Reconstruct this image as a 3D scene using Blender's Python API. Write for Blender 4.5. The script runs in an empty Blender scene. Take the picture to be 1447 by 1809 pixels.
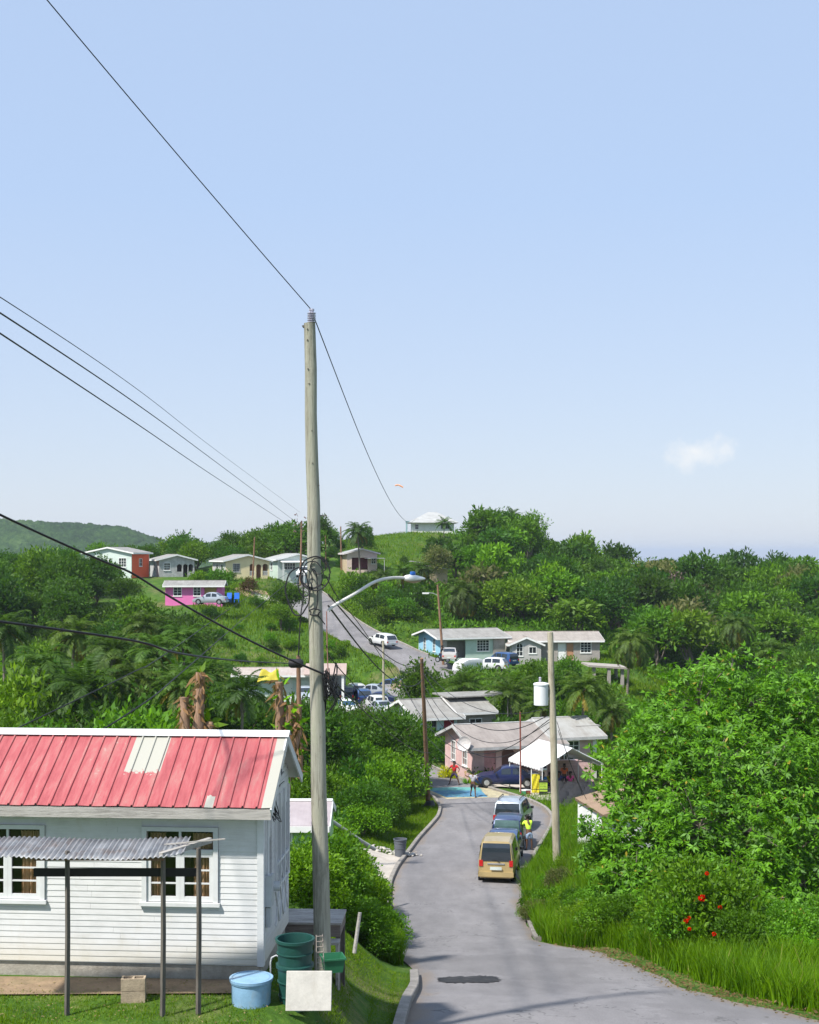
import bpy, bmesh, math, random
import numpy as np
from mathutils import Vector, Matrix, geometry
SC = bpy.context.scene
COL = SC.collection
R = math.radians
PI = math.pi

# ---------------------------------------------------------------- camera, world, sun
CAMZ = 20.0
F = 2400.0
W0, H0 = 1447.0, 1809.0
CX, CY = 723.5, 975.0
cd = bpy.data.cameras.new('camera')
cam = bpy.data.objects.new('camera', cd); COL.objects.link(cam)
cam.location = (0, 0, CAMZ); cam.rotation_euler = (R(90), 0, 0)
cd.sensor_fit = 'VERTICAL'; cd.sensor_height = 36.0
cd.lens = F / H0 * 36.0
cd.shift_y = (CY - H0 / 2) / H0
cd.clip_start = 0.5; cd.clip_end = 60000
SC.camera = cam

SUN_EL, SUN_AZ = R(54), R(-133)      # azimuth measured from +Y towards +X : sun stands to the left and behind
sdir = Vector((math.sin(SUN_AZ) * math.cos(SUN_EL), math.cos(SUN_AZ) * math.cos(SUN_EL), math.sin(SUN_EL)))
sl = bpy.data.lights.new('sun', 'SUN'); sl.energy = 3.35; sl.angle = R(2.5); sl.color = (1.0, 0.955, 0.89)
so = bpy.data.objects.new('sun', sl); COL.objects.link(so)
so.rotation_euler = sdir.to_track_quat('Z', 'Y').to_euler()
so.location = (0, 0, 60)

wd = bpy.data.worlds.new('World'); SC.world = wd; wd.use_nodes = True
nt = wd.node_tree; nt.nodes.clear()
def wn(t, **k):
    n = nt.nodes.new(t)
    for a, b in k.items(): setattr(n, a, b)
    return n
def wmath(op, a, b=None, c=None):
    n = wn('ShaderNodeMath', operation=op)
    for i, v in enumerate((a, b, c)):
        if v is None: continue
        if isinstance(v, (int, float)): n.inputs[i].default_value = v
        else: nt.links.new(v, n.inputs[i])
    return n.outputs[0]
sky = wn('ShaderNodeTexSky', sky_type='NISHITA'); sky.sun_disc = False
sky.sun_elevation = SUN_EL; sky.sun_rotation = SUN_AZ
sky.air_density = 1.0; sky.dust_density = 0.5; sky.ozone_density = 2.0; sky.altitude = 60
bg = wn('ShaderNodeBackground'); bg.inputs['Strength'].default_value = 0.10
out = wn('ShaderNodeOutputWorld')
tc = wn('ShaderNodeTexCoord'); sep = wn('ShaderNodeSeparateXYZ')
nt.links.new(tc.outputs['Generated'], sep.inputs[0])
yy = wmath('MAXIMUM', sep.outputs[1], 0.05)
u = wmath('DIVIDE', sep.outputs[0], yy); v = wmath('DIVIDE', sep.outputs[2], yy)
nz = wn('ShaderNodeTexNoise'); nz.inputs['Scale'].default_value = 42; nz.inputs['Detail'].default_value = 6; nz.inputs['Roughness'].default_value = 0.62
nt.links.new(tc.outputs['Generated'], nz.inputs['Vector'])
du = wmath('DIVIDE', wmath('SUBTRACT', u, 0.212), 0.040)
dv = wmath('DIVIDE', wmath('SUBTRACT', wmath('SUBTRACT', v, 0.0745), wmath('MULTIPLY', wmath('SUBTRACT', u, 0.212), 0.11)), 0.0135)
rr = wmath('SQRT', wmath('ADD', wmath('MULTIPLY', du, du), wmath('MULTIPLY', dv, dv)))
m = wmath('SUBTRACT', wmath('ADD', 0.72, wmath('MULTIPLY', wmath('SUBTRACT', nz.outputs[0], 0.5), 2.6)), wmath('MULTIPLY', rr, 0.85))
mc = wn('ShaderNodeClamp'); nt.links.new(m, mc.inputs[0])
mm = wmath('MULTIPLY', mc.outputs[0], wmath('GREATER_THAN', sep.outputs[1], 0.1))
mx = wn('ShaderNodeMix', data_type='RGBA')
nt.links.new(wmath('MULTIPLY', mm, 0.85), mx.inputs[0])
hzm = wn('ShaderNodeMix', data_type='RGBA'); hzm.inputs[0].default_value = 0.84      # thin even veil of humid haze in the sky
nt.links.new(sky.outputs[0], hzm.inputs[6]); vl = wn('ShaderNodeMix', data_type='RGBA'); vl.clamp_factor = True; nt.links.new(wmath('MULTIPLY', sep.outputs[2], 4.0), vl.inputs[0])
vl.inputs[6].default_value = (2.85, 3.10, 3.62, 1); vl.inputs[7].default_value = (2.30, 2.95, 4.10, 1); nt.links.new(vl.outputs[2], hzm.inputs[7])
nt.links.new(hzm.outputs[2], mx.inputs[6]); mx.inputs[7].default_value = (4.5, 4.5, 4.45, 1)
nt.links.new(mx.outputs[2], bg.inputs[0]); nt.links.new(bg.outputs[0], out.inputs[0])

SC.view_settings.view_transform = 'Standard'; SC.view_settings.look = 'None'
SC.view_settings.exposure = 1.15; SC.view_settings.gamma = 1.0; SC.view_settings.use_curve_mapping = False
SC.cycles.max_bounces = 6; SC.cycles.diffuse_bounces = 3; SC.cycles.glossy_bounces = 2
SC.cycles.transmission_bounces = 4; SC.cycles.transparent_max_bounces = 6; SC.cycles.volume_bounces = 0
SC.cycles.use_denoising = True

# ---------------------------------------------------------------- helpers
def P(px, py, Y): return Vector(((px - CX) * Y / F, Y, CAMZ - (py - CY) * Y / F))
def XY(px, Y): return ((px - CX) * Y / F, Y)
def proj(x, y, z): return (CX + F * x / y, CY - F * (z - CAMZ) / y)

def tag(o, label=None, cat=None, group=None, kind=None):
    if label: o['label'] = label
    if cat: o['category'] = cat
    if group: o['group'] = group
    if kind: o['kind'] = kind
    return o
def empty(name, loc, rz=0, label=None, cat=None, group=None):
    o = bpy.data.objects.new(name, None); COL.objects.link(o)
    o.empty_display_size = 0.2
    o.location = loc; o.rotation_euler = (0, 0, rz)
    return tag(o, label, cat, group)
def link(name, me, parent=None, loc=None):
    o = bpy.data.objects.new(name, me); COL.objects.link(o)
    if parent: o.parent = parent
    if loc is not None: o.location = loc
    return o
def copy_tree(o, parent=None):
    c = o.copy(); COL.objects.link(c); c.parent = parent
    for ch in [k for k in ALLCH.get(o.name, [])]:
        copy_tree(ch, c)
    return c
ALLCH = {}
def register(o):
    ALLCH[o.name] = list(o.children)
    for c in o.children: register(c)

class MB:
    def __init__(s): s.v = []; s.f = []; s.m = []; s.M = Matrix.Identity(4)
    def add(s, vs, fs, mi=0):
        b = len(s.v); s.v += [tuple(s.M @ Vector(p)) for p in vs]
        for f in fs: s.f.append(tuple(b + i for i in f)); s.m.append(mi)
    def box(s, c, size, mi=0, rz=0, rot=None):
        x, y, z = (k / 2 for k in size)
        vs = [Vector(p) for p in ((-x,-y,-z),(x,-y,-z),(x,y,-z),(-x,y,-z),(-x,-y,z),(x,-y,z),(x,y,z),(-x,y,z))]
        m = rot if rot is not None else Matrix.Rotation(rz, 3, 'Z')
        s.add([m @ p + Vector(c) for p in vs], [(0,3,2,1),(4,5,6,7),(0,1,5,4),(1,2,6,5),(2,3,7,6),(3,0,4,7)], mi)
    def bb(s, x0, y0, z0, x1, y1, z1, mi=0): s.box(((x0+x1)/2,(y0+y1)/2,(z0+z1)/2), (abs(x1-x0),abs(y1-y0),abs(z1-z0)), mi)
    def beam(s, a, b, w, h, mi=0):
        a, b = Vector(a), Vector(b); d = b - a
        q = d.to_track_quat('X', 'Z').to_matrix()
        s.box((a + b) / 2, (d.length, w, h), mi, rot=q)
    def tube(s, pts, r, n=8, mi=0, cap=True):
        pts = [Vector(p) for p in pts]; rs = r if isinstance(r, (list, tuple)) else [r] * len(pts)
        vs = []; fs = []; ref = None
        for i, p in enumerate(pts):
            t = (pts[min(i+1, len(pts)-1)] - pts[max(i-1, 0)]).normalized()
            if ref is None: ref = Vector((0,0,1)) if abs(t.z) < 0.9 else Vector((1,0,0))
            a = (ref - t * ref.dot(t)).normalized(); ref = a; b = t.cross(a)
            for k in range(n):
                th = 2 * PI * k / n; vs.append(p + (a * math.cos(th) + b * math.sin(th)) * rs[i])
        for i in range(len(pts) - 1):
            for k in range(n):
                k2 = (k + 1) % n; fs.append((i*n+k, i*n+k2, (i+1)*n+k2, (i+1)*n+k))
        if cap:
            fs.append(tuple(range(n))[::-1]); fs.append(tuple((len(pts)-1)*n + k for k in range(n)))
        s.add(vs, fs, mi)
    def lathe(s, c, prof, n=20, mi=0, closed=False, cap=True):
        vs = []; fs = []
        for (r, z) in prof:
            for k in range(n):
                th = 2*PI*k/n; vs.append((c[0] + r*math.cos(th), c[1] + r*math.sin(th), c[2] + z))
        for i in range(len(prof)-1):
            for k in range(n):
                k2 = (k+1) % n; fs.append((i*n+k, i*n+k2, (i+1)*n+k2, (i+1)*n+k))
        if cap: fs.append(tuple(range(n))[::-1])
        if closed: fs.append(tuple((len(prof)-1)*n + k for k in range(n)))
        s.add(vs, fs, mi)
    def poly_wall(s, outer, holes, th, fr, mi=0):
        """2-D polygon (u,z) with holes, extruded by th along the frame's normal; fr(u, z, d) gives a point"""
        loops = [outer] + holes
        flat = [p for l in loops for p in l]
        tris = geometry.tessellate_polygon([[Vector((p[0], p[1], 0)) for p in l] for l in loops])
        n = len(flat)
        vs = [fr(p[0], p[1], 0) for p in flat] + [fr(p[0], p[1], th) for p in flat]
        fs = [tuple(t) for t in tris] + [tuple(n + i for i in reversed(t)) for t in tris]
        b = 0
        for l in loops:
            k = len(l)
            for i in range(k):
                j = (i + 1) % k; fs.append((b+i, b+j, n+b+j, n+b+i))
            b += k
        s.add(vs, fs, mi)
    def build(s, name, mats, parent=None, smooth=None, loc=None):
        me = bpy.data.meshes.new(name); me.from_pydata(s.v, [], s.f)
        if not isinstance(mats, (list, tuple)): mats = [mats]
        for m in mats: me.materials.append(m)
        if len(mats) > 1: me.polygons.foreach_set('material_index', s.m)
        bm = bmesh.new(); bm.from_mesh(me); bmesh.ops.recalc_face_normals(bm, faces=bm.faces); bm.to_mesh(me); bm.free()
        if smooth:
            me.polygons.foreach_set('use_smooth', [True] * len(me.polygons)); me.set_sharp_from_angle(angle=R(smooth))
        me.update()
        return link(name, me, parent, loc)

def np_mesh(name, V, Q, mat, smooth=False):
    """V (n,3), Q (m,k) faces"""
    me = bpy.data.meshes.new(name); V = np.asarray(V, dtype=np.float32); Q = np.asarray(Q, dtype=np.int32)
    me.vertices.add(len(V)); me.vertices.foreach_set('co', V.ravel())
    k = Q.shape[1]
    me.loops.add(Q.size); me.loops.foreach_set('vertex_index', Q.ravel())
    me.polygons.add(len(Q)); me.polygons.foreach_set('loop_start', np.arange(0, Q.size, k, dtype=np.int32))
    me.polygons.foreach_set('loop_total', np.full(len(Q), k, dtype=np.int32))
    if smooth: me.polygons.foreach_set('use_smooth', np.ones(len(Q), dtype=bool))
    for mt in (mat if isinstance(mat, (list, tuple)) else [mat]): me.materials.append(mt)
    me.update(calc_edges=True); me.validate()
    return me

# ---------------------------------------------------------------- materials
MATS = {}
class NT:
    def __init__(s, m): s.t = m.node_tree; s.t.nodes.clear()
    def n(s, ty, **k):
        n = s.t.nodes.new(ty)
        for a, b in k.items(): setattr(n, a, b)
        return n
    def l(s, a, b): s.t.links.new(a, b)
    def noise(s, vec, scale, detail=4, rough=0.55, dist=0.0):
        n = s.n('ShaderNodeTexNoise'); n.inputs['Scale'].default_value = scale; n.inputs['Detail'].default_value = detail
        n.inputs['Roughness'].default_value = rough; n.inputs['Distortion'].default_value = dist
        if vec is not None: s.l(vec, n.inputs['Vector'])
        return n.outputs[0]
    def ramp(s, fac, stops):
        n = s.n('ShaderNodeValToRGB'); s.l(fac, n.inputs[0]); e = n.color_ramp.elements
        while len(e) < len(stops): e.new(0.5)
        for i, (p, c) in enumerate(stops):
            e[i].position = p; e[i].color = (*c, 1) if len(c) == 3 else c
        return n.outputs[0]
    def mix(s, f, a, b, bt='MIX'):
        n = s.n('ShaderNodeMix', data_type='RGBA', blend_type=bt)
        if isinstance(f, (int, float)): n.inputs[0].default_value = f
        else: s.l(f, n.inputs[0])
        for i, c in ((6, a), (7, b)):
            if isinstance(c, tuple): n.inputs[i].default_value = (*c, 1) if len(c) == 3 else c
            else: s.l(c, n.inputs[i])
        return n.outputs[2]
    def math(s, op, a, b=0.0, c=None):
        n = s.n('ShaderNodeMath', operation=op)
        for i, v in enumerate((a, b, c)):
            if v is None: continue
            if isinstance(v, (int, float)): n.inputs[i].default_value = v
            else: s.l(v, n.inputs[i])
        return n.outputs[0]
    def scale(s, vec, sc):
        n = s.n('ShaderNodeMapping'); s.l(vec, n.inputs[0]); n.inputs['Scale'].default_value = sc; return n.outputs[0]
    def bump(s, h, strength, dist=0.02):
        n = s.n('ShaderNodeBump'); s.l(h, n.inputs['Height']); n.inputs['Strength'].default_value = strength; n.inputs['Distance'].default_value = dist
        return n.outputs[0]
    def finish(s, col, rough=0.8, normal=None, metallic=0.0, spec=0.4, coat=0.0, rough_link=None):
        b = s.n('ShaderNodeBsdfPrincipled'); o = s.n('ShaderNodeOutputMaterial')
        if isinstance(col, tuple): b.inputs['Base Color'].default_value = (*col, 1)
        else: s.l(col, b.inputs['Base Color'])
        b.inputs['Roughness'].default_value = rough; b.inputs['Metallic'].default_value = metallic
        b.inputs['Specular IOR Level'].default_value = spec; b.inputs['Coat Weight'].default_value = coat
        if rough_link is not None: s.l(rough_link, b.inputs['Roughness'])
        if normal is not None: s.l(normal, b.inputs['Normal'])
        s.l(b.outputs[0], o.inputs[0])
def newmat(name):
    m = bpy.data.materials.new(name); m.use_nodes = True; MATS[name] = m; return m, NT(m)
def plain(name, col, rough=0.7, var=0.25, scale=3.0, dirt=0.0, dirtcol=(0.12,0.1,0.08), bump=0.0, metallic=0, spec=0.4, coat=0, stretch=(1,1,1)):
    """painted / mineral surface: broad variation, fine speckle and dirt blotches in object space"""
    if name in MATS: return MATS[name]
    m, t = newmat(name)
    tc = t.n('ShaderNodeTexCoord').outputs['Object']; tv = t.scale(tc, stretch)
    a = t.noise(tv, scale, 5, 0.6); b = t.noise(tv, scale * 9, 3, 0.6)
    k = t.math('ADD', t.math('MULTIPLY', a, 0.7), t.math('MULTIPLY', b, 0.3))
    lo = tuple(c * (1 - var) for c in col); hi = tuple(min(c * (1 + var), 0.95) for c in col)
    c = t.ramp(k, [(0.3, lo), (0.7, hi)])
    if dirt > 0:
        d = t.ramp(t.noise(tv, scale * 0.6, 6, 0.7, 0.6), [(0.5, (0,0,0)), (0.75, (1,1,1))])
        c = t.mix(t.math('MULTIPLY', d, dirt), c, dirtcol)
    nrm = t.bump(b, bump) if bump > 0 else None
    t.finish(c, rough, nrm, metallic, spec, coat)
    return m
def leafmat(name, dark, light, dry=None, trans=0.38, gloss=0.10, obj_var=0.55):
    if name in MATS: return MATS[name]
    m, t = newmat(name)
    g = t.n('ShaderNodeNewGeometry'); oi = t.n('ShaderNodeObjectInfo'); tc = t.n('ShaderNodeTexCoord').outputs['Object']
    big = t.noise(tc, 0.55, 3, 0.6)
    k = t.math('ADD', t.math('MULTIPLY', g.outputs['Random Per Island'], 0.42), t.math('MULTIPLY', big, 0.62))
    c = t.ramp(k, [(0.15, dark), (0.85, light)])
    if dry: c = t.mix(t.math('GREATER_THAN', g.outputs['Random Per Island'], 0.985), c, dry)
    hs = t.n('ShaderNodeHueSaturation'); t.l(c, hs.inputs['Color'])
    r = oi.outputs['Random']
    t.l(t.math('ADD', 0.482 if obj_var else 0.5, t.math('MULTIPLY', r, 0.035 if obj_var else 0.0)), hs.inputs['Hue'])
    r2 = t.math('FRACT', t.math('MULTIPLY', r, 7.31))
    t.l(t.math('ADD', 1 - obj_var * 0.6, t.math('MULTIPLY', r2, obj_var * 1.3)), hs.inputs['Value'])
    hs.inputs['Saturation'].default_value = 1.0
    d = t.n('ShaderNodeBsdfDiffuse'); t.l(hs.outputs[0], d.inputs[0])
    hs.inputs['Saturation'].default_value = 1.12; tr = t.n('ShaderNodeBsdfTranslucent'); tcx = t.mix(0.5, hs.outputs[0], (0.15, 0.33, 0.01)); t.l(tcx, tr.inputs[0])
    gl = t.n('ShaderNodeBsdfGlossy'); gl.inputs['Roughness'].default_value = 0.6; gl.inputs[0].default_value = (0.8, 0.9, 0.8, 1)
    m1 = t.n('ShaderNodeMixShader'); m1.inputs[0].default_value = trans; t.l(d.outputs[0], m1.inputs[1]); t.l(tr.outputs[0], m1.inputs[2])
    m2 = t.n('ShaderNodeMixShader'); m2.inputs[0].default_value = gloss*0.22; t.l(m1.outputs[0], m2.inputs[1]); t.l(gl.outputs[0], m2.inputs[2])
    o = t.n('ShaderNodeOutputMaterial'); t.l(m2.outputs[0], o.inputs[0])
    return m
def wood(name, base, dark, rough=0.85, sc=(6,6,0.7)):
    if name in MATS: return MATS[name]
    m, t = newmat(name); tc = t.n('ShaderNodeTexCoord').outputs['Object']
    g = t.noise(t.scale(tc, sc), 4, 8, 0.7, 0.4); b = t.noise(tc, 1.3, 4, 0.6)
    k = t.math('ADD', t.math('MULTIPLY', g, 0.65), t.math('MULTIPLY', b, 0.35))
    c = t.ramp(k, [(0.32, dark), (0.52, base), (0.75, tuple(min(1, x * 1.3) for x in base))])
    t.finish(c, rough, t.bump(g, 0.6, 0.02)); return m
# ---------------------------------------------------------------- terrain
# road A : cross sections (Y, z relative to the eye, left x, right x in frame units of the survey)
RA = [(14,-7.4,640,2300),(20,-8.3,680,2000),(24,-8.9,705,1720),(27,-9.4,716,1500),(30,-9.9,728,1300),(33,-10.6,742,1215),(36.5,-11.2,738,1130),(39,-11.6,706,1085),
      (41.5,-12.1,700,1045),(43.5,-12.5,702,948),(46,-12.94,700,940),(50,-13.5,697,930),(54,-13.95,690,920),(58.5,-14.26,692,918),
      (63,-14.6,705,930),(68,-14.95,727,945),(72,-15.2,742,958),(76,-15.4,761,970),(80,-15.6,777,974),(84,-15.85,781,962),
      (88,-16.1,774,935),(92,-16.2,757,880),(97,-16.4,738,824),(104,-16.65,705,772),(112,-16.9,672,730),(119,-17.05,640,694),
      (128,-17.05,606,668),(138,-16.9,566,642),(147,-16.3,540,640)]
RAY = np.array([r[0] for r in RA], float); RAZ = np.array([r[1] for r in RA]) + CAMZ
RAL = np.array([(r[2]-CX)*r[0]/F for r in RA]); RAR = np.array([(r[3]-CX)*r[0]/F for r in RA])
def smooth_tab(Yq, tab):
    # gentle smoothing : average of linear lookups either side
    w = 1.2
    return (np.interp(Yq-w, RAY, tab) + 2*np.interp(Yq, RAY, tab) + np.interp(Yq+w, RAY, tab)) / 4
RBp = [(400,1022,208),(440,1024,206),(500,1031,203),(535,1050,196),(565,1079,186),(610,1111,173),(675,1143,161),(735,1168,155),(758,1186,150.5),(735,1200,148),(700,1215,146.5),(655,1239,144),(610,1256,141)]
def catmull(pts, n):
    pts = [Vector(p) for p in pts]; out = []
    for i in range(len(pts)-1):
        p0 = pts[max(i-1,0)]; p1 = pts[i]; p2 = pts[i+1]; p3 = pts[min(i+2,len(pts)-1)]
        for k in range(n):
            t = k/n; out.append(0.5*((2*p1)+(p2-p0)*t+(2*p0-5*p1+4*p2-p3)*t*t+(3*p1-p0-3*p2+p3)*t**3))
    out.append(pts[-1]); return out
RB = catmull([P(*q) for q in RBp], 14)
RBn = np.array([tuple(p) for p in RB])
HWB = 3.3

ctl_px = [  # (px, py, Y)
 (0,1790,22.4),(228,1785,22.5),(460,1775,23),(590,1762,23.6),(570,1695,25.2),(0,1725,25),(300,1725,25),(640,1735,27),(600,1700,28),(700,1715,30),(620,1665,31.5),(300,1660,31),
 (690,1690,35),(640,1630,38),(560,1600,36),(200,1600,38),(650,1575,47),(500,1560,50),(640,1535,57),(600,1500,66),(690,1500,66),(720,1460,75),(690,1450,80),(640,1430,82),(740,1424,86),(680,1420,90),
 (560,1400,90),(400,1380,92),(200,1365,95),(0,1360,98),(560,1340,112),(400,1330,115),(200,1310,120),(0,1290,125),
 (420,1240,143),(520,1232,146),(300,1240,140),(100,1210,145),(600,1205,152),(640,1180,153),(560,1120,160),(480,1140,155),(460,1090,168),(400,1115,158),(250,1130,150),(100,1140,150),
 (370,1064,170),(300,1066,170),(200,1070,168),(60,1075,165),(430,1060,178),(450,1040,190),(400,1024,197),(460,1024,198),(320,1022,200),(240,1020,200),(100,1020,200),(-60,1020,200),(520,1022,205),(560,1008,212),(620,1008,212),(590,1040,202),
 (650,1060,192),(640,1008,210),(700,1085,180),(700,1040,195),(680,1120,168),(690,1000,212),(650,972,228),(690,955,243),(740,946,262),(800,948,262),(760,972,240),(770,1030,202),(745,1070,186),
 (740,1166,163),(800,1166,163),(900,1168,163),(1050,1172,165),(830,1110,182),(900,1108,180),(1050,1115,185),(880,1185,151),(800,1188,150),
 (830,1068,195),(900,1050,215),(870,972,240),(800,972,242),(940,993,245),(1000,1020,247),(1100,1060,252),(1200,1078,256),(1360,1084,258),(1480,1088,258),
 (1100,1130,190),(1200,1100,215),(1300,1080,220),(1400,1080,220),(1300,1170,185),(1200,1180,180),(1120,1200,165),(1080,1230,150),(1180,1240,150),(1400,1210,160),(1080,1290,125),(1200,1300,125),(1350,1290,130),
 (760,1245,132),(850,1255,130),(950,1265,128),(780,1330,112),(850,1372,101),(900,1382,98),(1000,1388,97),(1060,1382,98),(1110,1360,100),(940,1400,92),(1000,1400,91),(1050,1405,90),(860,1380,98),
 (990,1440,81),(1040,1462,76),(1010,1500,66),(1060,1510,63),(985,1512,58.5),(1060,1540,55),(1000,1580,50),(1100,1590,48),(1200,1590,48),(1350,1590,50),(1450,1580,52),(970,1620,47),(1000,1655,43),(1100,1670,40),(1200,1690,37.5),(1300,1740,33),(1420,1740,33),(1500,1720,35),
 (1150,1480,66),(1200,1440,75),(1350,1400,80),
]
ctl = [tuple(P(*q)) for q in ctl_px]
ctl += [(-30,10,12.6),(0,5,12.8),(30,8,12.4),(-30,30,11.6),(-60,60,6),(-60,100,4),(-70,150,6),(60,60,10),(70,100,5),(80,150,5),(60,20,13),(-70,205,15),(-110,200,14),
        (-60,262,8),(0,290,6),(40,300,2),(80,300,0),(110,250,10),(120,200,8),(-110,120,2),(120,100,6),(-110,40,8),(120,40,12),(-120,270,2),(120,300,-2)]
for i in range(0, len(RA), 1):
    if RA[i][0] > 22:
        yc = RA[i][0]; ctl.append(((RAL[i]+RAR[i])/2, yc, RAZ[i]))
for i in range(6, len(RB)-20, 8): ctl.append(tuple(RB[i]))
CP = np.array(ctl, float)
def tps(r2): return np.where(r2 > 1e-9, 0.5 * r2 * np.log(np.maximum(r2, 1e-9)), 0.0)
S0 = 40.0
def _k(A, B):
    d = ((A[:, None, :2] - B[None, :, :2]) / S0); return tps((d**2).sum(-1))
_n = len(CP); _K = _k(CP, CP) + np.eye(_n) * 0.004
_Pm = np.hstack([np.ones((_n,1)), CP[:, :2] / S0])
_A = np.zeros((_n+3,_n+3)); _A[:_n,:_n] = _K; _A[:_n,_n:] = _Pm; _A[_n:,:_n] = _Pm.T
_w = np.linalg.solve(_A, np.concatenate([CP[:,2], np.zeros(3)]))
def sst(a, b, x):
    t = np.clip((x-a)/(b-a), 0, 1); return t*t*(3-2*t)
def road_dist(x, y):
    """signed-ish distance outside road A / road B, and the road height there"""
    L = smooth_tab(y, RAL); Rr = smooth_tab(y, RAR); z = smooth_tab(y, RAZ)
    dA = np.maximum(np.maximum(L - x, x - Rr), 0); dA = np.where((y < 12) | (y > 148), 99, dA)
    dB = np.full(x.shape, 99.0); zB = np.zeros(x.shape)
    near = (y > 130) & (y < 220) & (np.abs(x) < 60)
    idx = np.nonzero(near)[0]
    for c in range(0, len(idx), 20000):
        ii = idx[c:c+20000]
        d2 = (x[ii][:,None]-RBn[None,:,0])**2 + (y[ii][:,None]-RBn[None,:,1])**2
        j = d2.argmin(1); dB[ii] = np.maximum(np.sqrt(d2[np.arange(len(ii)), j]) - HWB, 0); zB[ii] = RBn[j,2]
    return dA, z, dB, zB
PADS = [  # level building platforms: x, y, radius x, radius y, z
]
def ground_np(x, y):
    x = np.asarray(x, float).ravel(); y = np.asarray(y, float).ravel()
    z = np.empty(x.shape)
    xc = np.clip(x, -125, 125); yc = np.clip(y, 0, 310)
    for c in range(0, len(x), 8000):
        Q = np.stack([xc[c:c+8000], yc[c:c+8000]], 1)
        z[c:c+8000] = _k(Q, CP) @ _w[:_n] + _w[_n] + (Q / S0) @ _w[_n+1:]
    z = np.clip(z, -12, 34)
    # beyond the village the island falls away to the sea
    far = np.maximum(np.maximum(np.abs(x) - 125, 0), np.maximum(y - 305, 0)); far = np.maximum(far, np.maximum(-y, 0) * 0.3)
    z = z - np.minimum(far, 420) * 0.28
    # small relief
    z = z + 0.10*np.sin(x*0.9+1.3*np.sin(y*0.37))*np.sin(y*0.71+x*0.13) + 0.05*np.sin(x*2.3+y*1.1)*np.sin(y*1.9-x*0.7)
    dA, zA, dB, zB = road_dist(x, y)
    wA = 1 - sst(0.25, 2.4, dA); z = z*(1-wA) + (zA-0.07)*wA
    wB = 1 - sst(0.25, 3.5, dB); z = z*(1-wB) + (zB-0.07)*wB
    for (px_, py_, rx, ry, pz) in PADS:
        d = np.maximum(np.abs(x-px_)/rx, np.abs(y-py_)/ry); w = 1 - sst(1.0, 1.45, d); z = z*(1-w) + pz*w
    return z
def gz(x, y): return float(ground_np([x], [y])[0])
PADS += [(P(900,0,168).x, 169, 12.8, 5.4, P(0,1168,163).z), (7.3+1.2, 102.5, 8.5, 5.5, P(0,1386,98).z),
         (P(765,0,265).x, 265, 6.5, 5.5, P(0,947,262).z), (P(418,0,198).x, 199, 5.5, 5, P(0,1023,198).z), (P(300,0,201).x, 202, 4.6, 4.5, P(0,1019,201).z),
         (-6.0, 25.4, 3.5, 2.4, 12.42)]

def axis(segs):
    out = []
    for a, b, st in segs:
        out += list(np.arange(a, b, st))
    return np.array(out + [segs[-1][1]])
gx = axis([(-6000,-1200,1200),(-1200,-400,160),(-400,-120,35),(-120,-40,4),(-40,-12,1.2),(-12,14,0.4),(14,60,1.2),(60,120,4),(120,400,35),(400,1200,160),(1200,6000,1200)])
gy = axis([(-400,-40,60),(-40,10,6),(10,22,1.2),(22,100,0.5),(100,215,1.2),(215,310,3),(310,700,26)])
GX, GY = np.meshgrid(gx, gy); GZ = ground_np(GX, GY)
V = np.stack([GX.ravel(), GY.ravel(), GZ], 1)
ny, nx = GX.shape; I = np.arange(nx*ny).reshape(ny, nx)
Q = np.stack([I[:-1,:-1].ravel(), I[:-1,1:].ravel(), I[1:,1:].ravel(), I[1:,:-1].ravel()], 1)
mg, t = newmat('turf')
g_tc = t.n('ShaderNodeTexCoord').outputs['Object']
n1 = t.noise(g_tc, 0.12, 6, 0.62, 0.4); n2 = t.noise(g_tc, 1.1, 6, 0.7); n3 = t.noise(g_tc, 9, 3, 0.7)
k = t.math('ADD', t.math('MULTIPLY', n2, 0.6), t.math('MULTIPLY', n3, 0.4))
green = t.ramp(k, [(0.3,(0.018,0.045,0.007)),(0.5,(0.050,0.110,0.012)),(0.72,(0.115,0.180,0.025))])
brown = t.ramp(k, [(0.3,(0.085,0.065,0.035)),(0.7,(0.23,0.18,0.10))])
pm = t.ramp(t.math('ADD', t.math('MULTIPLY', n1, 0.7), t.math('MULTIPLY', n2, 0.3)), [(0.53,(0,0,0)),(0.66,(0.75,0.75,0.75))])
t.finish(t.mix(pm, green, brown), 0.95, t.bump(k, 0.8, 0.08), spec=0.15)
tag(link('ground', np_mesh('ground', V, Q, mg, True)), kind='structure')

# sea
msea, t = newmat('sea_water')
tcs = t.n('ShaderNodeTexCoord').outputs['Object']
t.finish((0.035,0.075,0.13), 0.22, t.bump(t.noise(tcs, 0.05, 6, 0.7), 0.35, 3.0), spec=0.5)
s = MB(); s.add([(-30000,-2000,-75),(30000,-2000,-75),(30000,30000,-75),(-30000,30000,-75)], [(0,1,2,3)])
tag(s.build('sea', msea), kind='structure')

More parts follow.
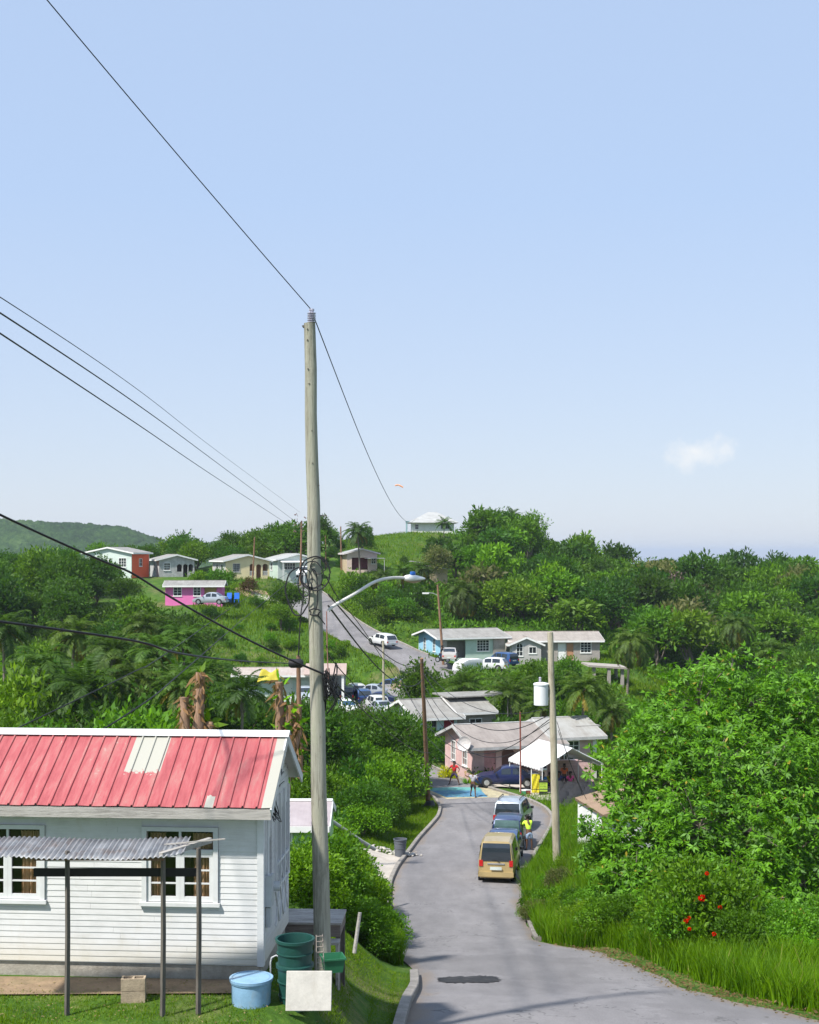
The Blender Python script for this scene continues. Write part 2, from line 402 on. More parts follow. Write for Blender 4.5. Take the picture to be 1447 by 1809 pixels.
# far hills (own forest relief)
def hills_mesh(name, x0, x1, y0, y1, prof, nxh, nyh, seed, mat):
    rs = np.random.RandomState(seed)
    xs = np.linspace(x0, x1, nxh); ys = np.linspace(y0, y1, nyh); X, Y = np.meshgrid(xs, ys)
    crest = np.interp(X, prof[0], prof[1]); yc = (y0+y1)/2
    fall = np.exp(-((Y-yc)/((y1-y0)*0.28))**2)
    Z = -76 + (crest+76)*fall
    for kx in range(26):
        a, b, ph = rs.uniform(-1,1)*0.02*(1+kx*0.5), rs.uniform(-1,1)*0.02*(1+kx*0.5), rs.uniform(0,6.3)
        Z += fall * 3.2/(1+kx*0.45) * np.sin(a*X+b*Y+ph)
    Z += fall*rs.uniform(-2.2,2.2,Z.shape)
    V = np.stack([X.ravel(), Y.ravel(), Z.ravel()], 1); I = np.arange(nxh*nyh).reshape(nyh, nxh)
    Q = np.stack([I[:-1,:-1].ravel(), I[:-1,1:].ravel(), I[1:,1:].ravel(), I[1:,:-1].ravel()], 1)
    return tag(link(name, np_mesh(name, V, Q, mat)), kind='structure')
mh, t = newmat('far_forest')
tch = t.n('ShaderNodeTexCoord').outputs['Object']
hn = t.noise(tch, 0.16, 8, 0.8); hb = t.noise(tch, 0.012, 4, 0.6)
hk = t.math('ADD', t.math('MULTIPLY', hn, 0.6), t.math('MULTIPLY', hb, 0.4))
t.finish(t.ramp(hk, [(0.40,(0.010,0.032,0.008)),(0.5,(0.035,0.085,0.018)),(0.60,(0.09,0.16,0.04))]), 0.95, t.bump(hn, 1.0, 4.0), spec=0.1)
def hp(px, py, Y): return ((px-CX)*Y/F, CAMZ-(py-CY)*Y/F)
pf = [hp(a,b,1300) for a,b in ((-500,965),(-200,940),(0,915),(120,925),(232,933),(275,944),(310,954),(345,950),(400,946),(450,954),(500,962),(560,972),(640,985),(760,1010))]
hills_mesh('hills', -700, 60, 950, 1650, ([p[0] for p in pf], [p[1] for p in pf]), 420, 300, 5, mh)

# ---------------------------------------------------------------- roads
masp, t = newmat('asphalt')
tca = t.n('ShaderNodeTexCoord').outputs['Object']
a1 = t.noise(tca, 0.28, 5, 0.65, 0.3); a2 = t.noise(t.scale(tca, (1.0,0.25,1)), 1.6, 5, 0.65); a3 = t.noise(tca, 26, 4, 0.85)
vo = t.n('ShaderNodeTexVoronoi', feature='DISTANCE_TO_EDGE'); vo.inputs['Scale'].default_value = 0.33
wv = t.n('ShaderNodeMix', data_type='VECTOR'); wv.inputs[0].default_value = 0.28
nn = t.n('ShaderNodeTexNoise'); nn.inputs['Scale'].default_value = 1.4; nn.inputs['Detail'].default_value = 4; t.l(tca, nn.inputs['Vector'])
t.l(tca, wv.inputs[4]); 
vm = t.n('ShaderNodeVectorMath', operation='SCALE'); t.l(nn.outputs[1], vm.inputs[0]); vm.inputs['Scale'].default_value = 2.2
va = t.n('ShaderNodeVectorMath', operation='ADD'); t.l(tca, va.inputs[0]); t.l(vm.outputs[0], va.inputs[1]); t.l(va.outputs[0], vo.inputs['Vector'])
crack = t.ramp(vo.outputs['Distance'], [(0.0,(1,1,1)),(0.012,(0,0,0))])
crm = t.math('MULTIPLY', crack, t.math('GREATER_THAN', a1, 0.53))
kk = t.math('ADD', t.math('ADD', t.math('MULTIPLY', a1, 0.34), t.math('MULTIPLY', a2, 0.26)), t.math('MULTIPLY', a3, 0.40))
ac = t.ramp(kk, [(0.33,(0.115,0.109,0.110)),(0.5,(0.185,0.177,0.179)),(0.68,(0.265,0.253,0.254))])
ac = t.mix(t.math('MULTIPLY', crm, 0.75), ac, (0.05,0.05,0.05))
vc = t.n('ShaderNodeTexVoronoi'); vc.inputs['Scale'].default_value = 0.22; t.l(va.outputs[0], vc.inputs['Vector'])
sc_ = t.n('ShaderNodeSeparateColor'); t.l(vc.outputs['Color'], sc_.inputs[0])
ac = t.mix(t.math('MULTIPLY', t.math('GREATER_THAN', sc_.outputs[0], 0.80), 0.22), ac, (0.10,0.097,0.097))      # old mends
ed = t.n('ShaderNodeAttribute', attribute_name='edge')
em = t.ramp(t.math('ADD', ed.outputs['Fac'], t.math('MULTIPLY', t.math('SUBTRACT', a2, 0.5), 0.5)), [(0.86,(0,0,0)),(1.0,(1,1,1))])
ac = t.mix(t.math('MULTIPLY', em, 0.65), ac, (0.19,0.145,0.10))                                           # soil washed onto the edges
t.finish(ac, 0.9, t.bump(a3, 0.5, 0.01), spec=0.25)

ysA = np.concatenate([np.arange(13, 100, 0.75), np.arange(100, 147.1, 1.0)])
LA = smooth_tab(ysA, RAL); RRt = smooth_tab(ysA, RAR); ZA = smooth_tab(ysA, RAZ)
rsj = np.random.RandomState(3)
LA2 = LA - 0.05; RRj = RRt + np.where(ysA < 62, rsj.uniform(-0.16, 0.16, len(ysA)), 0)
us = np.linspace(0, 1, 13)
V = []
for i in range(len(ysA)):
    for u_ in us:
        x = LA2[i]*(1-u_) + RRj[i]*u_; V.append((x, ysA[i], ZA[i] - 0.05*(2*u_-1)**2 + 0.02))
I = np.arange(len(V)).reshape(len(ysA), 13)
Q = np.stack([I[:-1,:-1].ravel(), I[:-1,1:].ravel(), I[1:,1:].ravel(), I[1:,:-1].ravel()], 1)
tag(link('road', np_mesh('road', V, Q, masp, True)), kind='structure')
_ea = bpy.data.objects['road'].data.attributes.new('edge','FLOAT','POINT'); _ea.data.foreach_set('value', np.tile(np.abs(2*us-1), len(ysA)).astype(np.float32))
def zroad(x, y):
    L = float(smooth_tab(np.array([y]), RAL)[0]); Rr = float(smooth_tab(np.array([y]), RAR)[0]); z = float(smooth_tab(np.array([y]), RAZ)[0])
    u_ = (x-L)/(Rr-L); return z - 0.05*(2*u_-1)**2 + 0.02
def ribbon(name, pts, hw, mat, lift=0.0, kind='structure'):
    V = []; n = len(pts)
    for i, p in enumerate(pts):
        tdir = (pts[min(i+1,n-1)] - pts[max(i-1,0)]); tdir.z = 0; tdir.normalize(); nr = Vector((tdir.y, -tdir.x, 0))
        for k in range(-3, 4): q = p + nr*hw*k/3; V.append((q.x, q.y, p.z + lift - 0.03*abs(k)/3))
    I = np.arange(n*7).reshape(n,7)
    Q = np.stack([I[:-1,:-1].ravel(), I[1:,:-1].ravel(), I[1:,1:].ravel(), I[:-1,1:].ravel()], 1)
    return tag(link(name, np_mesh(name, V, Q, mat, True)), kind=kind)
ribbon('hill_road', RB, HWB, masp, 0.035)
mconc = plain('concrete', (0.25,0.23,0.205), 0.9, 0.35, 2.5, 0.75, (0.11,0.095,0.07), 0.5)
mconc2 = plain('pale_concrete', (0.42,0.38,0.33), 0.9, 0.22, 1.2, 0.35, (0.24,0.19,0.14), 0.4)
def kerb(name, pts, w=0.16, h=0.13, side=1, base=-0.12):
    s = MB(); n = len(pts); vs = []
    for i, p in enumerate(pts):
        tdir = (pts[min(i+1,n-1)] - pts[max(i-1,0)]); tdir.z = 0; tdir.normalize(); nr = Vector((tdir.y, -tdir.x, 0))*side
        for (o, z) in ((0,base),(0.0,h-0.02),(0.02,h),(w,h),(w,base-0.1)): q = p + nr*o; vs.append((q.x,q.y,p.z+z))
    fs = [(i*5+k, i*5+k+1, (i+1)*5+k+1, (i+1)*5+k) for i in range(n-1) for k in range(4)] + [(0,1,2,3,4), tuple((n-1)*5+k for k in range(5))]
    s.add(vs, fs); return tag(s.build(name, mconc), kind='structure')
def edge(side, y0, y1, st=1.0):
    ys = np.arange(y0, y1, st); L = smooth_tab(ys, RAL if side < 0 else RAR); z = smooth_tab(ys, RAZ)
    return [Vector((L[i]+(0.0 if side<0 else 0.0), ys[i], z[i]-0.02)) for i in range(len(ys))]
kerb('kerb', edge(-1, 24, 35.6, 0.6), 0.22, 0.16, -1)
kerb('kerb', edge(-1, 47, 92), 0.18, 0.14, -1)
kerb('kerb', edge(1, 66, 140), 0.18, 0.14, 1)
kerb('kerb', edge(1, 44.5, 58), 0.18, 0.08, 1)
def offs(pts, d):
    out = []; n = len(pts)
    for i, p in enumerate(pts):
        tdir = (pts[min(i+1,n-1)] - pts[max(i-1,0)]); tdir.z = 0; tdir.normalize(); out.append(p + Vector((tdir.y,-tdir.x,0))*d)
    return out
kerb('kerb', offs(RB[:6*14+40-30], -HWB), 0.2, 0.16, -1)
kerb('kerb', offs(RB[8:3*14], HWB), 0.2, 0.16, 1)

# driveway slabs, court paint, tar patch
def sheet(name, pts, mat, fn, lift, n=6, kind='structure', th=0.0):
    """bilinear sheet through 4 corners draped with fn(x, y)"""
    a, b, c, d = pts; V = []
    for j in range(n+1):
        for i in range(n+1):
            s_, t_ = i/n, j/n
            x = (a[0]*(1-s_)+b[0]*s_)*(1-t_) + (d[0]*(1-s_)+c[0]*s_)*t_; y = (a[1]*(1-s_)+b[1]*s_)*(1-t_) + (d[1]*(1-s_)+c[1]*s_)*t_
            V.append((x, y, fn(x, y)+lift))
    I = np.arange((n+1)**2).reshape(n+1,n+1)
    Q = np.stack([I[:-1,:-1].ravel(), I[:-1,1:].ravel(), I[1:,1:].ravel(), I[1:,:-1].ravel()], 1)
    return tag(link(name, np_mesh(name, V, Q, mat)), kind=kind)
def rx(side, y): return float(smooth_tab(np.array([float(y)]), RAL if side < 0 else RAR)[0])
sheet('driveway', [(rx(-1,56)-0.9,56.5),(rx(-1,57)-0.22,57),(rx(-1,66)-0.22,66),(rx(-1,66)-4.6,67)], mconc2, gz, 0.08)
sheet('driveway', [(rx(-1,48)-0.6,48),(rx(-1,48)-0.22,48),(rx(-1,56)-0.22,56.9),(rx(-1,56)-0.9,56.4)], mconc2, gz, 0.09)
sheet('forecourt', [(P(925,0,88).x,88.6),(P(990,0,86).x,87),(P(1000,0,93).x,95),(P(935,0,93).x,95)], mconc2, gz, 0.09)
sheet('forecourt', [(P(835,0,96).x,96.6),(P(950,0,95).x,95.8),(P(940,0,99).x,99),(P(850,0,99).x,99.2)], mconc2, gz, 0.07)
sheet('dirt_path', [(P(415,0,182).x,182),(P(500,0,184).x,184),(P(470,0,190).x,190),(P(415,0,187).x,187)], plain('bare_dirt',(0.34,0.23,0.15),0.95,0.3,0.8,0.4,(0.2,0.2,0.07)), gz, 0.12)
sheet('dirt_path', [(P(455,0,186).x,181),(P(505,0,186).x,184.4),(P(488,0,188).x,189),(P(450,0,186).x,186)], plain('pale_grit',(0.5,0.46,0.40),0.95,0.2,0.8), gz, 0.16)
mblue, t = newmat('court_paint')
tcc = t.n('ShaderNodeTexCoord').outputs['Object']
pn = t.noise(tcc, 2.2, 5, 0.65)
t.finish(t.mix(t.ramp(t.noise(tcc, 5.5, 6, 0.75, 0.5), [(0.48,(0,0,0)),(0.66,(0.6,0.6,0.6))]), t.ramp(pn, [(0.3,(0.045,0.15,0.27)),(0.5,(0.06,0.21,0.34)),(0.62,(0.09,0.29,0.33)),(0.75,(0.2,0.33,0.37))]), (0.17,0.165,0.165)), 0.85, t.bump(pn,0.1,0.01))
mteal = plain('court_teal', (0.10,0.30,0.28), 0.75, 0.3, 2.0, 0.3, (0.3,0.4,0.4))
mcy = plain('court_cream', (0.40,0.35,0.22), 0.85, 0.25, 2.5, 0.85, (0.2,0.19,0.18))
def q(px, Y): return XY(px, Y)
mk = lambda nm, pts, mat, l: sheet(nm, pts, mat, zroad, l*.55, 8)
mk('court_markings', [q(744,93.2),q(790,88.6),q(905,89.3),q(880,94.2)], mcy, 0.012)
mk('court_markings', [q(760,92.5),q(789,89.3),q(862,89.3),q(850,92.2)], mblue, 0.018)
mk('court_markings', [q(752,93.6),q(762,92.2),q(853,92.2),q(846,93.9)], mteal, 0.020)
# worn tarred patch on the near road
rs = random.Random(4); m_ = MB(); c_ = P(828,0,34.3); vs = [(c_.x, 34.4, zroad(c_.x, 34.4)+0.016)]
N = 90
for i in range(N):
    a = 2*PI*i/N; ca, sa = math.cos(a), math.sin(a)
    x = c_.x + math.copysign(abs(ca)**0.7, ca)*0.80*(1+rs.uniform(-.13,.10)); y = 34.4 + math.copysign(abs(sa)**0.7, sa)*0.62*(1+rs.uniform(-.25,.2))
    vs.append((x, y, zroad(x, y)+0.016))
m_.add(vs, [(0, i+1, (i+1) % N + 1) for i in range(N)])
tag(m_.build('road_patch', plain('fresh_tar', (0.018,0.018,0.02), 0.8, 0.5, 5, 0.4, (0.12,0.11,0.10))), kind='structure')
# ---------------------------------------------------------------- vegetation
def rhombs(base, dirv, side, ln, wd, fold=0.0):
    """leaf blades : base (n,3) dirv, side unit (n,3), ln, wd (n,) -> V, Q"""
    n = len(base); tip = base + dirv*ln[:,None]; mid = base + dirv*(ln*0.45)[:,None]
    V = np.stack([base, mid - side*(wd/2)[:,None], tip, mid + side*(wd/2)[:,None]], 1).reshape(-1,3)
    return V, np.arange(4*n).reshape(n,4)
def unit(a): return a / np.maximum(np.linalg.norm(a, axis=1, keepdims=True), 1e-6)
def leaf_cloud(rs, centres, radii, per, lsize, out=0.8, up=0.35, aspect=0.42, squash=0.75, droop=0.0):
    VV = []
    c = np.repeat(centres, per, 0); r = np.repeat(radii, per)
    d = unit(rs.normal(size=(len(c),3))); rad = r * rs.uniform(0.25,1.0,len(c))**0.45
    pos = c + d*rad[:,None]*np.array([1,1,squash])
    dirv = unit(d*out + np.array([0,0,up-droop]) + rs.normal(size=d.shape)*0.45)
    side = unit(np.cross(dirv, rs.normal(size=d.shape)*0.6 + np.array([0,0,0.25])))
    ln = lsize*rs.uniform(0.6,1.35,len(c)); return rhombs(pos, dirv, side, ln, ln*aspect)
def limb_mb(s, a, b, r0, r1, rs, wob=0.15, n=5, seg=6):
    a, b = Vector(a), Vector(b); L = (b-a).length; pts = []
    for i in range(n):
        k = i/(n-1); p = a.lerp(b, k)
        if 0 < i < n-1: p += Vector((rs.uniform(-1,1), rs.uniform(-1,1), rs.uniform(-.4,.8)))*L*wob*0.5
        pts.append(p)
    s.tube(pts, [r0+(r1-r0)*i/(n-1) for i in range(n)], seg)
def crown_proto(seed, R_, H_, base, nclump, per, lsize, cr=0.34, aspect=0.42, droop=0.0, flat_bottom=0.35, lobes=5, squash=0.75):
    """centres of leaf clumps spread over an uneven, lobed volume ; H_ total height, base = height of the lowest leaves"""
    rs = np.random.RandomState(seed)
    lob = [(rs.uniform(-.5,.5)*R_, rs.uniform(-.5,.5)*R_, base + (H_-base)*rs.uniform(.35,.68), R_*rs.uniform(.42,.66)) for _ in range(lobes)]
    lob[0] = (0,0,base+(H_-base)*0.6, R_*0.62)
    cs = []
    while len(cs) < nclump:
        L = lob[rs.randint(lobes)]; d = unit(rs.normal(size=(1,3)))[0]
        if d[2] < -flat_bottom: continue
        p = np.array(L[:3]) + d*L[3]*rs.uniform(0.55,1.02)*np.array([1,1,min(1.0,(H_-base)*0.42/(L[3]+.01))])
        if p[2] < base: p[2] = base + rs.uniform(0, .3)
        cs.append(p)
    cs = np.array(cs); rad = R_*cr*rs.uniform(0.55,1.15,len(cs))
    V, Q = leaf_cloud(rs, cs, rad, per, lsize, aspect=aspect, droop=droop, squash=squash)
    return V, Q, cs, lob
mbark = wood('bark', (0.17,0.14,0.11), (0.07,0.055,0.045))
L_dark = leafmat('leaf_dark', (0.009,0.032,0.005), (0.060,0.140,0.014))
L_mid = leafmat('leaf_mid', (0.016,0.055,0.003), (0.125,0.250,0.015))
L_fresh = leafmat('leaf_fresh', (0.030,0.095,0.004), (0.175,0.345,0.014))
L_mango = leafmat('leaf_mango', (0.018,0.078,0.003), (0.175,0.410,0.012), (0.32,0.26,0.05), gloss=0.14, obj_var=0.0)
L_olive = leafmat('leaf_olive', (0.060,0.070,0.022), (0.150,0.145,0.055))
L_palm = leafmat('leaf_palm', (0.020,0.050,0.008), (0.100,0.165,0.030), gloss=0.10)
L_palmdry = leafmat('leaf_palm_dry', (0.16,0.12,0.03), (0.34,0.26,0.07), gloss=0.08)
L_red = leafmat('leaf_maroon', (0.045,0.012,0.015), (0.13,0.03,0.03))
L_yellow = leafmat('leaf_yellow', (0.25,0.28,0.02), (0.55,0.52,0.05))
L_grass = leafmat('grass_blade', (0.038,0.110,0.006), (0.180,0.310,0.030), (0.30,0.26,0.10), gloss=0.06, obj_var=0)
L_grass2 = leafmat('grass_blade_short', (0.050,0.110,0.008), (0.19,0.285,0.040), (0.30,0.24,0.11), gloss=0.04, obj_var=0)

PROTO = {}
def tree_proto(key, seed, R_, H_, base, ncl, per, ls, mat, trunk_r=0.14, **kw):
    V, Q, cs, lob = crown_proto(seed, R_, H_, base, ncl, per, ls, **kw)
    crown = np_mesh('crown', V, Q, mat)
    rs = random.Random(seed); s = MB()
    top = Vector((lob[0][0], lob[0][1], lob[0][2])); fork = Vector((rs.uniform(-.15,.15), rs.uniform(-.15,.15), base*0.55 + 0.15))
    limb_mb(s, (0,0,-0.6), fork, trunk_r*1.25, trunk_r*0.85, rs, 0.06, 5, 8)
    for L in lob[:6]: limb_mb(s, fork, (L[0], L[1], L[2]), trunk_r*0.7, trunk_r*0.28, rs, 0.12, 5, 6)
    for i in range(0, len(cs), max(1, len(cs)//26)):
        L = min(lob, key=lambda q: (q[0]-cs[i][0])**2+(q[1]-cs[i][1])**2+(q[2]-cs[i][2])**2)
        limb_mb(s, (L[0],L[1],L[2]-0.1), tuple(cs[i]), trunk_r*0.26, trunk_r*0.08, rs, 0.12, 4, 4)
    tmp = s.build('trunk', mbark, smooth=50); tm = tmp.data; bpy.data.objects.remove(tmp)
    PROTO[key] = (crown, tm, R_, H_)
def place(key, x, y, sc=1.0, name='broadleaf_tree', label=None, cat='tree', group=None, mat=None, sz=None, dz=0.0, crown_name='crown', z=None):
    cm, tm, R_, H_ = PROTO[key]
    z = gz(x, y) if z is None else z
    e = empty(name, (x, y, z+dz), RND.uniform(0, 6.28), label, cat, group)
    e.scale = (sc*RND.uniform(.9,1.1), sc*RND.uniform(.9,1.1), sz if sz else sc*RND.uniform(.78,1.22))
    c = link(crown_name, cm, e)
    if mat is not None:
        c.material_slots[0].link = 'OBJECT'; c.material_slots[0].material = mat
    link('trunk', tm, e); return e
RND = random.Random(11)
# mid-distance trees
for i in range(4): tree_proto('b%d'%i, 20+i, 3.2, 5.4, 0.7, 150, 26, 0.42, L_mid, 0.17, lobes=6)
for i in range(2): tree_proto('d%d'%i, 40+i, 3.0, 5.8, 1.0, 170, 30, 0.36, L_dark, 0.17, lobes=6)
for i in range(3): tree_proto('s%d'%i, 60+i, 1.25, 1.9, 0.05, 60, 26, 0.24, L_mid, 0.05, lobes=4, flat_bottom=0.6)
for i in range(2): tree_proto('e%d'%i, 140+i, 3.1, 6.6, 1.6, 62, 34, 0.52, L_mid, 0.16, lobes=7, cr=0.25, flat_bottom=0.1)
tree_proto('f0', 151, 2.6, 5.0, 0.6, 90, 22, 0.60, L_mid, 0.16, lobes=5, cr=0.36, droop=.5)
# nearer shrubs and trees with leaf-sized leaves
for i in range(3): tree_proto('n%d'%i, 80+i, 1.2, 1.9, 0.05, 130, 60, 0.115, L_fresh, 0.035, lobes=6, flat_bottom=0.6, aspect=0.5)
tree_proto('dk', 95, 3.1, 5.6, 0.4, 330, 60, 0.24, L_dark, 0.2, lobes=8)

def frond(VV, QQ, rs, base, az, elev, L, droop, lw=0.062, lln=0.80, n=26, nb=[0], twist=0.0):
    pts = []; p = np.array(base, float); e = elev
    N = 12
    for i in range(N+1):
        pts.append(p.copy()); p = p + np.array([math.cos(az)*math.cos(e), math.sin(az)*math.cos(e), math.sin(e)])*L/N; e -= droop/N*(0.5+1.2*i/N)
    pts = np.array(pts); T = np.gradient(pts, axis=0); T = unit(T)
    ss = np.linspace(0.14, 0.99, n); idx = ss*N
    P0 = np.stack([np.interp(idx, np.arange(N+1), pts[:,k]) for k in range(3)], 1); T0 = unit(np.stack([np.interp(idx, np.arange(N+1), T[:,k]) for k in range(3)], 1))
    S = unit(np.cross(T0, np.array([0,0,1.0]))); U = np.cross(S, T0)
    for sg in (-1, 1):
        d = unit(S*sg*0.85 + T0*0.65 - np.array([0,0,1.0])*(0.22 + rs.uniform(0,.35,(n,1))) + U*0.05 + rs.normal(size=(n,3))*0.08)
        ln = lln*L/3.2*np.sin(np.pi*np.clip(0.12+0.80*ss,0,1))**0.6*rs.uniform(.8,1.15,n)
        sd = unit(np.cross(d, U + rs.normal(size=(n,3))*0.3))
        V_, Q_ = rhombs(P0, d, sd, ln, np.full(n, lw*L/3.2*1.5)); VV.append(V_); QQ.append(Q_)
    # rachis as a thin strip
    w = np.linspace(0.035, 0.006, N+1)[:,None]; Sr = unit(np.cross(T, np.array([0,0,1.0])))
    a = pts - Sr*w; b = pts + Sr*w
    for i in range(N): VV.append(np.array([a[i], b[i], b[i+1], a[i+1]])); QQ.append(np.array([[0,1,2,3]]))
def pack(VV, QQ):
    off = 0; Qs = []
    for v_, q_ in zip(VV, QQ): Qs.append(q_ + off); off += len(v_)
    return np.concatenate(VV), np.concatenate(Qs)
def palm_proto(key, seed, Lf, th, nf=24, dry=3, lean=0.6, droop=1.5, tr=0.15, n=46):
    rs = np.random.RandomState(seed); r = random.Random(seed)
    top = Vector((lean*r.uniform(.5,1), lean*r.uniform(-.5,.5), th))
    VV=[];QQ=[]
    for i in range(nf):
        k = i/nf; frond(VV, QQ, rs, top, i*2.399+rs.uniform(-.2,.2), 1.35-1.75*k+rs.uniform(-.12,.12), Lf*rs.uniform(.85,1.1)*(0.8+0.2*k), droop*rs.uniform(.75,1.2), n=n)
    crown = np_mesh('crown', *pack(VV,QQ), L_palm)
    dm = None
    if dry:
        VV=[];QQ=[]
        for i in range(dry): frond(VV, QQ, rs, top-Vector((0,0,.1)), rs.uniform(0,6.28), -0.45+rs.uniform(-.35,.25), Lf*rs.uniform(.7,.95), droop*0.9, n=n)
        dm = np_mesh('dry_fronds', *pack(VV,QQ), L_palmdry)
    s = MB(); pts = [Vector((top.x*(i/8)**1.6, top.y*(i/8)**1.6, -0.6+(th+0.6)*i/8)) for i in range(9)]
    s.tube(pts, [tr*(1.25 if i==0 else 1.0-0.035*i) for i in range(9)], 9)
    for i in range(int(th/0.22)):
        k = i*0.22/th; p = Vector((top.x*k**1.6, top.y*k**1.6, th*k)); s.tube([p, p+Vector((0,0,.04))], [tr*(1.08-.3*k)]*2, 9)
    for i in range(7):
        a = i*0.9; s.lathe((top.x+0.16*math.cos(a), top.y+0.16*math.sin(a), top.z-0.28), [(0.02,-.11),(0.09,-.05),(0.1,.02),(0.02,.11)], 6)
    o = s.build('trunk', wood('palm_bark', (0.22,0.19,0.15), (0.10,0.08,0.06)), smooth=50); tm = o.data; bpy.data.objects.remove(o)
    PROTO[key] = (crown, tm, dm, th)
palm_proto('p0', 5, 3.3, 4.5, 26, 3); palm_proto('p1', 6, 3.1, 6.5, 24, 4, droop=1.7); palm_proto('p2', 7, 3.6, 2.2, 24, 2, lean=.3, droop=1.25)
palm_proto('p3', 8, 3.8, 6.0, 28, 6, droop=2.3)
def palm(key, x, y, label, sc=1.0, group='coconut palms', top=None, dry=True):
    cm, tm, dm, th = PROTO[key]; z = gz(x, y)
    e = empty('coconut_palm', (x, y, z), RND.uniform(0,6.28), label, 'palm tree', group)
    szz = sc
    if top is not None:      # set the trunk length so the crown's heart reaches the height of the real tree
        dz = (top - z) - th*sc
        szz = max(0.25, (top - z)/th)
    t_ = link('trunk', tm, e); t_.scale = (sc, sc, szz)
    c = link('crown', cm, e); c.scale = (sc,)*3; c.location = (0,0, th*(szz-sc))
    if dm and dry: d = link('dry_fronds', dm, e); d.scale = (sc,)*3; d.location = (0,0, th*(szz-sc))
    return e
def palm_at(px, py, Y, key, label, sc=1.0, **k):
    p = P(px, py, Y); return palm(key, p.x, Y, label, sc, top=p.z, **k)

# things that must stay in view : rectangle in the survey frame and its distance
KEEP = [(775,1005,872,1110,182),(1055,1085,1165,1178,150),(1240,1055,1352,1185,160),(775,1150,868,1262,119),(965,1150,1090,1258,104),(600,912,672,965,207),(700,960,770,1030,190),(480,1025,560,1078,196),(545,1070,650,1125,180),(620,1105,790,1190,158),(652,1112,700,1142,165),(733,1105,1050,1170,164),(720,900,805,946,262),(775,1145,890,1188,150),
        (590,1200,705,1268,140),(364,968,478,1026,198),(258,970,345,1018,200),(472,972,560,1025,202),(228,970,256,1010,200),(605,962,665,1006,210),(735,985,790,1022,200),
        (385,1028,470,1100,170),(290,1015,392,1072,170),(385,1160,612,1230,143),(705,1245,1075,1400,97),(695,1325,880,1400,95),(1090,1160,1225,1240,150),(430,1090,560,1165,150)]
def clear(px, pyt, pyb, rad_px, Y):
    for (a,b,c,d,Yk) in KEEP:
        if Y < Yk and px+rad_px*0.8 > a and px-rad_px*0.8 < c and pyt < d-2 and pyb > b+2: return False
    return True
def wood_zone(seed, pxr, Yr, step, keys, scr, label, group, name='broadleaf_tree', mats=(None,), cond=None, cat='tree', limit=400, xoff=0):
    r = random.Random(seed); cand = []
    Y = Yr[0]
    while Y < Yr[1]:
        x0 = (pxr[0]-CX)*Y/F; x1 = (pxr[1]-CX)*Y/F; x = x0 + r.uniform(0, step)
        while x < x1:
            cand.append((x+r.uniform(-.35,.35)*step, Y+r.uniform(-.35,.35)*step)); x += step
        Y += step*0.9
    if not cand: return 0
    zz = ground_np([c[0] for c in cand], [c[1] for c in cand])
    dA, _, dB, _ = road_dist(np.array([c[0] for c in cand]), np.array([c[1] for c in cand])); n = 0
    for (x, y), z, da, db in zip(cand, zz, dA, dB):
        sc = r.uniform(*scr); k = r.choice(keys); R_, H_ = PROTO[k][2]*sc, PROTO[k][3]*sc
        if min(da, db) < R_*0.75: continue
        if any(abs(x-p[0]) < p[2]+R_*0.7 and abs(y-p[1]) < p[3]+R_*0.7 for p in PADS): continue
        px, pyb = proj(x, y, z); _, pyt = proj(x, y, z+H_); rp = R_*F/y
        if cond and not cond(px, pyb, y): continue
        if not clear(px, pyt, pyb, rp, y): continue
        if px < -60 or px > 1510 or n >= limit: continue
        place(k, x, y, sc, name, label, cat, group, mat=r.choice(mats), z=z-0.25*sc); n += 1
    return n
cnt = {}
# the wooded hill behind
def hillc(px, py, y): return not (px < 770 and y > 195) and not (px < 800 and py < 985) and not (px < 830 and y < 172)
cnt['hill'] = wood_zone(1, (745, 1500), (172, 262), 5.9, ['b0','b1','b2','b3','d0','d1','e0','e1','e0','e1','f0','f0'], (0.8, 1.5), 'leafy green tree in the dense wood covering the hill behind the long grey roofed house', 'trees covering the hill', mats=(None,None,L_dark,L_dark,L_dark,L_mid,L_fresh,L_olive), cond=hillc)
cnt['low'] = wood_zone(2, (1075, 1500), (124, 172), 5.6, ['b0','b2','b3','d0','e0','f0'], (0.65, 1.05), 'rounded tree in the hollow at the foot of the wooded hill', 'trees in the hollow', mats=(None,L_dark,L_mid), cond=lambda px,py,y: not (1085 < px < 1235 and 1150 < py < 1262))
cnt['backl'] = wood_zone(3, (-40, 560), (214, 234), 6.5, ['b0','b1','b3','d0','d1'], (0.8, 1.1), 'dark green tree in the belt behind the row of small hilltop houses', 'trees behind the hilltop houses', mats=(L_dark,None,L_dark))
cnt['backm'] = wood_zone(4, (560, 735), (216, 238), 4.0, ['s0','s1','s2','b1'], (0.4, 1.0), 'low bush on the green shoulder below the hilltop house', 'bushes on the shoulder', 'bush', mats=(None,L_dark), cat='bush', cond=lambda px,py,y: px < 655 or y < 222)
cnt['left'] = wood_zone(5, (-40, 345), (112, 166), 6.4, ['b0','b1','b2','d0','d1','e0','f0'], (0.8, 1.25), 'dark bushy tree on the slope below the pink walled house', 'trees on the left slope', mats=(L_dark,L_dark,None), cond=lambda px,py,y: py-0*y > 1030)
cnt['scrub'] = wood_zone(6, (595, 745), (163, 202), 3.0, ['s0','s1','s2'], (0.8, 1.7), 'low green bush on the bank above the bend in the road', 'bushes on the bank above the road', 'bush', mats=(None,L_dark,L_fresh), cat='bush')
cnt['scrub2'] = wood_zone(7, (555, 735), (147, 162), 2.2, ['s0','s1','s2'], (0.5, 1.0), 'low green bush on the grassy slope between the parked cars and the bend', 'bushes below the bend', 'bush', mats=(None,L_fresh,L_fresh), cat='bush')
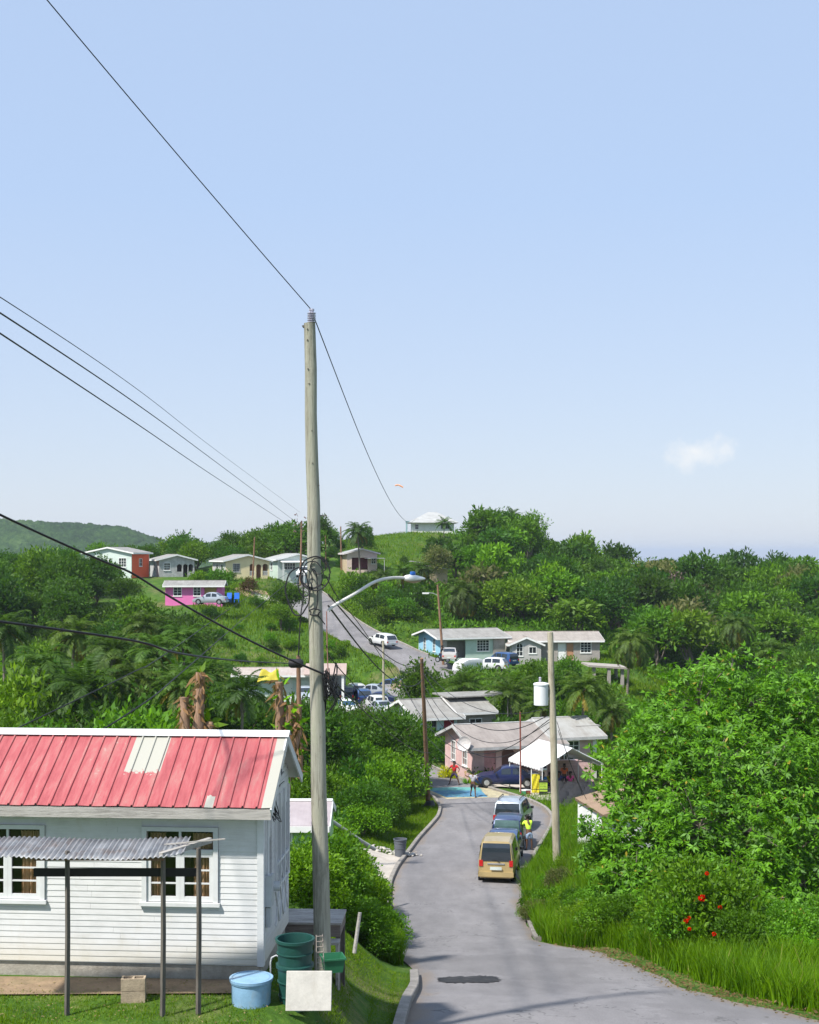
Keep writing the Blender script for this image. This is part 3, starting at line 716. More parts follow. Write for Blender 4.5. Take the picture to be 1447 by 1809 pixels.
cnt['lslope'] = wood_zone(8, (345, 560), (146, 176), 3.0, ['s0','s1','s2'], (0.4, 0.85), 'small bush on the patchy grass slope left of the road', 'bushes on the patchy slope', 'bush', mats=(None,L_fresh,L_dark), cat='bush')
cnt['mid'] = wood_zone(9, (715, 1110), (106, 150), 5.0, ['b0','b1','b2','b3','d0','e1','f0'], (0.5, 0.9), 'leafy tree in the dip behind the pink house', 'trees behind the pink house', mats=(None,L_dark,None,L_mid), cond=lambda px,py,y: not (y > 142 and px < 800) )
cnt['left2'] = wood_zone(15, (-60, 285), (164, 187), 4.6, ['b0','b1','d0','d1','f0'], (0.6, 0.95), 'dark tree left of the hot pink house below the orange sided house', 'trees left of the pink house', mats=(L_dark,None,L_dark))
cnt['backyard'] = wood_zone(10, (-40, 560), (70, 112), 6.0, ['b0','b1','b3','d1'], (0.95, 1.45), 'green tree among the palms behind the red roofed house', 'trees behind the red roof', mats=(None,L_dark,L_fresh))
print('ZONES', cnt)
def undergrowth(name, px0, px1, Y0, Y1, n, per, lsize, r_, mat, seed, label, cond=None, lift=.35):
    rs = np.random.RandomState(seed); Y = np.sqrt(rs.uniform(Y0**2, Y1**2, n)); px = rs.uniform(px0, px1, n); x = (px-CX)*Y/F
    z = ground_np(x, Y); dA,_,dB,_ = road_dist(x, Y); ok = np.minimum(dA, dB) > r_*1.2+.3
    for (a,b,c,d,e) in PADS: ok &= ~((np.abs(x-a) < c+.6) & (np.abs(Y-b) < d+.6))
    if cond: py = CY - F*(z-CAMZ)/Y; ok &= cond(px, py, Y)
    C = np.stack([x,Y,z+lift*rs.uniform(0,1.6,n)],1)[ok]; V, Q = leaf_cloud(rs, C, r_*rs.uniform(.6,1.5,len(C)), per, lsize)
    return tag(link(name, np_mesh(name, V, Q, mat)), label, 'undergrowth', kind='stuff')
undergrowth('undergrowth', 755, 1500, 165, 262, 7000, 16, .55, .8, L_mid, 1, 'tangled green undergrowth filling the ground under the wooded hill', cond=lambda px,py,Y: ~((px<800)&(py<1000)))
undergrowth('undergrowth', 1075, 1500, 112, 168, 3200, 16, .45, .8, L_mid, 2, 'undergrowth in the hollow beyond the mango tree', cond=lambda px,py,Y: ~((px>1080)&(px<1240)&(py>1160)&(py<1250)))
undergrowth('undergrowth', 720, 1110, 104, 149, 2000, 16, .42, .7, L_mid, 3, 'dense growth in the dip behind the pink house')
undergrowth('undergrowth', -60, 600, 60, 112, 3600, 18, .36, .9, L_dark, 4, 'dense growth between the palms behind the red roof', lift=.8)
undergrowth('undergrowth', -60, 370, 112, 160, 2600, 16, .45, .9, L_dark, 5, 'dark growth on the slope under the pink walled house')
undergrowth('undergrowth', 1400, 2600, 44, 112, 2600, 18, .36, 1.0, L_mid, 7, 'rough growth on the open ground past the mango tree', lift=.5)
undergrowth('undergrowth', 600, 745, 162, 200, 900, 18, .38, .7, L_mid, 6, 'scrub on the bank above the road bend')
# ---------------------------------------------------------------- houses
mglass = plain('window_glass', (0.03,0.035,0.04), 0.12, 0.3, 1, spec=0.6)
mwhite = plain('white_paint', (0.74,0.74,0.72), 0.55, 0.08, 2, 0.25, (0.5,0.48,0.42))
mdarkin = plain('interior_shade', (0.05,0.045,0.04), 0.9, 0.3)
def roofmat(name, a, b, sc=2.6, axis=0, streak=0.5):
    if name in MATS: return MATS[name]
    m, t = newmat(name); tc = t.n('ShaderNodeTexCoord').outputs['Object']
    st = t.noise(t.scale(tc, (3,0.35,0.35) if axis == 0 else (0.35,3,0.35)), 1.2, 6, 0.7, 0.3); n = t.noise(tc, 1.1, 5, 0.65)
    k = t.math('ADD', t.math('MULTIPLY', st, streak), t.math('MULTIPLY', n, 1-streak))
    w = t.n('ShaderNodeTexWave', wave_type='BANDS', bands_direction='X' if axis == 0 else 'Y', wave_profile='SIN'); w.inputs['Scale'].default_value = sc; t.l(tc, w.inputs[0])
    t.finish(t.ramp(k, [(0.34,b),(0.62,a)]), 0.6, t.bump(w.outputs[0], 0.7, 0.04), spec=0.4); return m
RF_grey = roofmat('roof_grey', (0.33,0.32,0.295), (0.19,0.18,0.16))
RF_grey_y = roofmat('roof_grey_side', (0.33,0.32,0.295), (0.19,0.18,0.16), axis=1)
RF_beige = roofmat('roof_beige', (0.37,0.33,0.29), (0.24,0.21,0.18))
RF_light = roofmat('roof_light', (0.42,0.43,0.42), (0.28,0.28,0.27), axis=1)
RF_lightx = roofmat('roof_light_long', (0.42,0.43,0.42), (0.28,0.28,0.27))
def arch_poly(u, z, w, h, n=8):
    r = w/2; pts = [(u-r, z), (u+r, z)]
    for i in range(n+1):
        a = PI*i/n; pts.append((u+r*math.cos(a), z+h-r*0.8+r*0.8*math.sin(a)))
    return pts
def rect(u, z, w, h): return [(u-w/2,z),(u+w/2,z),(u+w/2,z+h),(u-w/2,z+h)]
def block(root, ox, oy, W, D, h, s, ridge, walls, roof, ops=(), oe=0.45, og=0.3, th=0.14, base=0.35, basemat=None, rooftrim=None, ovf=None, oz=0.0, porch=None, back=True):
    """one gabled / hipped volume under `root`; ox,oy = centre; walls = dict face->material; ops = (face,u,z,w,h,kind,nx,nz[,mat])"""
    def fr(face):
        if face == 'front': return lambda u,z,d: (ox-W/2+u, oy-D/2+d, oz+z)
        if face == 'back': return lambda u,z,d: (ox-W/2+u, oy+D/2-d, oz+z)
        if face == 'right': return lambda u,z,d: (ox+W/2-d, oy-D/2+u, oz+z)
        return lambda u,z,d: (ox-W/2+d, oy-D/2+u, oz+z)
    for face in ('front','right','left') + (('back',) if back else ()):
        L = W if face in ('front','back') else D
        a, b = (0, L) if face in ('front','back') else (th+0.002, L-th-0.002)
        gab = (ridge == 'x' and face in ('left','right')) or (ridge == 'y' and face in ('front','back'))
        top = [(b,h+(s*min(b,L-b) if gab else 0))] + ([(L/2, h+s*L/2)] if gab else []) + [(a,h+(s*min(a,L-a) if gab else 0))]
        holes = []
        for o in ops:
            if o[0] != face or o[5] == 'decal': continue
            holes.append(arch_poly(*o[1:5]) if 'arch' in o[5] else rect(*o[1:5]))
        m_ = MB(); m_.poly_wall([(a,-base),(b,-base)]+top, holes, th, fr(face)); m_.build('wall', walls.get(face, walls['*']), root)
        for o in ops:
            if o[0] != face: continue
            _, u, z, w, hh, kind, nx_, nz_ = o[:8]; fm = o[8] if len(o) > 8 else mwhite; f = fr(face)
            def bx(mb, u0, z0, u1, z1, d0, d1, mi=0):
                p = [f(u0,z0,d0), f(u1,z1,d1)]; mb.bb(*p[0], *p[1], mi)
            if kind in ('win', 'archwin'):
                fw = 0.07; g = MB()
                bx(g, u-w/2-fw, z-fw, u+w/2+fw, z, -0.035, 0.05); bx(g, u-w/2-fw, z+hh, u+w/2+fw, z+hh+fw, -0.035, 0.05) if kind == 'win' else None
                bx(g, u-w/2-fw, z, u-w/2, z+hh, -0.035, 0.05); bx(g, u+w/2, z, u+w/2+fw, z+hh, -0.035, 0.05)
                for i in range(1, nx_): uu = u-w/2+w*i/nx_; bx(g, uu-0.025, z, uu+0.025, z+hh, 0.03, 0.06)
                for i in range(1, nz_): zz = z+hh*i/nz_; bx(g, u-w/2, zz-0.022, u+w/2, zz+0.022, 0.033, 0.058)
                wn_ = g.build('window', fm, root)
                g = MB(); bx(g, u-w/2, z, u+w/2, z+hh, 0.075, 0.095); g.build('pane', mglass, wn_)
                g = MB(); bx(g, u-w/2-0.12, z-fw-0.06, u+w/2+0.12, z-fw, -0.07, 0.0); g.build('sill', fm, wn_)
            elif kind == 'door':
                g = MB(); bx(g, u-w/2, z, u+w/2, z+hh, 0.06, 0.10)
                bx(g, u-w/2+0.1, z+0.2, u+w/2-0.1, z+hh*0.45, 0.045, 0.06); bx(g, u-w/2+0.1, z+hh*0.52, u+w/2-0.1, z+hh-0.15, 0.045, 0.06)
                d_ = g.build('door', fm, root); g = MB(); bx(g, u+w/2-0.14, z+1.0, u+w/2-0.06, z+1.06, 0.02, 0.06); g.build('handle', mglass, d_)
    # roof
    zt = h; g = MB(); T = 0.09
    rm = roof
    if ridge == 'hip':
        e = oe; k = min(W, D)/2+e
        zr = h + s*(D/2+e) - s*e; ze = h - s*e
        A = [(ox-W/2-e,oy-D/2-e,oz+ze),(ox+W/2+e,oy-D/2-e,oz+ze),(ox+W/2+e,oy+D/2+e,oz+ze),(ox-W/2-e,oy+D/2+e,oz+ze),(ox-W/2+D/2,oy,oz+zr),(ox+W/2-D/2,oy,oz+zr)]
        B = [(x,y,z-T-0.05) for x,y,z in A]
        g.add(A+B, [(0,1,5,4),(1,2,5),(2,3,4,5),(3,0,4),(7,6,10,11),(8,7,11),(9,8,11,10),(6,9,10),(0,6,7,1),(1,7,8,2),(2,8,9,3),(3,9,6,0)])
    else:
        span = (D if ridge == 'x' else W)/2; ln = (W if ridge == 'x' else D)/2 + og
        f1 = oe if ovf is None else ovf
        def pt(a, l, z):   # a across, l along
            return (ox+l, oy+a, oz+z) if ridge == 'x' else (ox+a, oy+l, oz+z)
        z0 = h + s*span + 0.02
        e1, e2 = span + f1, span + oe
        prof = [(-e1, z0-s*e1), (0, z0), (e2, z0-s*e2)]
        vs = [];
        for l in (-ln, ln):
            for (a, z) in prof: vs += [pt(a,l,z), pt(a,l,z+T)]
        g.add(vs, [(1,3,9,7),(3,5,11,9),(0,6,8,2),(2,8,10,4),(0,1,7,6),(4,10,11,5),(0,2,3,1),(2,4,5,3),(6,7,9,8),(8,9,11,10)])
    rf = g.build('roof', rm, root)
    if ridge != 'hip':
        g = MB(); g.beam(pt(0,-ln-0.01,z0+T+0.01), pt(0,ln+0.01,z0+T+0.01), 0.22, 0.05); g.build('ridge_cap', rooftrim or rm, rf)
        g = MB()
        for sg, e in ((-1,e1),(1,e2)): g.beam(pt(sg*(e+0.015),-ln,z0-s*e-0.03), pt(sg*(e+0.015),ln,z0-s*e-0.03), 0.03, 0.20)
        for l in (-ln-0.017, ln+0.017):
            for sg, e in ((-1,e1),(1,e2)): g.beam(pt(0,l,z0-0.02), pt(sg*e,l,z0-s*e-0.02), 0.03, 0.20)
        g.build('fascia', rooftrim or mwhite, rf)
    if porch:
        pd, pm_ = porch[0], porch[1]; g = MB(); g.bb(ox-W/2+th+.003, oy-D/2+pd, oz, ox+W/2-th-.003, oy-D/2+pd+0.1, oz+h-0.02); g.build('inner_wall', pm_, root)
    g = MB(); g.bb(ox-W/2+th, oy-D/2+th, oz-0.1, ox+W/2-th, oy+D/2-th, oz+0.02); g.build('floor', mconc, root)
    return rf
def house_root(name, px, py, Y, W, D, rot, label, cat='house', group=None, z=None):
    """placed by its front-left base corner"""
    c = P(px, py, Y); r = Matrix.Rotation(rot, 3, 'Z'); off = r @ Vector((W/2, D/2, 0))
    return empty(name, (c.x+off.x, Y+off.y, c.z if z is None else z), rot, label, cat, group)

m_cream = plain('cream_wall', (0.72,0.60,0.36), 0.85, 0.07, 1.5, 0.2, (0.5,0.42,0.28))
m_grey = plain('weathered_boards', (0.42,0.42,0.41), 0.9, 0.3, 1.8, 0.6, (0.20,0.19,0.18))
m_mint = plain('mint_wall', (0.45,0.56,0.49), 0.85, 0.1, 1.5, 0.25, (0.3,0.36,0.3))
m_mintpale = plain('pale_mint_wall', (0.55,0.62,0.58), 0.85, 0.1, 1.5, 0.25, (0.4,0.42,0.4))
m_blue = plain('sky_blue_wall', (0.28,0.52,0.68), 0.8, 0.08, 1.5, 0.2, (0.3,0.4,0.45))
m_paleblue = plain('pale_blue_wall', (0.52,0.68,0.72), 0.8, 0.08, 1.5, 0.2, (0.4,0.5,0.5))
m_block = plain('bare_block', (0.33,0.30,0.27), 0.95, 0.2, 3.5, 0.4, (0.2,0.17,0.15), 0.6)
m_tan = plain('tan_wall', (0.48,0.38,0.26), 0.9, 0.15, 2, 0.4, (0.3,0.22,0.15))
m_pinkhot = plain('hot_pink_wall', (0.70,0.17,0.42), 0.8, 0.08, 1.5, 0.15, (0.5,0.15,0.3))
m_yel = plain('yellow_wall', (0.62,0.55,0.22), 0.8, 0.1)
m_orange = plain('orange_wall', (0.80,0.13,0.05), 0.8, 0.08, 1.5, 0.15, (0.5,0.1,0.05))
m_green = plain('lime_wall', (0.34,0.55,0.24), 0.8, 0.1, 1.5, 0.2, (0.25,0.35,0.2))
m_redstep = plain('red_step', (0.38,0.06,0.05), 0.8, 0.15)
m_housewhite = plain('house_white', (0.70,0.70,0.67), 0.8, 0.07, 1.2, 0.25, (0.5,0.48,0.42))
# faded pink block wall with mortar lines
def pinkmat(name, bricks):
    m, t = newmat(name); tc = t.n('ShaderNodeTexCoord').outputs['Object']; n = t.noise(tc, 1.4, 5, 0.65)
    c = t.ramp(n, [(0.3,(0.48,0.31,0.29)),(0.55,(0.62,0.42,0.40)),(0.75,(0.66,0.49,0.46))])
    if bricks:
        mp = t.n('ShaderNodeMapping'); t.l(tc, mp.inputs[0]); mp.inputs['Rotation'].default_value = (R(90),0,0)
        b = t.n('ShaderNodeTexBrick'); t.l(mp.outputs[0], b.inputs[0]); b.inputs['Scale'].default_value = 1.0; b.inputs['Brick Width'].default_value = 0.42; b.inputs['Row Height'].default_value = 0.2; b.inputs['Mortar Size'].default_value = 0.014
        b.inputs[1].default_value = b.inputs[2].default_value = (1,1,1,1); b.inputs[3].default_value = (0,0,0,1)
        c = t.mix(t.math('MULTIPLY', t.math('SUBTRACT', 1.0, b.outputs[0]), 0.45), c, (0.25,0.15,0.14))
    t.finish(c, 0.9, t.bump(n, 0.3, 0.03)); return m
m_pink = pinkmat('faded_pink_wall', False); m_pinkblock = pinkmat('faded_pink_blocks', True)

# hilltop row
h_ = house_root('small_house', 399, 1024, 196, 6.6, 7.0, R(24), 'cream house with arched porch and red steps in the hilltop row', group='hilltop houses')
block(h_, 0,0, 6.6,7.0,2.75,0.24,'y',{'*':m_cream,'left':m_grey}, RF_grey_y, [('front',1.6,1.15,0.95,1.1,'win',4,4,mglass and m_grey),('front',3.95,0.55,0.75,1.7,'arch',0,0),('front',4.95,0.0,0.75,2.2,'arch',0,0),('front',5.95,0.55,0.8,1.7,'arch',0,0),
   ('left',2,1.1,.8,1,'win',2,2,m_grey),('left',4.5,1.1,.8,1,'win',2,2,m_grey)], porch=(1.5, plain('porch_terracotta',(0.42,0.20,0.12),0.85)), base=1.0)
g = MB()
for i in range(3): g.bb(1.15-0.15, -3.5-0.32*(3-i), -1.0, 2.75, -3.5-0.003, -0.33*i-0.02) if i == 0 else g.bb(1.15, -3.5-0.32*(i+1), -1.0, 2.75, -3.503-0.32*i, -0.3*i-0.03)
g.build('steps', m_redstep, h_)
g = MB()
for uu in (3.95, 5.95):
    for i in range(6): x = -3.3+uu-0.32+i*0.13; g.bb(x-.02,-3.46,0.55,x+.02,-3.42,1.15)
    g.bb(-3.3+uu-.37,-3.46,1.15,-3.3+uu+.37,-3.42,1.21)
g.build('railing', mwhite, h_)
h_ = house_root('small_house', 281, 1021, 199, 5.3, 5.6, R(24), 'weathered grey timber house with peeling walls in the hilltop row', group='hilltop houses')
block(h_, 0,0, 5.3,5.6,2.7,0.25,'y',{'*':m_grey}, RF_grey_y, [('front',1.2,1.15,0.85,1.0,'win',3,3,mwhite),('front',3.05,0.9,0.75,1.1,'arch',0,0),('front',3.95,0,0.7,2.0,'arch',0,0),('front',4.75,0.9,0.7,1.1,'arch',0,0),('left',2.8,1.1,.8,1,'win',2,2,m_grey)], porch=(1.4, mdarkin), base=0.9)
h_ = house_root('small_house', 491, 1020, 203, 6.2, 6.4, R(24), 'pale mint house with flat white awning in the hilltop row', group='hilltop houses')
block(h_, 0,0, 6.2,6.4,2.7,0.25,'y',{'*':m_mintpale,'left':m_mint}, RF_light, [('front',1.9,1.2,1.6,0.9,'win',4,2,mwhite),('front',4.6,0,0.9,2.1,'door',1,1,mwhite),('left',3,1.1,.9,1,'win',2,2)], base=0.9)
g = MB(); g.box((-1.0,-3.9,2.35),(3.6,1.5,0.09), rot=Matrix.Rotation(R(8),3,'X')); g.build('awning', mwhite, h_)
g = MB()
for x in (-2.7,0.6): g.tube([(x,-4.5,-.9),(x,-4.5,2.3)],0.05,6)
g.build('awning_post', mwhite, h_)
h_ = house_root('small_house', 150, 1012, 196, 7.3, 6.0, R(-14), 'orange sided house with pale window front at the end of the hilltop row', group='hilltop houses')
block(h_, 0,0, 7.3,6.0,2.9,0.2,'y',{'*':m_mintpale,'right':m_orange}, RF_grey_y, [('front',5.9,0.9,1.1,1.2,'win',3,3,mwhite),('front',3.6,0,0.9,2.1,'door',1,1,mwhite),('front',1.4,0.9,1.1,1.2,'win',3,3,mwhite),('right',3,1.0,.9,1,'win',2,2)], base=1.2)
h_ = house_root('small_house', 613, 1007, 208, 4.7, 5.5, R(12), 'pinkish cream house with open front under a pale gable on the shoulder', group='hilltop houses')
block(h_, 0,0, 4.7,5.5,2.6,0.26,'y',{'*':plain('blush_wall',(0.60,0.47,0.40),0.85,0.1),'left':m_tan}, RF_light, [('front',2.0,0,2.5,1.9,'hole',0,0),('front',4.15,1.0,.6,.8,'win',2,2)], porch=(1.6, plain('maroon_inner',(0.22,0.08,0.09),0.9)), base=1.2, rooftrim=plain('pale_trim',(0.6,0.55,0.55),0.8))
g = MB(); g.bb(0.4,-4.9,1.75,3.2,-2.76,1.85); g.tube([(3.1,-4.8,-1.2),(3.1,-4.8,1.76)],.05,6); g.build('lean_to', RF_light, h_)
h_ = house_root('hillside_shed', 741, 1021, 200, 4.6, 4.0, R(14), 'tan shed with sloping white sheet roof half hidden below the hilltop house', 'shed')
g = MB(); g.bb(-.6,-1.6,-1,2.1,1.6,1.35); g.build('wall', m_tan, h_)
g = MB(); g.box((0.1,-0.2,1.62),(4.6,3.6,0.1), rot=Matrix.Rotation(R(9),3,'Y')); g.build('roof', RF_light, h_)
g = MB(); g.box((-1.2,1.3,2.2),(3.2,2.0,0.1), rot=Matrix.Rotation(R(9),3,'Y')); g.tube([(-2.0,.6,-1),(-2.0,.6,2.2)],.08,6); g.build('upper_roof', RF_light, h_)
h_ = house_root('hill_villa', 728, 947, 261, 8.1, 6.4, R(2), 'white house with pale hipped roof alone on the hilltop', 'house', z=P(0,943,261).z)
block(h_, 0,0, 8.1,6.4,2.6,0.52,'hip',{'*':m_housewhite}, RF_light, [('front',3.0,0.0,1.0,2.0,'door',1,1,mwhite),('front',6.4,1.0,1.6,1.1,'win',4,2,m_grey),('front',0.9,0.9,0.6,0.9,'win',1,2)], oe=0.75, base=1.0)
g = MB(); g.bb(-5.2,-3.2,2.35,-4.0,2.5,2.44); g.tube([(-5.0,-3.05,-.8),(-5.0,-3.05,2.36)],.07,6); g.tube([(-5.0,2.3,-.8),(-5.0,2.3,2.36)],.07,6); g.build('side_porch', plain('porch_teal',(0.2,0.38,0.4),0.7), h_)
g = MB(); g.bb(-4.8,-3.6,-.5,-3.3,-3.22,0.35); g.build('water_tank', m_block, h_)
# hot pink house with grey roof
h_ = house_root('small_house', 292, 1065, 168, 7.0, 4.6, R(4), 'hot pink house under a long grey roof below the hilltop row')
block(h_, 0,0, 7.0,4.6,2.15,0.2,'x',{'*':m_pinkhot}, RF_grey, [('front',5.55,0,1.5,1.95,'hole',0,0),('front',3.9,0.9,0.8,1.0,'win',2,3),('front',1.5,0.9,0.9,1.0,'win',2,3)], porch=(0.9, m_yel), base=1.0)
g = MB(); g.box((-0.2-0.0+2.05,-1.36,1.5),(0.8,0.05,0.6)); g.build('pane', mglass, h_)
# long roofed terrace by the bend
TB = P(0,1167,163).z
h_ = house_root('terrace_house', 779, 1165, 160.5, 8.2, 7.6, R(20), 'sky blue gabled house end joined to a mint front by the road bend', group='long grey roofed terrace', z=P(0,1163,161).z)
block(h_, 0,0, 8.2,7.6,2.45,0.19,'x',{'*':m_mint,'left':m_blue}, RF_grey, [('left',2.2,0.75,0.75,1.45,'archwin',2,4),('left',5.4,0.75,0.75,1.45,'archwin',2,4),('front',1.9,0,2.5,2.1,'hole',0,0),('front',5.4,0.8,1.5,1.25,'win',4,4)], porch=(1.5, plain('porch_stone',(0.32,0.30,0.27),0.9)), base=1.4, oe=0.5, og=0.7)
g = MB(); g.bb(-4.1,-4.0,-1.2,-3.4,-3.803,2.3); g.build('pilaster', m_block, h_)
g = MB(); g.bb(2.6,-3.95,-1.2,4.1,-3.803,2.38); g.build('block_panel', m_block, h_)
h_ = house_root('terrace_house', 905, 1168, 163.0, 10.6, 7.0, R(3), 'grey block house with small projecting gable and white window at right of the terrace', group='long grey roofed terrace', z=P(0,1165,164).z)
block(h_, 0,0, 10.6,7.0,2.35,0.22,'x',{'*':m_block}, RF_beige, [('front',2.7,0.9,0.9,1.1,'win',2,3),('front',6.0,0,0.95,2.0,'door',1,1,mwhite),('front',7.0,0,0.8,2.0,'door',1,1,plain('brown_door',(0.42,0.22,0.12))),('front',8.9,0.9,1.2,1.2,'win',3,4)], base=1.6, oe=0.45, og=0.5)
block(h_, -3.9,-4.6, 3.5,2.2,2.1,0.42,'y',{'*':plain('grey_stucco',(0.40,0.385,0.37),0.9,0.15,2,0.3,(0.25,0.24,0.22))}, RF_beige, [('left',1.1,0.9,.7,1.1,'win',3,3),('front',0.95,0.7,0.7,1.4,'archwin',2,3),('front',2.5,1.0,0.8,0.7,'win',2,1)], base=1.6, back=False)
e_ = empty('concrete_shelter', (P(1068,0,158).x, 158, gz(P(1068,0,158).x,158)), R(4), 'flat concrete slab roof on three rough posts beside the terrace', 'shelter')
zt = P(0,1176,158).z - e_.location.z
g = MB(); g.box((0,0,zt),(4.6,4.4,0.22), rot=Matrix.Rotation(R(4),3,'Y')); g.build('slab', m_block, e_)
for x, y in ((-1.6,-1.7),(0.1,-1.9),(1.7,-1.7),(1.7,1.6)):
    g = MB(); g.bb(x-.18,y-.18,-1.2,x+.18,y+.18,zt-0.1-.07*x); g.build('post', m_block, e_)
# white and pale blue house behind, then the big pink house
h_ = house_root('road_house', 738, 1318, 109, 3.4, 6.4, R(20), 'white and pale blue house with low grey roof behind the brown pole', 'house')
block(h_, 0,0, 3.4,6.4,2.35,0.3,'x',{'*':m_paleblue,'left':m_housewhite}, RF_grey, [('left',2.4,0.9,0.6,1.1,'win',1,2),('left',4.9,0.9,0.6,1.1,'win',1,2),('front',1.2,0.9,0.8,1.1,'win',2,2),('front',2.7,0.0,0.9,2.0,'door',1,1,plain('wine_door',(0.3,0.03,0.05)))], base=1.4, oe=0.6, og=0.5)
block(h_, 3.5,0.2, 3.6,6.0,2.55,0.29,'x',{'*':m_block}, RF_grey, [('front',1.8,0.9,1.0,1.0,'win',2,2)], base=1.4, og=0.02)
g = MB(); g.bb(1.7,-1.2,3.52,7.4,2.4,3.62); g.tube([(7.2,-1.0,-1.4),(7.2,-1.0,3.53)],.08,6); g.build('flat_roof', RF_grey, h_)
h_ = house_root('road_house', 838, 1376, 97.5, 9.6, 6.6, R(17), 'long pink house with arched verandah and grey corrugated roof behind the white tent', 'house')
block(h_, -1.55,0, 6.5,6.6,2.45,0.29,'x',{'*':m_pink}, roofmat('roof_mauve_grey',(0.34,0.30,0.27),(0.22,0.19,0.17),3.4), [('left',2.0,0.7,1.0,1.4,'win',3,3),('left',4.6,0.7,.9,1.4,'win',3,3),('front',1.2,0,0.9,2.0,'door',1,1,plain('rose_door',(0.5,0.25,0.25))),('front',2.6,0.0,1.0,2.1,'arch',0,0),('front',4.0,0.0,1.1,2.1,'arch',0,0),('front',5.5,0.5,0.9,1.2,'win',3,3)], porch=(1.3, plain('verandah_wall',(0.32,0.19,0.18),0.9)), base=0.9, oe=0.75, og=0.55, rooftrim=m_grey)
block(h_, 3.35,0.25, 3.3,6.1,2.75,0.29,'x',{'*':m_pink}, roofmat('roof_pale_end',(0.40,0.40,0.38),(0.27,0.25,0.22),3.4), [('front',1.1,1.0,1.5,1.3,'win',4,4),('right',3,1,1,1.1,'win',2,3)], base=0.9, oe=0.6, og=0.6, rooftrim=m_grey)
g = MB(); g.bb(3.9,-1.6,3.15,5.9,1.2,3.25); g.build('flat_roof', RF_grey, h_)
g = MB(); g.bb(4.7,-2.83,-.9,5.0,-2.7,2.7); g.build('downpipe', mwhite, h_)
g = MB(); prof = [(0.02,0.0),(0.35,.05),(0.6,.16),(0.78,.32)]; g.lathe((0,0,0), prof, 18); dish = g.build('satellite_dish', plain('dish_grey',(0.45,0.43,0.42),0.5), h_); dish.location = (-5.6,-3.6,2.55); dish.scale = (.7,.7,.7); dish.rotation_euler = (R(70),0,R(-45))
for m_o in (dish,):
    sm = m_o.modifiers.new('t','SOLIDIFY'); sm.thickness = 0.02
g = MB(); g.tube([(0,0,0.02),(0,0.05,-0.3)],.03,6); g.tube([(0,-.55,.1),(0,0,.55)],.015,5); g.build('arm', m_grey, dish)
# pink block yard wall under the tent
yw = P(968,1400,95); e_ = empty('yard_wall', (yw.x, 95.2, gz(yw.x,95.2)), R(6), 'low faded pink block wall behind the tent', 'wall')
g = MB(); g.bb(0,0,-0.6,3.3,0.2,1.95); g.build('blocks', m_pinkblock, e_); g = MB(); g.bb(-.04,-.04,1.953,3.34,0.24,2.03); g.build('coping', m_pink, e_)
# building with long shallow roof over the parking area
h_ = house_root('parking_house', 412, 1237, 141.5, 11.3, 5.6, R(2), 'low building with long rusty grey roof and white porch columns beside the parked cars', 'building')
block(h_, -1.6,0.8, 8.1,4.0,2.6,0.2,'x',{'*':m_mintpale}, roofmat('roof_rust_grey',(0.46,0.41,0.37),(0.33,0.26,0.22)), [('front',2,0.9,1,1,'win',2,2),('front',5.6,0,1,2,'door',1,1,mwhite)], base=1.2, oe=0.9, og=0.3)
g = MB(); g.box((3.9,0,2.95),(4.4,5.2,0.12), rot=Matrix.Rotation(R(8),3,'X')); g.build('porch_roof', roofmat('roof_pinkish',(0.47,0.36,0.31),(0.37,0.28,0.24)), h_)
for x in (2.6, 4.2, 5.75): g = MB(); g.bb(x-.13,-2.4,-1.2,x+.13,-2.14,2.6); g.box((x,-2.27,2.5),(0.4,0.4,0.14)); g.build('column', mwhite, h_)
g = MB(); g.bb(2.5,1.9,-1.0,6.0,2.05,2.7); g.build('porch_wall', m_grey, h_)
# yellow tarp, slung as a folded sheet
g = MB(); vs=[]; nA=9
for j in range(nA):
    for i in range(nA):
        s_, t_ = i/(nA-1), j/(nA-1); vs.append((1.7*s_-0.5*t_*(1-s_), -0.5*t_, -1.25*t_-0.25*math.sin(PI*s_)*(1-t_)+0.12*math.sin(9*s_+5*t_)))
g.add(vs, [(j*nA+i,j*nA+i+1,(j+1)*nA+i+1,(j+1)*nA+i) for i in range(nA-1) for j in range(nA-1)])
o = g.build('tarpaulin', plain('yellow_tarp',(0.45,0.38,0.03),0.7,0.15,2), None, 60); o.location = P(463,1182,138); tag(o, 'yellow tarpaulin slung from the eave of the low building', 'tarpaulin')
sm = o.modifiers.new('t','SOLIDIFY'); sm.thickness = 0.02
# green house corner seen past the gable
h_ = house_root('green_house', 436, 1530, 45, 2.7, 3.0, R(0), 'lime green house with pink edged corrugated roof behind the tall pole', 'house')
zb = h_.location.z
block(h_, 0,0, 2.7,3.0,1.35,0.3,'x',{'*':m_green}, roofmat('roof_pinkwhite',(0.52,0.46,0.47),(0.40,0.34,0.35),9), [('front',1.2,0.3,0.5,0.8,'win',1,2)], base=1.5, oe=0.25, og=0.05, rooftrim=mwhite)
# shed on the right verge
sx = P(1038,0,62).x; e_ = empty('verge_shed', (sx+1.6, 64.4, gz(sx, 64)), R(10), 'small white walled shed with brown board roof buried in the mango tree', 'shed')
zr = P(0,1424,62).z - e_.location.z
g = MB(); g.bb(-1.2,-2,-0.8,1.8,2,zr-0.45); g.build('wall', m_housewhite, e_)
g = MB(); g.box((0.1,-0.1,zr-0.1),(2.9,4.4,0.14), rot=Matrix.Rotation(R(-14),3,'Y')); g.build('roof', wood('brown_boards',(0.26,0.18,0.12),(0.12,0.08,0.05)), e_)
g = MB(); g.bb(-1.26,-2.06,-0.8,-1.14,-1.94,zr-0.5); g.build('corner_post', wood('brown_boards',(0,0,0),(0,0,0)), e_)
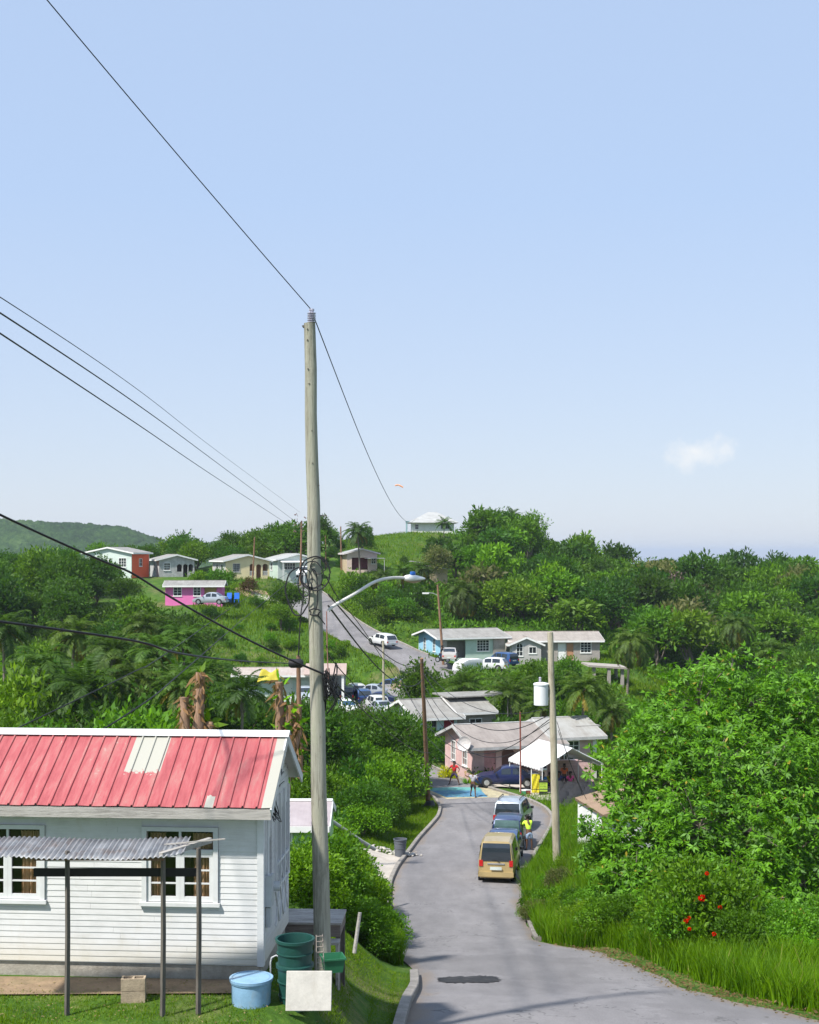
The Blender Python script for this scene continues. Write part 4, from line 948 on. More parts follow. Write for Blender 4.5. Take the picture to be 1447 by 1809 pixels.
# ---------------------------------------------------------------- near house
def sidingmat():
    m, t = newmat('white_boards'); tc = t.n('ShaderNodeTexCoord').outputs['Object']
    g_ = t.noise(t.scale(tc, (0.7,0.7,9)), 3, 7, 0.7, 0.3); n = t.noise(tc, 1.3, 6, 0.7, 0.5); f = t.noise(tc, 40, 3, 0.7)
    k = t.math('ADD', t.math('MULTIPLY', g_, 0.5), t.math('MULTIPLY', n, 0.5))
    c = t.ramp(k, [(0.3,(0.48,0.48,0.47)),(0.5,(0.60,0.60,0.595)),(0.7,(0.66,0.66,0.655))])
    st = t.ramp(t.noise(t.scale(tc,(1,1,0.35)), 1.7, 7, 0.75, 0.8), [(0.56,(0,0,0)),(0.72,(1,1,1))])
    sx_ = t.n('ShaderNodeSeparateXYZ'); t.l(tc, sx_.inputs[0])
    low = t.ramp(t.math('ADD', sx_.outputs[2], t.math('MULTIPLY', n, 0.5)), [(0.25,(1,1,1)),(0.75,(0,0,0))])   # splash-stained lowest boards
    c = t.mix(t.math('MULTIPLY', st, 0.5), c, (0.50,0.47,0.40)); c = t.mix(t.math('MULTIPLY', low, 0.45), c, (0.52,0.46,0.30))
    t.finish(c, 0.7, t.bump(f, 0.25, 0.004)); return m
m_board = sidingmat()
m_trim = plain('trim_white', (0.60,0.61,0.61), 0.6, 0.08, 4, 0.4, (0.48,0.46,0.42))
m_oldwood = wood('grey_old_wood', (0.36,0.34,0.31), (0.15,0.135,0.12), sc=(0.6,6,6))
m_post = wood('post_wood', (0.12,0.105,0.09), (0.05,0.042,0.036))
m_redroof, t = newmat('red_roof_paint')
tc = t.n('ShaderNodeTexCoord').outputs['Object']; n = t.noise(t.scale(tc,(4.2,0.5,1)), 1.5, 7, 0.75, 0.3); n2 = t.noise(tc, 14, 4, 0.7)
c = t.ramp(n, [(0.34,(0.27,0.052,0.058)),(0.5,(0.355,0.085,0.090)),(0.66,(0.35,0.15,0.135))])
wm = t.ramp(t.math('ADD', t.math('MULTIPLY', n, 0.55), t.math('MULTIPLY', n2, 0.45)), [(0.60,(0,0,0)),(0.66,(1,1,1))])
c = t.mix(t.math('MULTIPLY', wm, 0.45), c, (0.40,0.36,0.31))
# bleached sheets where the paint has come off : real places on the roof, with ragged ends
sp = t.n('ShaderNodeSeparateXYZ'); t.l(tc, sp.inputs[0])
def band(v, lo, hi, amt=0.0):
    vv = t.math('ADD', v, t.math('MULTIPLY', t.math('SUBTRACT', n2, 0.5), amt))
    return t.math('MULTIPLY', t.math('GREATER_THAN', vv, lo), t.math('LESS_THAN', vv, hi))
nx_ = sp.outputs[0]; ny_ = sp.outputs[1]
pt1 = t.math('MULTIPLY', band(nx_, -2.60, -1.94), band(ny_, 0.38, 9, 0.5))
pt2 = t.math('MULTIPLY', band(nx_, -0.95, -0.80), band(ny_, -1, -0.15, 0.3))
pt3 = band(nx_, 0.055, 9)
ps = t.math('MINIMUM', t.math('ADD', t.math('ADD', pt1, pt2), pt3), 1.0)
c = t.mix(t.math('MULTIPLY', ps, 0.92), c, (0.36,0.375,0.32))
t.finish(c, 0.5, t.bump(n2, 0.15, 0.01), spec=0.4)

NH = empty('timber_house', (-2.6, 24.0, 12.7), R(-4), 'small white boarded timber house with faded red metal roof beside the tall pole', 'house')
Wn, Dn, hn_, sn = 6.2, 2.8, 3.05, 0.583
win = (-2.07, -0.87, 1.10, 2.35); win2 = (-5.2, -4.0, 1.10, 2.35)
g = MB(); z = 0.0; bh = 0.105; k_ = 0
rs = random.Random(2)
def board_run(g, a, b, z):
    # a lapped board : lower edge proud of the upper edge
    vs = []
    for x in (a, b): vs += [(x,-0.015,z),(x,-0.016,z+0.006),(x,-0.007,z+bh+0.004),(x,0.004,z+bh+0.006),(x,0.004,z)]
    g.add(vs, [(0,1,6,5),(1,2,7,6),(2,3,8,7),(3,4,9,8),(4,0,5,9),(0,4,3,2,1),(5,6,7,8,9)])
while z < hn_-0.02:
    cuts = [-Wn, -0.09]; segs = [(-Wn+0.09, -0.09)]
    for w_ in (win2, win):
        if z+bh > w_[2]-0.06 and z < w_[3]+0.09:
            ns = []
            for a, b in segs:
                if a < w_[0]-0.09 < b: ns.append((a, w_[0]-0.09)); ns.append((w_[1]+0.09, b))
                else: ns.append((a,b))
            segs = ns
    for a, b in segs:
        j = rs.uniform(a+0.4, b-0.4) if b-a > 1.6 else None
        if j: board_run(g, a, j-0.0015, z); board_run(g, j+0.0015, b, z+rs.uniform(-.002,.002))
        else: board_run(g, a, b, z)
    z += bh
fw_ = g.build('front_wall', m_board, NH)
g = MB(); g.poly_wall([(-Wn+.01,-0.02),(-.01,-0.02),(-.01,hn_),(-Wn+.01,hn_)], [rect((w_[0]+w_[1])/2, w_[2], w_[1]-w_[0], w_[3]-w_[2]) for w_ in (win, win2)], 0.07, lambda u,z,d: (u, 0.006+d, z)); g.build('backing', m_trim, fw_)
# gable side with an arched veranda
g = MB(); arches = [arch_poly(u_, 1.02, 0.34, 1.35) for u_ in (1.42, 1.92, 2.42)]
door_h = rect(0.62, 0.95, 0.42, 1.15)
g.poly_wall([(0.082,-0.02),(Dn,-0.02),(Dn,hn_),(Dn/2,hn_+sn*Dn/2),(0.082,hn_+sn*0.082)], arches+[door_h], 0.08, lambda u,z,d: (-d, u, z)); gw = g.build('gable_wall', m_board, NH)
g = MB(); z = 0
while z < 0.95: g.box((0.012, (Dn+.1)/2, z+bh/2), (0.02, Dn-0.12, bh-0.006)); z += bh
while z < 3.8:
    y0 = 0.12; 
    for a, b in ((0.12, 0.40), (0.84, 1.2)) if z < 2.4 else (((max(0.12, (z+bh-hn_)/sn+.02), min(Dn-.02, Dn-(z+bh-hn_)/sn-.02))),):
        if b - a > 0.1: g.box((0.012, (a+b)/2, z+bh/2), (0.02, b-a, bh-0.006))
    z += bh
g.build('boards', m_board, gw)
g = MB()
for u_ in (1.2, 1.67, 2.17, 2.68): g.bb(0.003,u_-0.035,1.0,0.06,u_+0.035,2.75)
for z_ in (1.0, 1.45): g.bb(0.005,1.17,z_,0.055,2.72,z_+0.045)
for u_ in (1.42,1.92,2.42):
    for s_ in (-1,1): g.beam((0.03,u_-0.2*s_,1.04),(0.03,u_+0.2*s_,1.45),0.02,0.03)
    for s_ in (-1,1): g.beam((0.035,u_-0.2*s_,0.35),(0.035,u_+0.2*s_,1.0),0.02,0.03)
g.build('veranda_rail', m_trim, NH)
g = MB(); g.bb(-0.10,0.41,0.95,-0.085,0.83,2.1); g.build('side_opening_shade', mdarkin, NH)  # dark panel standing in for the shade inside the opening
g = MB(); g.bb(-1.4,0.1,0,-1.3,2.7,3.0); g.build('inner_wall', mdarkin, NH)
g = MB(); g.bb(-Wn,Dn-0.08,-.02,-.09,Dn,hn_); g.build('back_wall', m_board, NH)
g = MB(); g.poly_wall([(0.082,-0.02),(Dn-.082,-0.02),(Dn-.082,hn_),(Dn/2,hn_+sn*Dn/2),(0.082,hn_)], [], 0.08, lambda u,z,d: (-Wn+d, u, z)); g.build('side_wall', m_board, NH)
g = MB(); g.bb(-0.085,-0.045,-.02,0.03,0.005,hn_-.1); g.bb(0.0135,0.0,-.02,0.032,0.1,hn_-.1); g.build('corner_board', m_trim, NH)
g = MB(); g.bb(-Wn,-0.045,-.02,-Wn+0.09,0.005,hn_-.1); g.build('corner_board', m_trim, NH)
g = MB(); g.bb(-Wn+.05,0.03,-0.95,-0.03,0.2,-0.021); g.bb(-.2,0.203,-.95,-0.03,Dn-.1,-0.021); g.build('plinth', plain('stained_concrete',(0.34,0.31,0.26),0.95,0.3,2.5,0.6,(0.17,0.14,0.10),0.5), NH)
# windows with curtains
m_curt = plain('curtain_beige', (0.66,0.52,0.38), 0.9, 0.15, 6)
def nwindow(x0, x1, z0, z1):
    g = MB(); t_ = 0.075
    g.bb(x0-t_-.01,-0.055,z0-t_,x0,0.03,z1+t_); g.bb(x1,-0.055,z0-t_,x1+t_+.01,0.03,z1+t_); g.bb(x0,-0.057,z1,x1,0.03,z1+t_); g.bb(x0-.12,-0.085,z0-t_,x1+.12,-0.02,z0-.01)
    w_ = g.build('window', m_trim, NH)
    zt_ = z1-0.36; xm = (x0+x1)/2
    g = MB(); g.bb(x0,-0.03,zt_-.035,x1,0.02,zt_+.035); g.bb(xm-.02,-.025,zt_+.036,xm+.02,.015,z1)
    for i in range(2):
        a = x0 + (xm-x0)*i; b = a + (xm-x0)
        g.bb(a+.001,-.02,z0,a+.075,.015,zt_-.036); g.bb(b-.075,-.02,z0,b-.001,.015,zt_-.036); g.bb(a+.076,-.018,z0,b-.076,.014,z0+.09); g.bb(a+.076,-.018,zt_-.10,b-.076,.014,zt_-.037)
        for k in (1,2): zz = z0+.09+(zt_-.19-z0)*k/3; g.bb(a+.076,-.014,zz-.013,b-.076,.01,zz+.013)
    g.build('sash', m_trim, w_)
    g = MB(); g.bb(x0,0.022,z0,x1,0.03,z1)
    me_p = g.build('pane', GLASSY, w_)
    for (a, b) in ((x0+.03, x0+.33), (x1-.40, x1-.02)):
        g = MB(); n_ = 46; vs = []
        for i in range(n_+1):
            s_ = i/n_
            for j in range(4):
                zz = z0 + (z1-.05-z0)*j/3; xx = a + (b-a)*(s_ if j == 3 else s_*(0.90+.03*j)+(0.0 if a < xm-.3 else .06)); vs.append((xx, 0.085+0.028*math.sin(s_*34+j*.4)+0.01*math.sin(s_*81), zz))
        g.add(vs, [(i*4+j,(i+1)*4+j,(i+1)*4+j+1,i*4+j+1) for i in range(n_) for j in range(3)]); g.build('curtain', m_curt, w_, 60)
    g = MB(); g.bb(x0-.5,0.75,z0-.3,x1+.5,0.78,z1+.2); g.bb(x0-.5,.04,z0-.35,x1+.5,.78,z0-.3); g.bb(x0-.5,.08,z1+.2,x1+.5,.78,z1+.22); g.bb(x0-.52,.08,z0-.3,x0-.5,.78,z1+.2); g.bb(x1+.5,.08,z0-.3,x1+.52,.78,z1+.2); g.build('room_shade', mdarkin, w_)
mgl, t = newmat('clear_glass'); GLASSY = mgl
gb = t.n('ShaderNodeBsdfGlossy'); gb.inputs['Roughness'].default_value = 0.05; gb.inputs[0].default_value = (0.9,0.95,1,1)
tb = t.n('ShaderNodeBsdfTransparent'); tb.inputs[0].default_value = (0.80,0.76,0.72,1); ms = t.n('ShaderNodeMixShader'); ms.inputs[0].default_value = 0.03
t.l(tb.outputs[0], ms.inputs[1]); t.l(gb.outputs[0], ms.inputs[2]); o_ = t.n('ShaderNodeOutputMaterial'); t.l(ms.outputs[0], o_.inputs[0])
nwindow(*win); nwindow(*win2)
# roof : ribbed sheets, front and back slope
def roof_slope(sg):
    g = MB(); n_ = 0; y0 = Dn/2; e = Dn/2+0.42; og_ = 0.24; x0, x1 = -Wn-og_, og_
    zr = hn_+sn*Dn/2+0.05; ze = zr - sn*e
    sh = 0.245; x = x1-0.27; xs_ = [x1]
    prof = []; xx = x1
    pts = [(x1,0.0)]
    while x > x0: pts += [(x+0.030,0),(x+0.016,0.032),(x-0.010,0.032),(x-0.024,0)]; x -= sh
    pts.append((x0,0)); pts.sort()
    vs = []
    N = 6; rr_ = random.Random(7)
    for j in range(N+1):
        s_ = j/N; yy_ = y0 + sg*e*s_; zz = zr + (ze-zr)*s_
        for (a, b) in pts: vs.append((a, yy_, zz+b+ (0.006*math.sin(a*9+sg) if j == N else 0)))
    m_n = len(pts)
    g.add(vs, [(j*m_n+i,j*m_n+i+1,(j+1)*m_n+i+1,(j+1)*m_n+i) for j in range(N) for i in range(m_n-1)])
    return g.build('roof', m_redroof, NH), zr, ze, e
rf1, zr, ze, e_r = roof_slope(-1); rf2, *_ = roof_slope(1)
for o in (rf1, rf2): sm = o.modifiers.new('t','SOLIDIFY'); sm.thickness = 0.012; sm.offset = -1
g = MB()
for sg in (-1,1): g.add([(-Wn-.26,Dn/2,zr+.052),(.27,Dn/2,zr+.052),(.27,Dn/2+sg*.17,zr+.052-.17*sn),(-Wn-.26,Dn/2+sg*.17,zr+.052-.17*sn)], [(0,1,2,3)])
o = g.build('ridge_cap', m_trim, rf1); sm = o.modifiers.new('t','SOLIDIFY'); sm.thickness = 0.01
g = MB(); g.bb(-Wn-.24,Dn/2-e_r+.012,ze-.21,.22,Dn/2-e_r+.04,ze-.025); g.build('fascia', m_oldwood, rf1)
g = MB()
for sg in (-1,1): g.beam((0.225,Dn/2,zr-.09),(0.225,Dn/2+sg*(e_r-.02),ze-.09),0.03,0.16)
g.build('barge_board', m_trim, rf1)
g = MB()
for sg in (-1,1): g.add([(-Wn-.2,Dn/2,zr-.06),(.2,Dn/2,zr-.06),(.2,Dn/2+sg*(e_r-.05),ze-.06),(-Wn-.2,Dn/2+sg*(e_r-.05),ze-.06)], [(0,1,2,3)])
g.build('soffit', plain('soffit_boards',(0.55,0.54,0.52),0.9,0.1,2,0.3,(0.3,0.28,0.25)), rf1)
# meter box and conduit on the gable corner
g = MB(); g.bb(0.034,0.10,1.0,0.15,0.34,1.55); g.bb(0.034,0.16,0.62,0.11,0.32,0.97); g.tube([(0.1,.40,1.3),(0.24,.42,1.3)],0.09,12); o = g.build('meter_box', plain('meter_grey',(0.42,0.44,0.45),0.5,0.1,3,0.3,(0.25,0.22,0.2)), NH)
g = MB(); g.tube([(0.07,.20,1.55),(0.07,.20,2.85),(0.10,0.18,2.95),(0.16,.14,2.9)],0.022,7); g.build('conduit', m_trim, NH)
g = MB()
for k in range(6):
    a = random.Random(k); pts = [Vector((0.12,0.15,2.7)), Vector((0.18+a.uniform(0,.1),0.1+a.uniform(-.1,.3),2.55+a.uniform(-.1,.1))), Vector((0.14,0.2+a.uniform(-.1,.3),2.75+a.uniform(0,.3))), Vector((0.25,0.6+a.uniform(-.2,.3),3.1+a.uniform(0,.3)))]
    g.tube(catmull(pts,5), 0.008, 4)
g.build('service_wires', plain('cable_black',(0.012,0.012,0.014),0.6,0.1), NH)
m_cable = MATS['cable_black']

sheet('bare_soil', [(-8.2,23.15),(-2.5,23.25),(-2.45,23.95),(-8.2,24.2)], plain('yard_soil',(0.24,0.17,0.105),0.95,0.35,3,0.5,(0.10,0.12,0.04),0.6), gz, 0.035, 14)
rs_=np.random.RandomState(31); n=700; x=rs_.uniform(-8,-.6,n); Y=rs_.uniform(21.6,24.0,n); z=ground_np(x,Y)+.05; d=unit(rs_.normal(size=(n,3))*np.array([1,1,.3])); sd=unit(np.cross(d,np.array([0,0,1.])+rs_.normal(size=(n,3))*.4)); V_,Q_=rhombs(np.stack([x,Y,z],1),d,sd,rs_.uniform(.02,.07,n),rs_.uniform(.01,.035,n))
tag(link('fallen_leaves',np_mesh('fallen_leaves',V_,Q_,leafmat('yard_litter',(0.12,0.08,0.04),(0.42,0.34,0.2),gloss=.02,obj_var=0))),'dry leaves and chips scattered over the yard before the white house','leaf litter',kind='stuff')
# ---------------------------------------------------------------- lean-to shelter in front of the house
SH = empty('lean_to', (-4.3, 22.2, gz(-4.3,22.2)), 0, 'open lean-to of dark posts under a torn corrugated sheet before the white house', 'shelter')
zg = SH.location.z
def L3(px, py, Y): p = P(px,py,Y); return (p.x-SH.location.x, p.y-SH.location.y, p.z-zg)
for px, Y, pt_ in ((287,22.2,1503),(350,22.35,1498),(118,22.2,1503)):
    g = MB(); a = L3(px,1810,Y); b = L3(px+1,pt_,Y); g.tube([(a[0],a[1],-0.4),((a[0]+b[0])/2+.012,a[1],b[2]/2),b],[0.046,0.043,0.04],4); g.build('post', m_post, SH)
g = MB(); g.beam(L3(60,1541,22.32),L3(347,1541,22.38),0.05,0.13); g.build('rail', plain('charred_board',(0.015,0.013,0.012),0.8,0.3), SH)
g = MB(); g.beam(L3(60,1517,22.1),L3(290,1517,22.12),0.05,0.055); g.build('beam', plain('rusty_board',(0.16,0.09,0.06),0.85,0.3,5), SH)
g = MB(); g.beam(L3(284,1511,22.05),L3(372,1484,22.9),0.09,0.085); g.beam(L3(290,1492,22.5),L3(398,1482,22.5),0.03,0.02); g.build('rafter', m_oldwood, SH)
g = MB(); vs = []; nxs = 170; x0_ = -3.2; x1_ = 0.62
rr_ = random.Random(5)
for i in range(nxs+1):
    x = x0_ + (x1_-x0_)*i/nxs
    for j in range(5):
        s_ = j/4; y = -0.25 + 0.95*s_; zz = 2.60 + 0.13*s_ + 0.018*math.sin(x*2*PI/0.085) + 0.02*math.sin(x*2.1) 
        if j == 0: y += 0.05*math.sin(x*5)+ (0.25*max(0,(x-0.35)/.27) if x > .35 else 0)
        vs.append((x, y, zz))
g.add(vs, [(i*5+j,(i+1)*5+j,(i+1)*5+j+1,i*5+j+1) for i in range(nxs) for j in range(4)])
o = g.build('sheet_roof', plain('galvanised',(0.24,0.25,0.26),0.55,0.35,3,0.8,(0.16,0.10,0.065),metallic=0.3), SH, 60); sm = o.modifiers.new('t','SOLIDIFY'); sm.thickness = 0.006

# ---------------------------------------------------------------- yard objects
m_tub = plain('dark_green_plastic', (0.012,0.060,0.050), 0.45, 0.25, 3, 0.3, (0.05,0.06,0.05)); m_bluetub = plain('light_blue_plastic', (0.20,0.35,0.50), 0.55, 0.2, 4, 0.7, (0.30,0.32,0.31))
def tub(px, pyt, Y, r, h, name, mat, label, cat, taper=0.86, z=None, ribs=(0.3,0.62)):
    p = P(px,pyt,Y); e = empty(name, (p.x, p.y, p.z-h), 0, label, cat)
    pr = [(r*taper,0)]
    for k in ribs: rk = r*(taper+(1-taper)*k); pr += [(rk-.004,h*k-.012),(rk+.014,h*k-.008),(rk+.014,h*k+.008),(rk-.002,h*k+.012)]
    pr += [(r*0.985,h-.05)]
    g = MB(); g.lathe((0,0,0), pr + [(r*.99,h-.002),(r*.94,h-.002),(r*taper*.93,0.04)], 32); g.build('body', mat, e, 40)
    g = MB(); g.lathe((0,0,h-.05), [(r,0),(r+.022,.004),(r+.024,.05),(r+.004,.056),(r-.012,.05)], 32, cap=False)
    g.build('rim', mat, e, 40); return e
tub(521,1657,23.1,0.315,0.62,'garbage_tub',m_tub,'dark green plastic tub nested in a second tub beside the tall pole','tub')
tub(521,1702,23.1,0.30,0.75,'garbage_tub',m_tub,'lower dark green tub holding another tub beside the tall pole','tub')
e_ = tub(444,1726,22.9,0.345,0.62,'plastic_drum',m_bluetub,'upturned light blue drum in front of the house corner','drum',0.93,ribs=(0.12,0.9))
g = MB(); g.lathe((0,0,0.60),[(0.33,0),(0.31,.018),(0.02,.02)],32,closed=True); g.build('base', m_bluetub, e_)
# green crate
p = P(588,1700,24.2); e_ = empty('garden_crate', (p.x,p.y,p.z-.14), R(14), 'small green open plastic crate at the foot of the tall pole', 'crate')
g = MB(); w1,w2,hh = 0.15,0.19,0.24
for i in range(4):
    a = i*PI/2; Rm = Matrix.Rotation(a,3,'Z'); g.add([Rm@Vector(v) for v in ((-w1,-w1,0),(w1,-w1,0),(w2,-w2,hh),(-w2,-w2,hh),(-w1+.008,-w1+.008,0.01),(w1-.008,-w1+.008,0.01),(w2-.008,-w2+.008,hh),(-w2+.008,-w2+.008,hh))], [(0,1,2,3),(5,4,7,6),(3,2,6,7)])
g.bb(-w1,-w1,-.005,w1,w1,.012)
m_cr = plain('crate_green',(0.02,0.13,0.06),0.5,0.2); g.build('body', m_cr, e_)
g = MB()
for i in range(4):
    Rm = Matrix.Rotation(i*PI/2,3,'Z'); g.box(Rm@Vector((0,-w2-.008,hh)), (2*w2+.03,0.02,0.03), rot=Rm)
g.build('rim', m_cr, e_)
# leaning white board
g = MB(); g.box((0,0,0.3),(0.76,0.03,0.64)); o = g.build('white_board', plain('board_offwhite',(0.52,0.49,0.44),0.75,0.2,3,0.8,(0.33,0.29,0.23))); p = P(545,1790,22.6); o.location = (p.x, p.y, P(0,1786,22.6).z+0.02); o.rotation_euler = (R(-14),R(2.5),R(8)); tag(o,'off-white flat board leaning in front of the green tubs','board')
bv = o.modifiers.new('b','BEVEL'); bv.width = 0.008
# wire rack by the pole
p = P(566,1716,23.6); e_ = empty('wire_rack', (p.x,p.y,p.z), R(20), 'narrow rusty wire rack standing against the pole base', 'rack')
g = MB()
for x in (-.07,.07): g.tube([(x,0,0),(x*.8,.06,.62)],.008,5)
for k in range(7): z_ = .06+.09*k; g.tube([(-.07+.002*k,.006*k+.006,z_),(.07-.002*k,.006*k+.006,z_)],.005,4)
g.build('frame', plain('rusted_wire',(0.35,0.30,0.26),0.6,0.3), e_)
# pvc standpipe at the gable corner
p = P(478,1712,23.6); g = MB(); g.tube([(0,0,-.3),(0,0,.12),(0.02,0,.2),(.1,0,.24),(.16,0,.2),(.17,0,-.3)],.014,8)
o = g.build('standpipe', m_trim, None, 50); o.location = p; tag(o,'bent white standpipe at the house corner behind the blue drum','pipe')
# block pile at left
p = P(236,1738,22.9); e_ = empty('block_pile', (p.x,p.y,gz(p.x,22.9)), R(5), 'two stacked rough concrete blocks at the foot of the white wall', 'block')
for k in range(2):
    g = MB(); z0_ = 0.21*k; g.bb(-.2,-.1,z0_,.2,-.065,z0_+.2); g.bb(-.2,.065,z0_,.2,.1,z0_+.2)
    for x in (-.2,-.018,.165): g.bb(x,-.064,z0_,x+.035,.064,z0_+.2)
    g.build('block', plain('block_brown',(0.34,0.27,0.19),0.95,0.3,6,0.5,(0.15,0.11,0.07),0.5), e_)
# timber deck and step behind the pole
p = P(553,1618,27.2); e_ = empty('timber_deck', (p.x,27.2,p.z-0.9), R(-3), 'weathered grey timber deck with a low step behind the tall pole', 'deck')
for k in range(7): g = MB(); g.bb(-.62,-.5+.15*k,.86,.62,-.36+.15*k,.90); g.build('plank', m_oldwood, e_)
g = MB(); g.bb(-.6,-.47,.62,.6,-.43,.858); g.bb(-.6,.5,.62,.6,.54,.858); g.bb(.56,-.43,.64,.6,.5,.857); g.build('skirt', wood('deck_skirt',(0.20,0.165,0.14),(0.09,0.07,0.06),sc=(0.6,6,6)), e_)
for x,y in ((-.55,-.42),(.55,-.42),(.55,.45),(-.55,.45)): g = MB(); g.bb(x-.045,y-.045,-.9,x+.045,y+.045,.62); g.build('leg', m_post, e_)
g = MB(); g.bb(.1,-.80,.55,.6,-.51,.60); g.bb(.1,-.80,.25,.6,-.55,.30); g.bb(.12,-.78,-.5,.17,-.52,.549); g.bb(.54,-.78,-.5,.59,-.52,.549); g.build('step', m_oldwood, e_)
# leaning stake, pale fallen pole
p0, p1 = P(626,1660,30.5), P(636,1612,30.6); g = MB(); g.tube([p0-Vector((0,0,.3)), p1],[.045,.04],8); tag(g.build('fence_stake', m_oldwood),'short leaning grey stake in the lawn near the kerb','stake')
g = MB(); g.tube([P(560,1432,50), P(600,1460,51), P(640,1487,52), P(662,1500,52.6)],.075,8); tag(g.build('fallen_pipe', plain('pipe_grey',(0.50,0.49,0.46),0.6,0.15,2,0.4,(0.3,0.25,0.2)),None,50),'long pale pipe lying down the bushy slope right of the tall pole','pipe')
# grey bin on the driveway
p = P(707,1497,66); tb_ = tub(707,1466,66,0.31,0.86,'wheelie_bin',plain('bin_grey',(0.10,0.11,0.13),0.5,0.15),'slate grey litter bin standing by the driveway rubble','bin',0.8,ribs=(0.5,0.8))
tb_.location.z = gz(tb_.location.x, 66)+0.08
rs = np.random.RandomState(9); VV=[];QQ=[]
for k in range(90):
    x = P(rs.uniform(655,745),0,66.5).x; y = 66.6+rs.uniform(-.5,.9); z_ = gz(x,y)+.1; s_ = rs.uniform(.05,.17)
    v_ = rs.normal(size=(8,3))*0.12*s_ + np.array([[a,b,c_] for a in (-1,1) for b in (-1,1) for c_ in (-.6,.6)])*s_*0.6*rs.uniform(.6,1,(1,3)); VV.append(v_+np.array([x,y,z_])); QQ.append(np.array([[0,1,3,2],[4,6,7,5],[0,4,5,1],[2,3,7,6],[0,2,6,4],[1,5,7,3]]))
tag(link('rubble', np_mesh('rubble', *pack(VV,QQ), plain('rubble_stone',(0.46,0.43,0.39),0.9,0.3,3))), 'pale broken rubble along the edge of the driveway beside the bin', 'rubble', kind='stuff')

# ---------------------------------------------------------------- poles and lines
def polemat(name, a, b, cc):
    m, t = newmat(name); tc = t.n('ShaderNodeTexCoord').outputs['Object']
    gr = t.noise(t.scale(tc,(7,7,0.45)), 2.6, 8, 0.75, 0.5); n = t.noise(t.scale(tc,(1,1,0.5)), 1.6, 6, 0.7, 0.6); f = t.noise(t.scale(tc,(14,14,1.4)), 5, 4, 0.8)
    k = t.math('ADD', t.math('MULTIPLY', gr, 0.5), t.math('MULTIPLY', n, 0.5))
    c = t.ramp(k, [(0.36,b),(0.5,a),(0.64,tuple(x*1.3 for x in a))])
    c = t.mix(t.math('MULTIPLY', t.ramp(n, [(0.5,(0,0,0)),(0.68,(1,1,1))]), 0.55), c, cc)
    ck = t.noise(t.scale(tc,(22,22,0.25)), 2.2, 3, 0.6)
    c = t.mix(t.ramp(ck, [(0.60,(0,0,0)),(0.66,(0.85,0.85,0.85))]), c, (0.10,0.085,0.06))
    c = t.mix(t.ramp(f, [(0.62,(0,0,0)),(0.70,(0.9,0.9,0.9))]), c, (0.07,0.055,0.04))
    t.finish(c, 0.9, t.bump(t.math('ADD', gr, f), 0.8, 0.02), spec=0.2); return m
m_pole = polemat('pole_green_grey', (0.34,0.33,0.265), (0.16,0.15,0.115), (0.23,0.25,0.16))
m_pole2 = polemat('pole_pale', (0.40,0.36,0.27), (0.22,0.19,0.13), (0.30,0.30,0.20))
m_pbrown = polemat('pole_brown', (0.24,0.14,0.085), (0.10,0.06,0.04), (0.16,0.11,0.08))
m_porc = plain('porcelain', (0.42,0.40,0.48), 0.35, 0.15); m_metal = plain('galv_metal', (0.40,0.41,0.42), 0.45, 0.2, 4, 0.3, (0.25,0.2,0.15), metallic=0.5)
def pole(name, bpt, tpt, r0, r1, mat, label, bottom=1.0, cat='utility pole', group='utility poles', n=12):
    base = Vector(bpt); top = Vector(tpt); e = empty(name, base, 0, label, cat, group); d = top-base
    g = MB(); rr = random.Random(int(base.x*100)); pts=[]; rad=[]
    for i in range(15):
        k = i/14; q = d*k; 
        if 0 < i < 14: q = q + Vector((rr.uniform(-1,1),rr.uniform(-1,1),0))*0.012
        pts.append(q); rad.append((r0+(r1-r0)*k)*rr.uniform(.985,1.015))
    pts.insert(0, -d.normalized()*bottom); rad.insert(0, r0); g.tube(pts, rad, n); g.build('shaft', mat, e, 60); return e
PB = P(570,1702,25.0); PT = P(547,571,25.0)
mp = pole('utility_pole', PB, PT, 0.158, 0.105, m_pole, 'tall weathered green grey wooden pole rising beside the white house', 0.9, n=20)
def M3(px, py, dY=0.0): return P(px,py,25+dY) - PB
g = MB(); r_ = []; 
for k in range(6): z_ = k*0.033; r_ += [(0.04,z_),(0.082,z_+.006),(0.082,z_+.012),(0.04,z_+.024)]
c0 = M3(550.5,570); g.lathe((c0.x,c0.y,c0.z), r_+[(0.04,.21),(.05,.22),(.05,.25),(.01,.26)], 16); g.build('insulator', m_porc, mp, 40)
for (px,py) in ((544,583),(544,602),(545,653),(547,679),(553,819),(564,858),(552,762),(566,1300),(560,1410)):
    g = MB(); q = M3(px,py); q.y -= 0.09 + 0.03*(py-571)/1100; g.tube([q+Vector((0,0.03,0)), q+Vector((0,-.025,0))],0.014,6); g.build('bolt', m_post, mp)
g = MB(); q = M3(541,578); g.tube([q, q+Vector((-.05,-.02,.0)), q+Vector((-.06,-.02,.03))],.02,6); q = M3(566,911); g.tube([q, q+Vector((.12,0,0))],.01,5); g.build('bracket', m_post, mp)
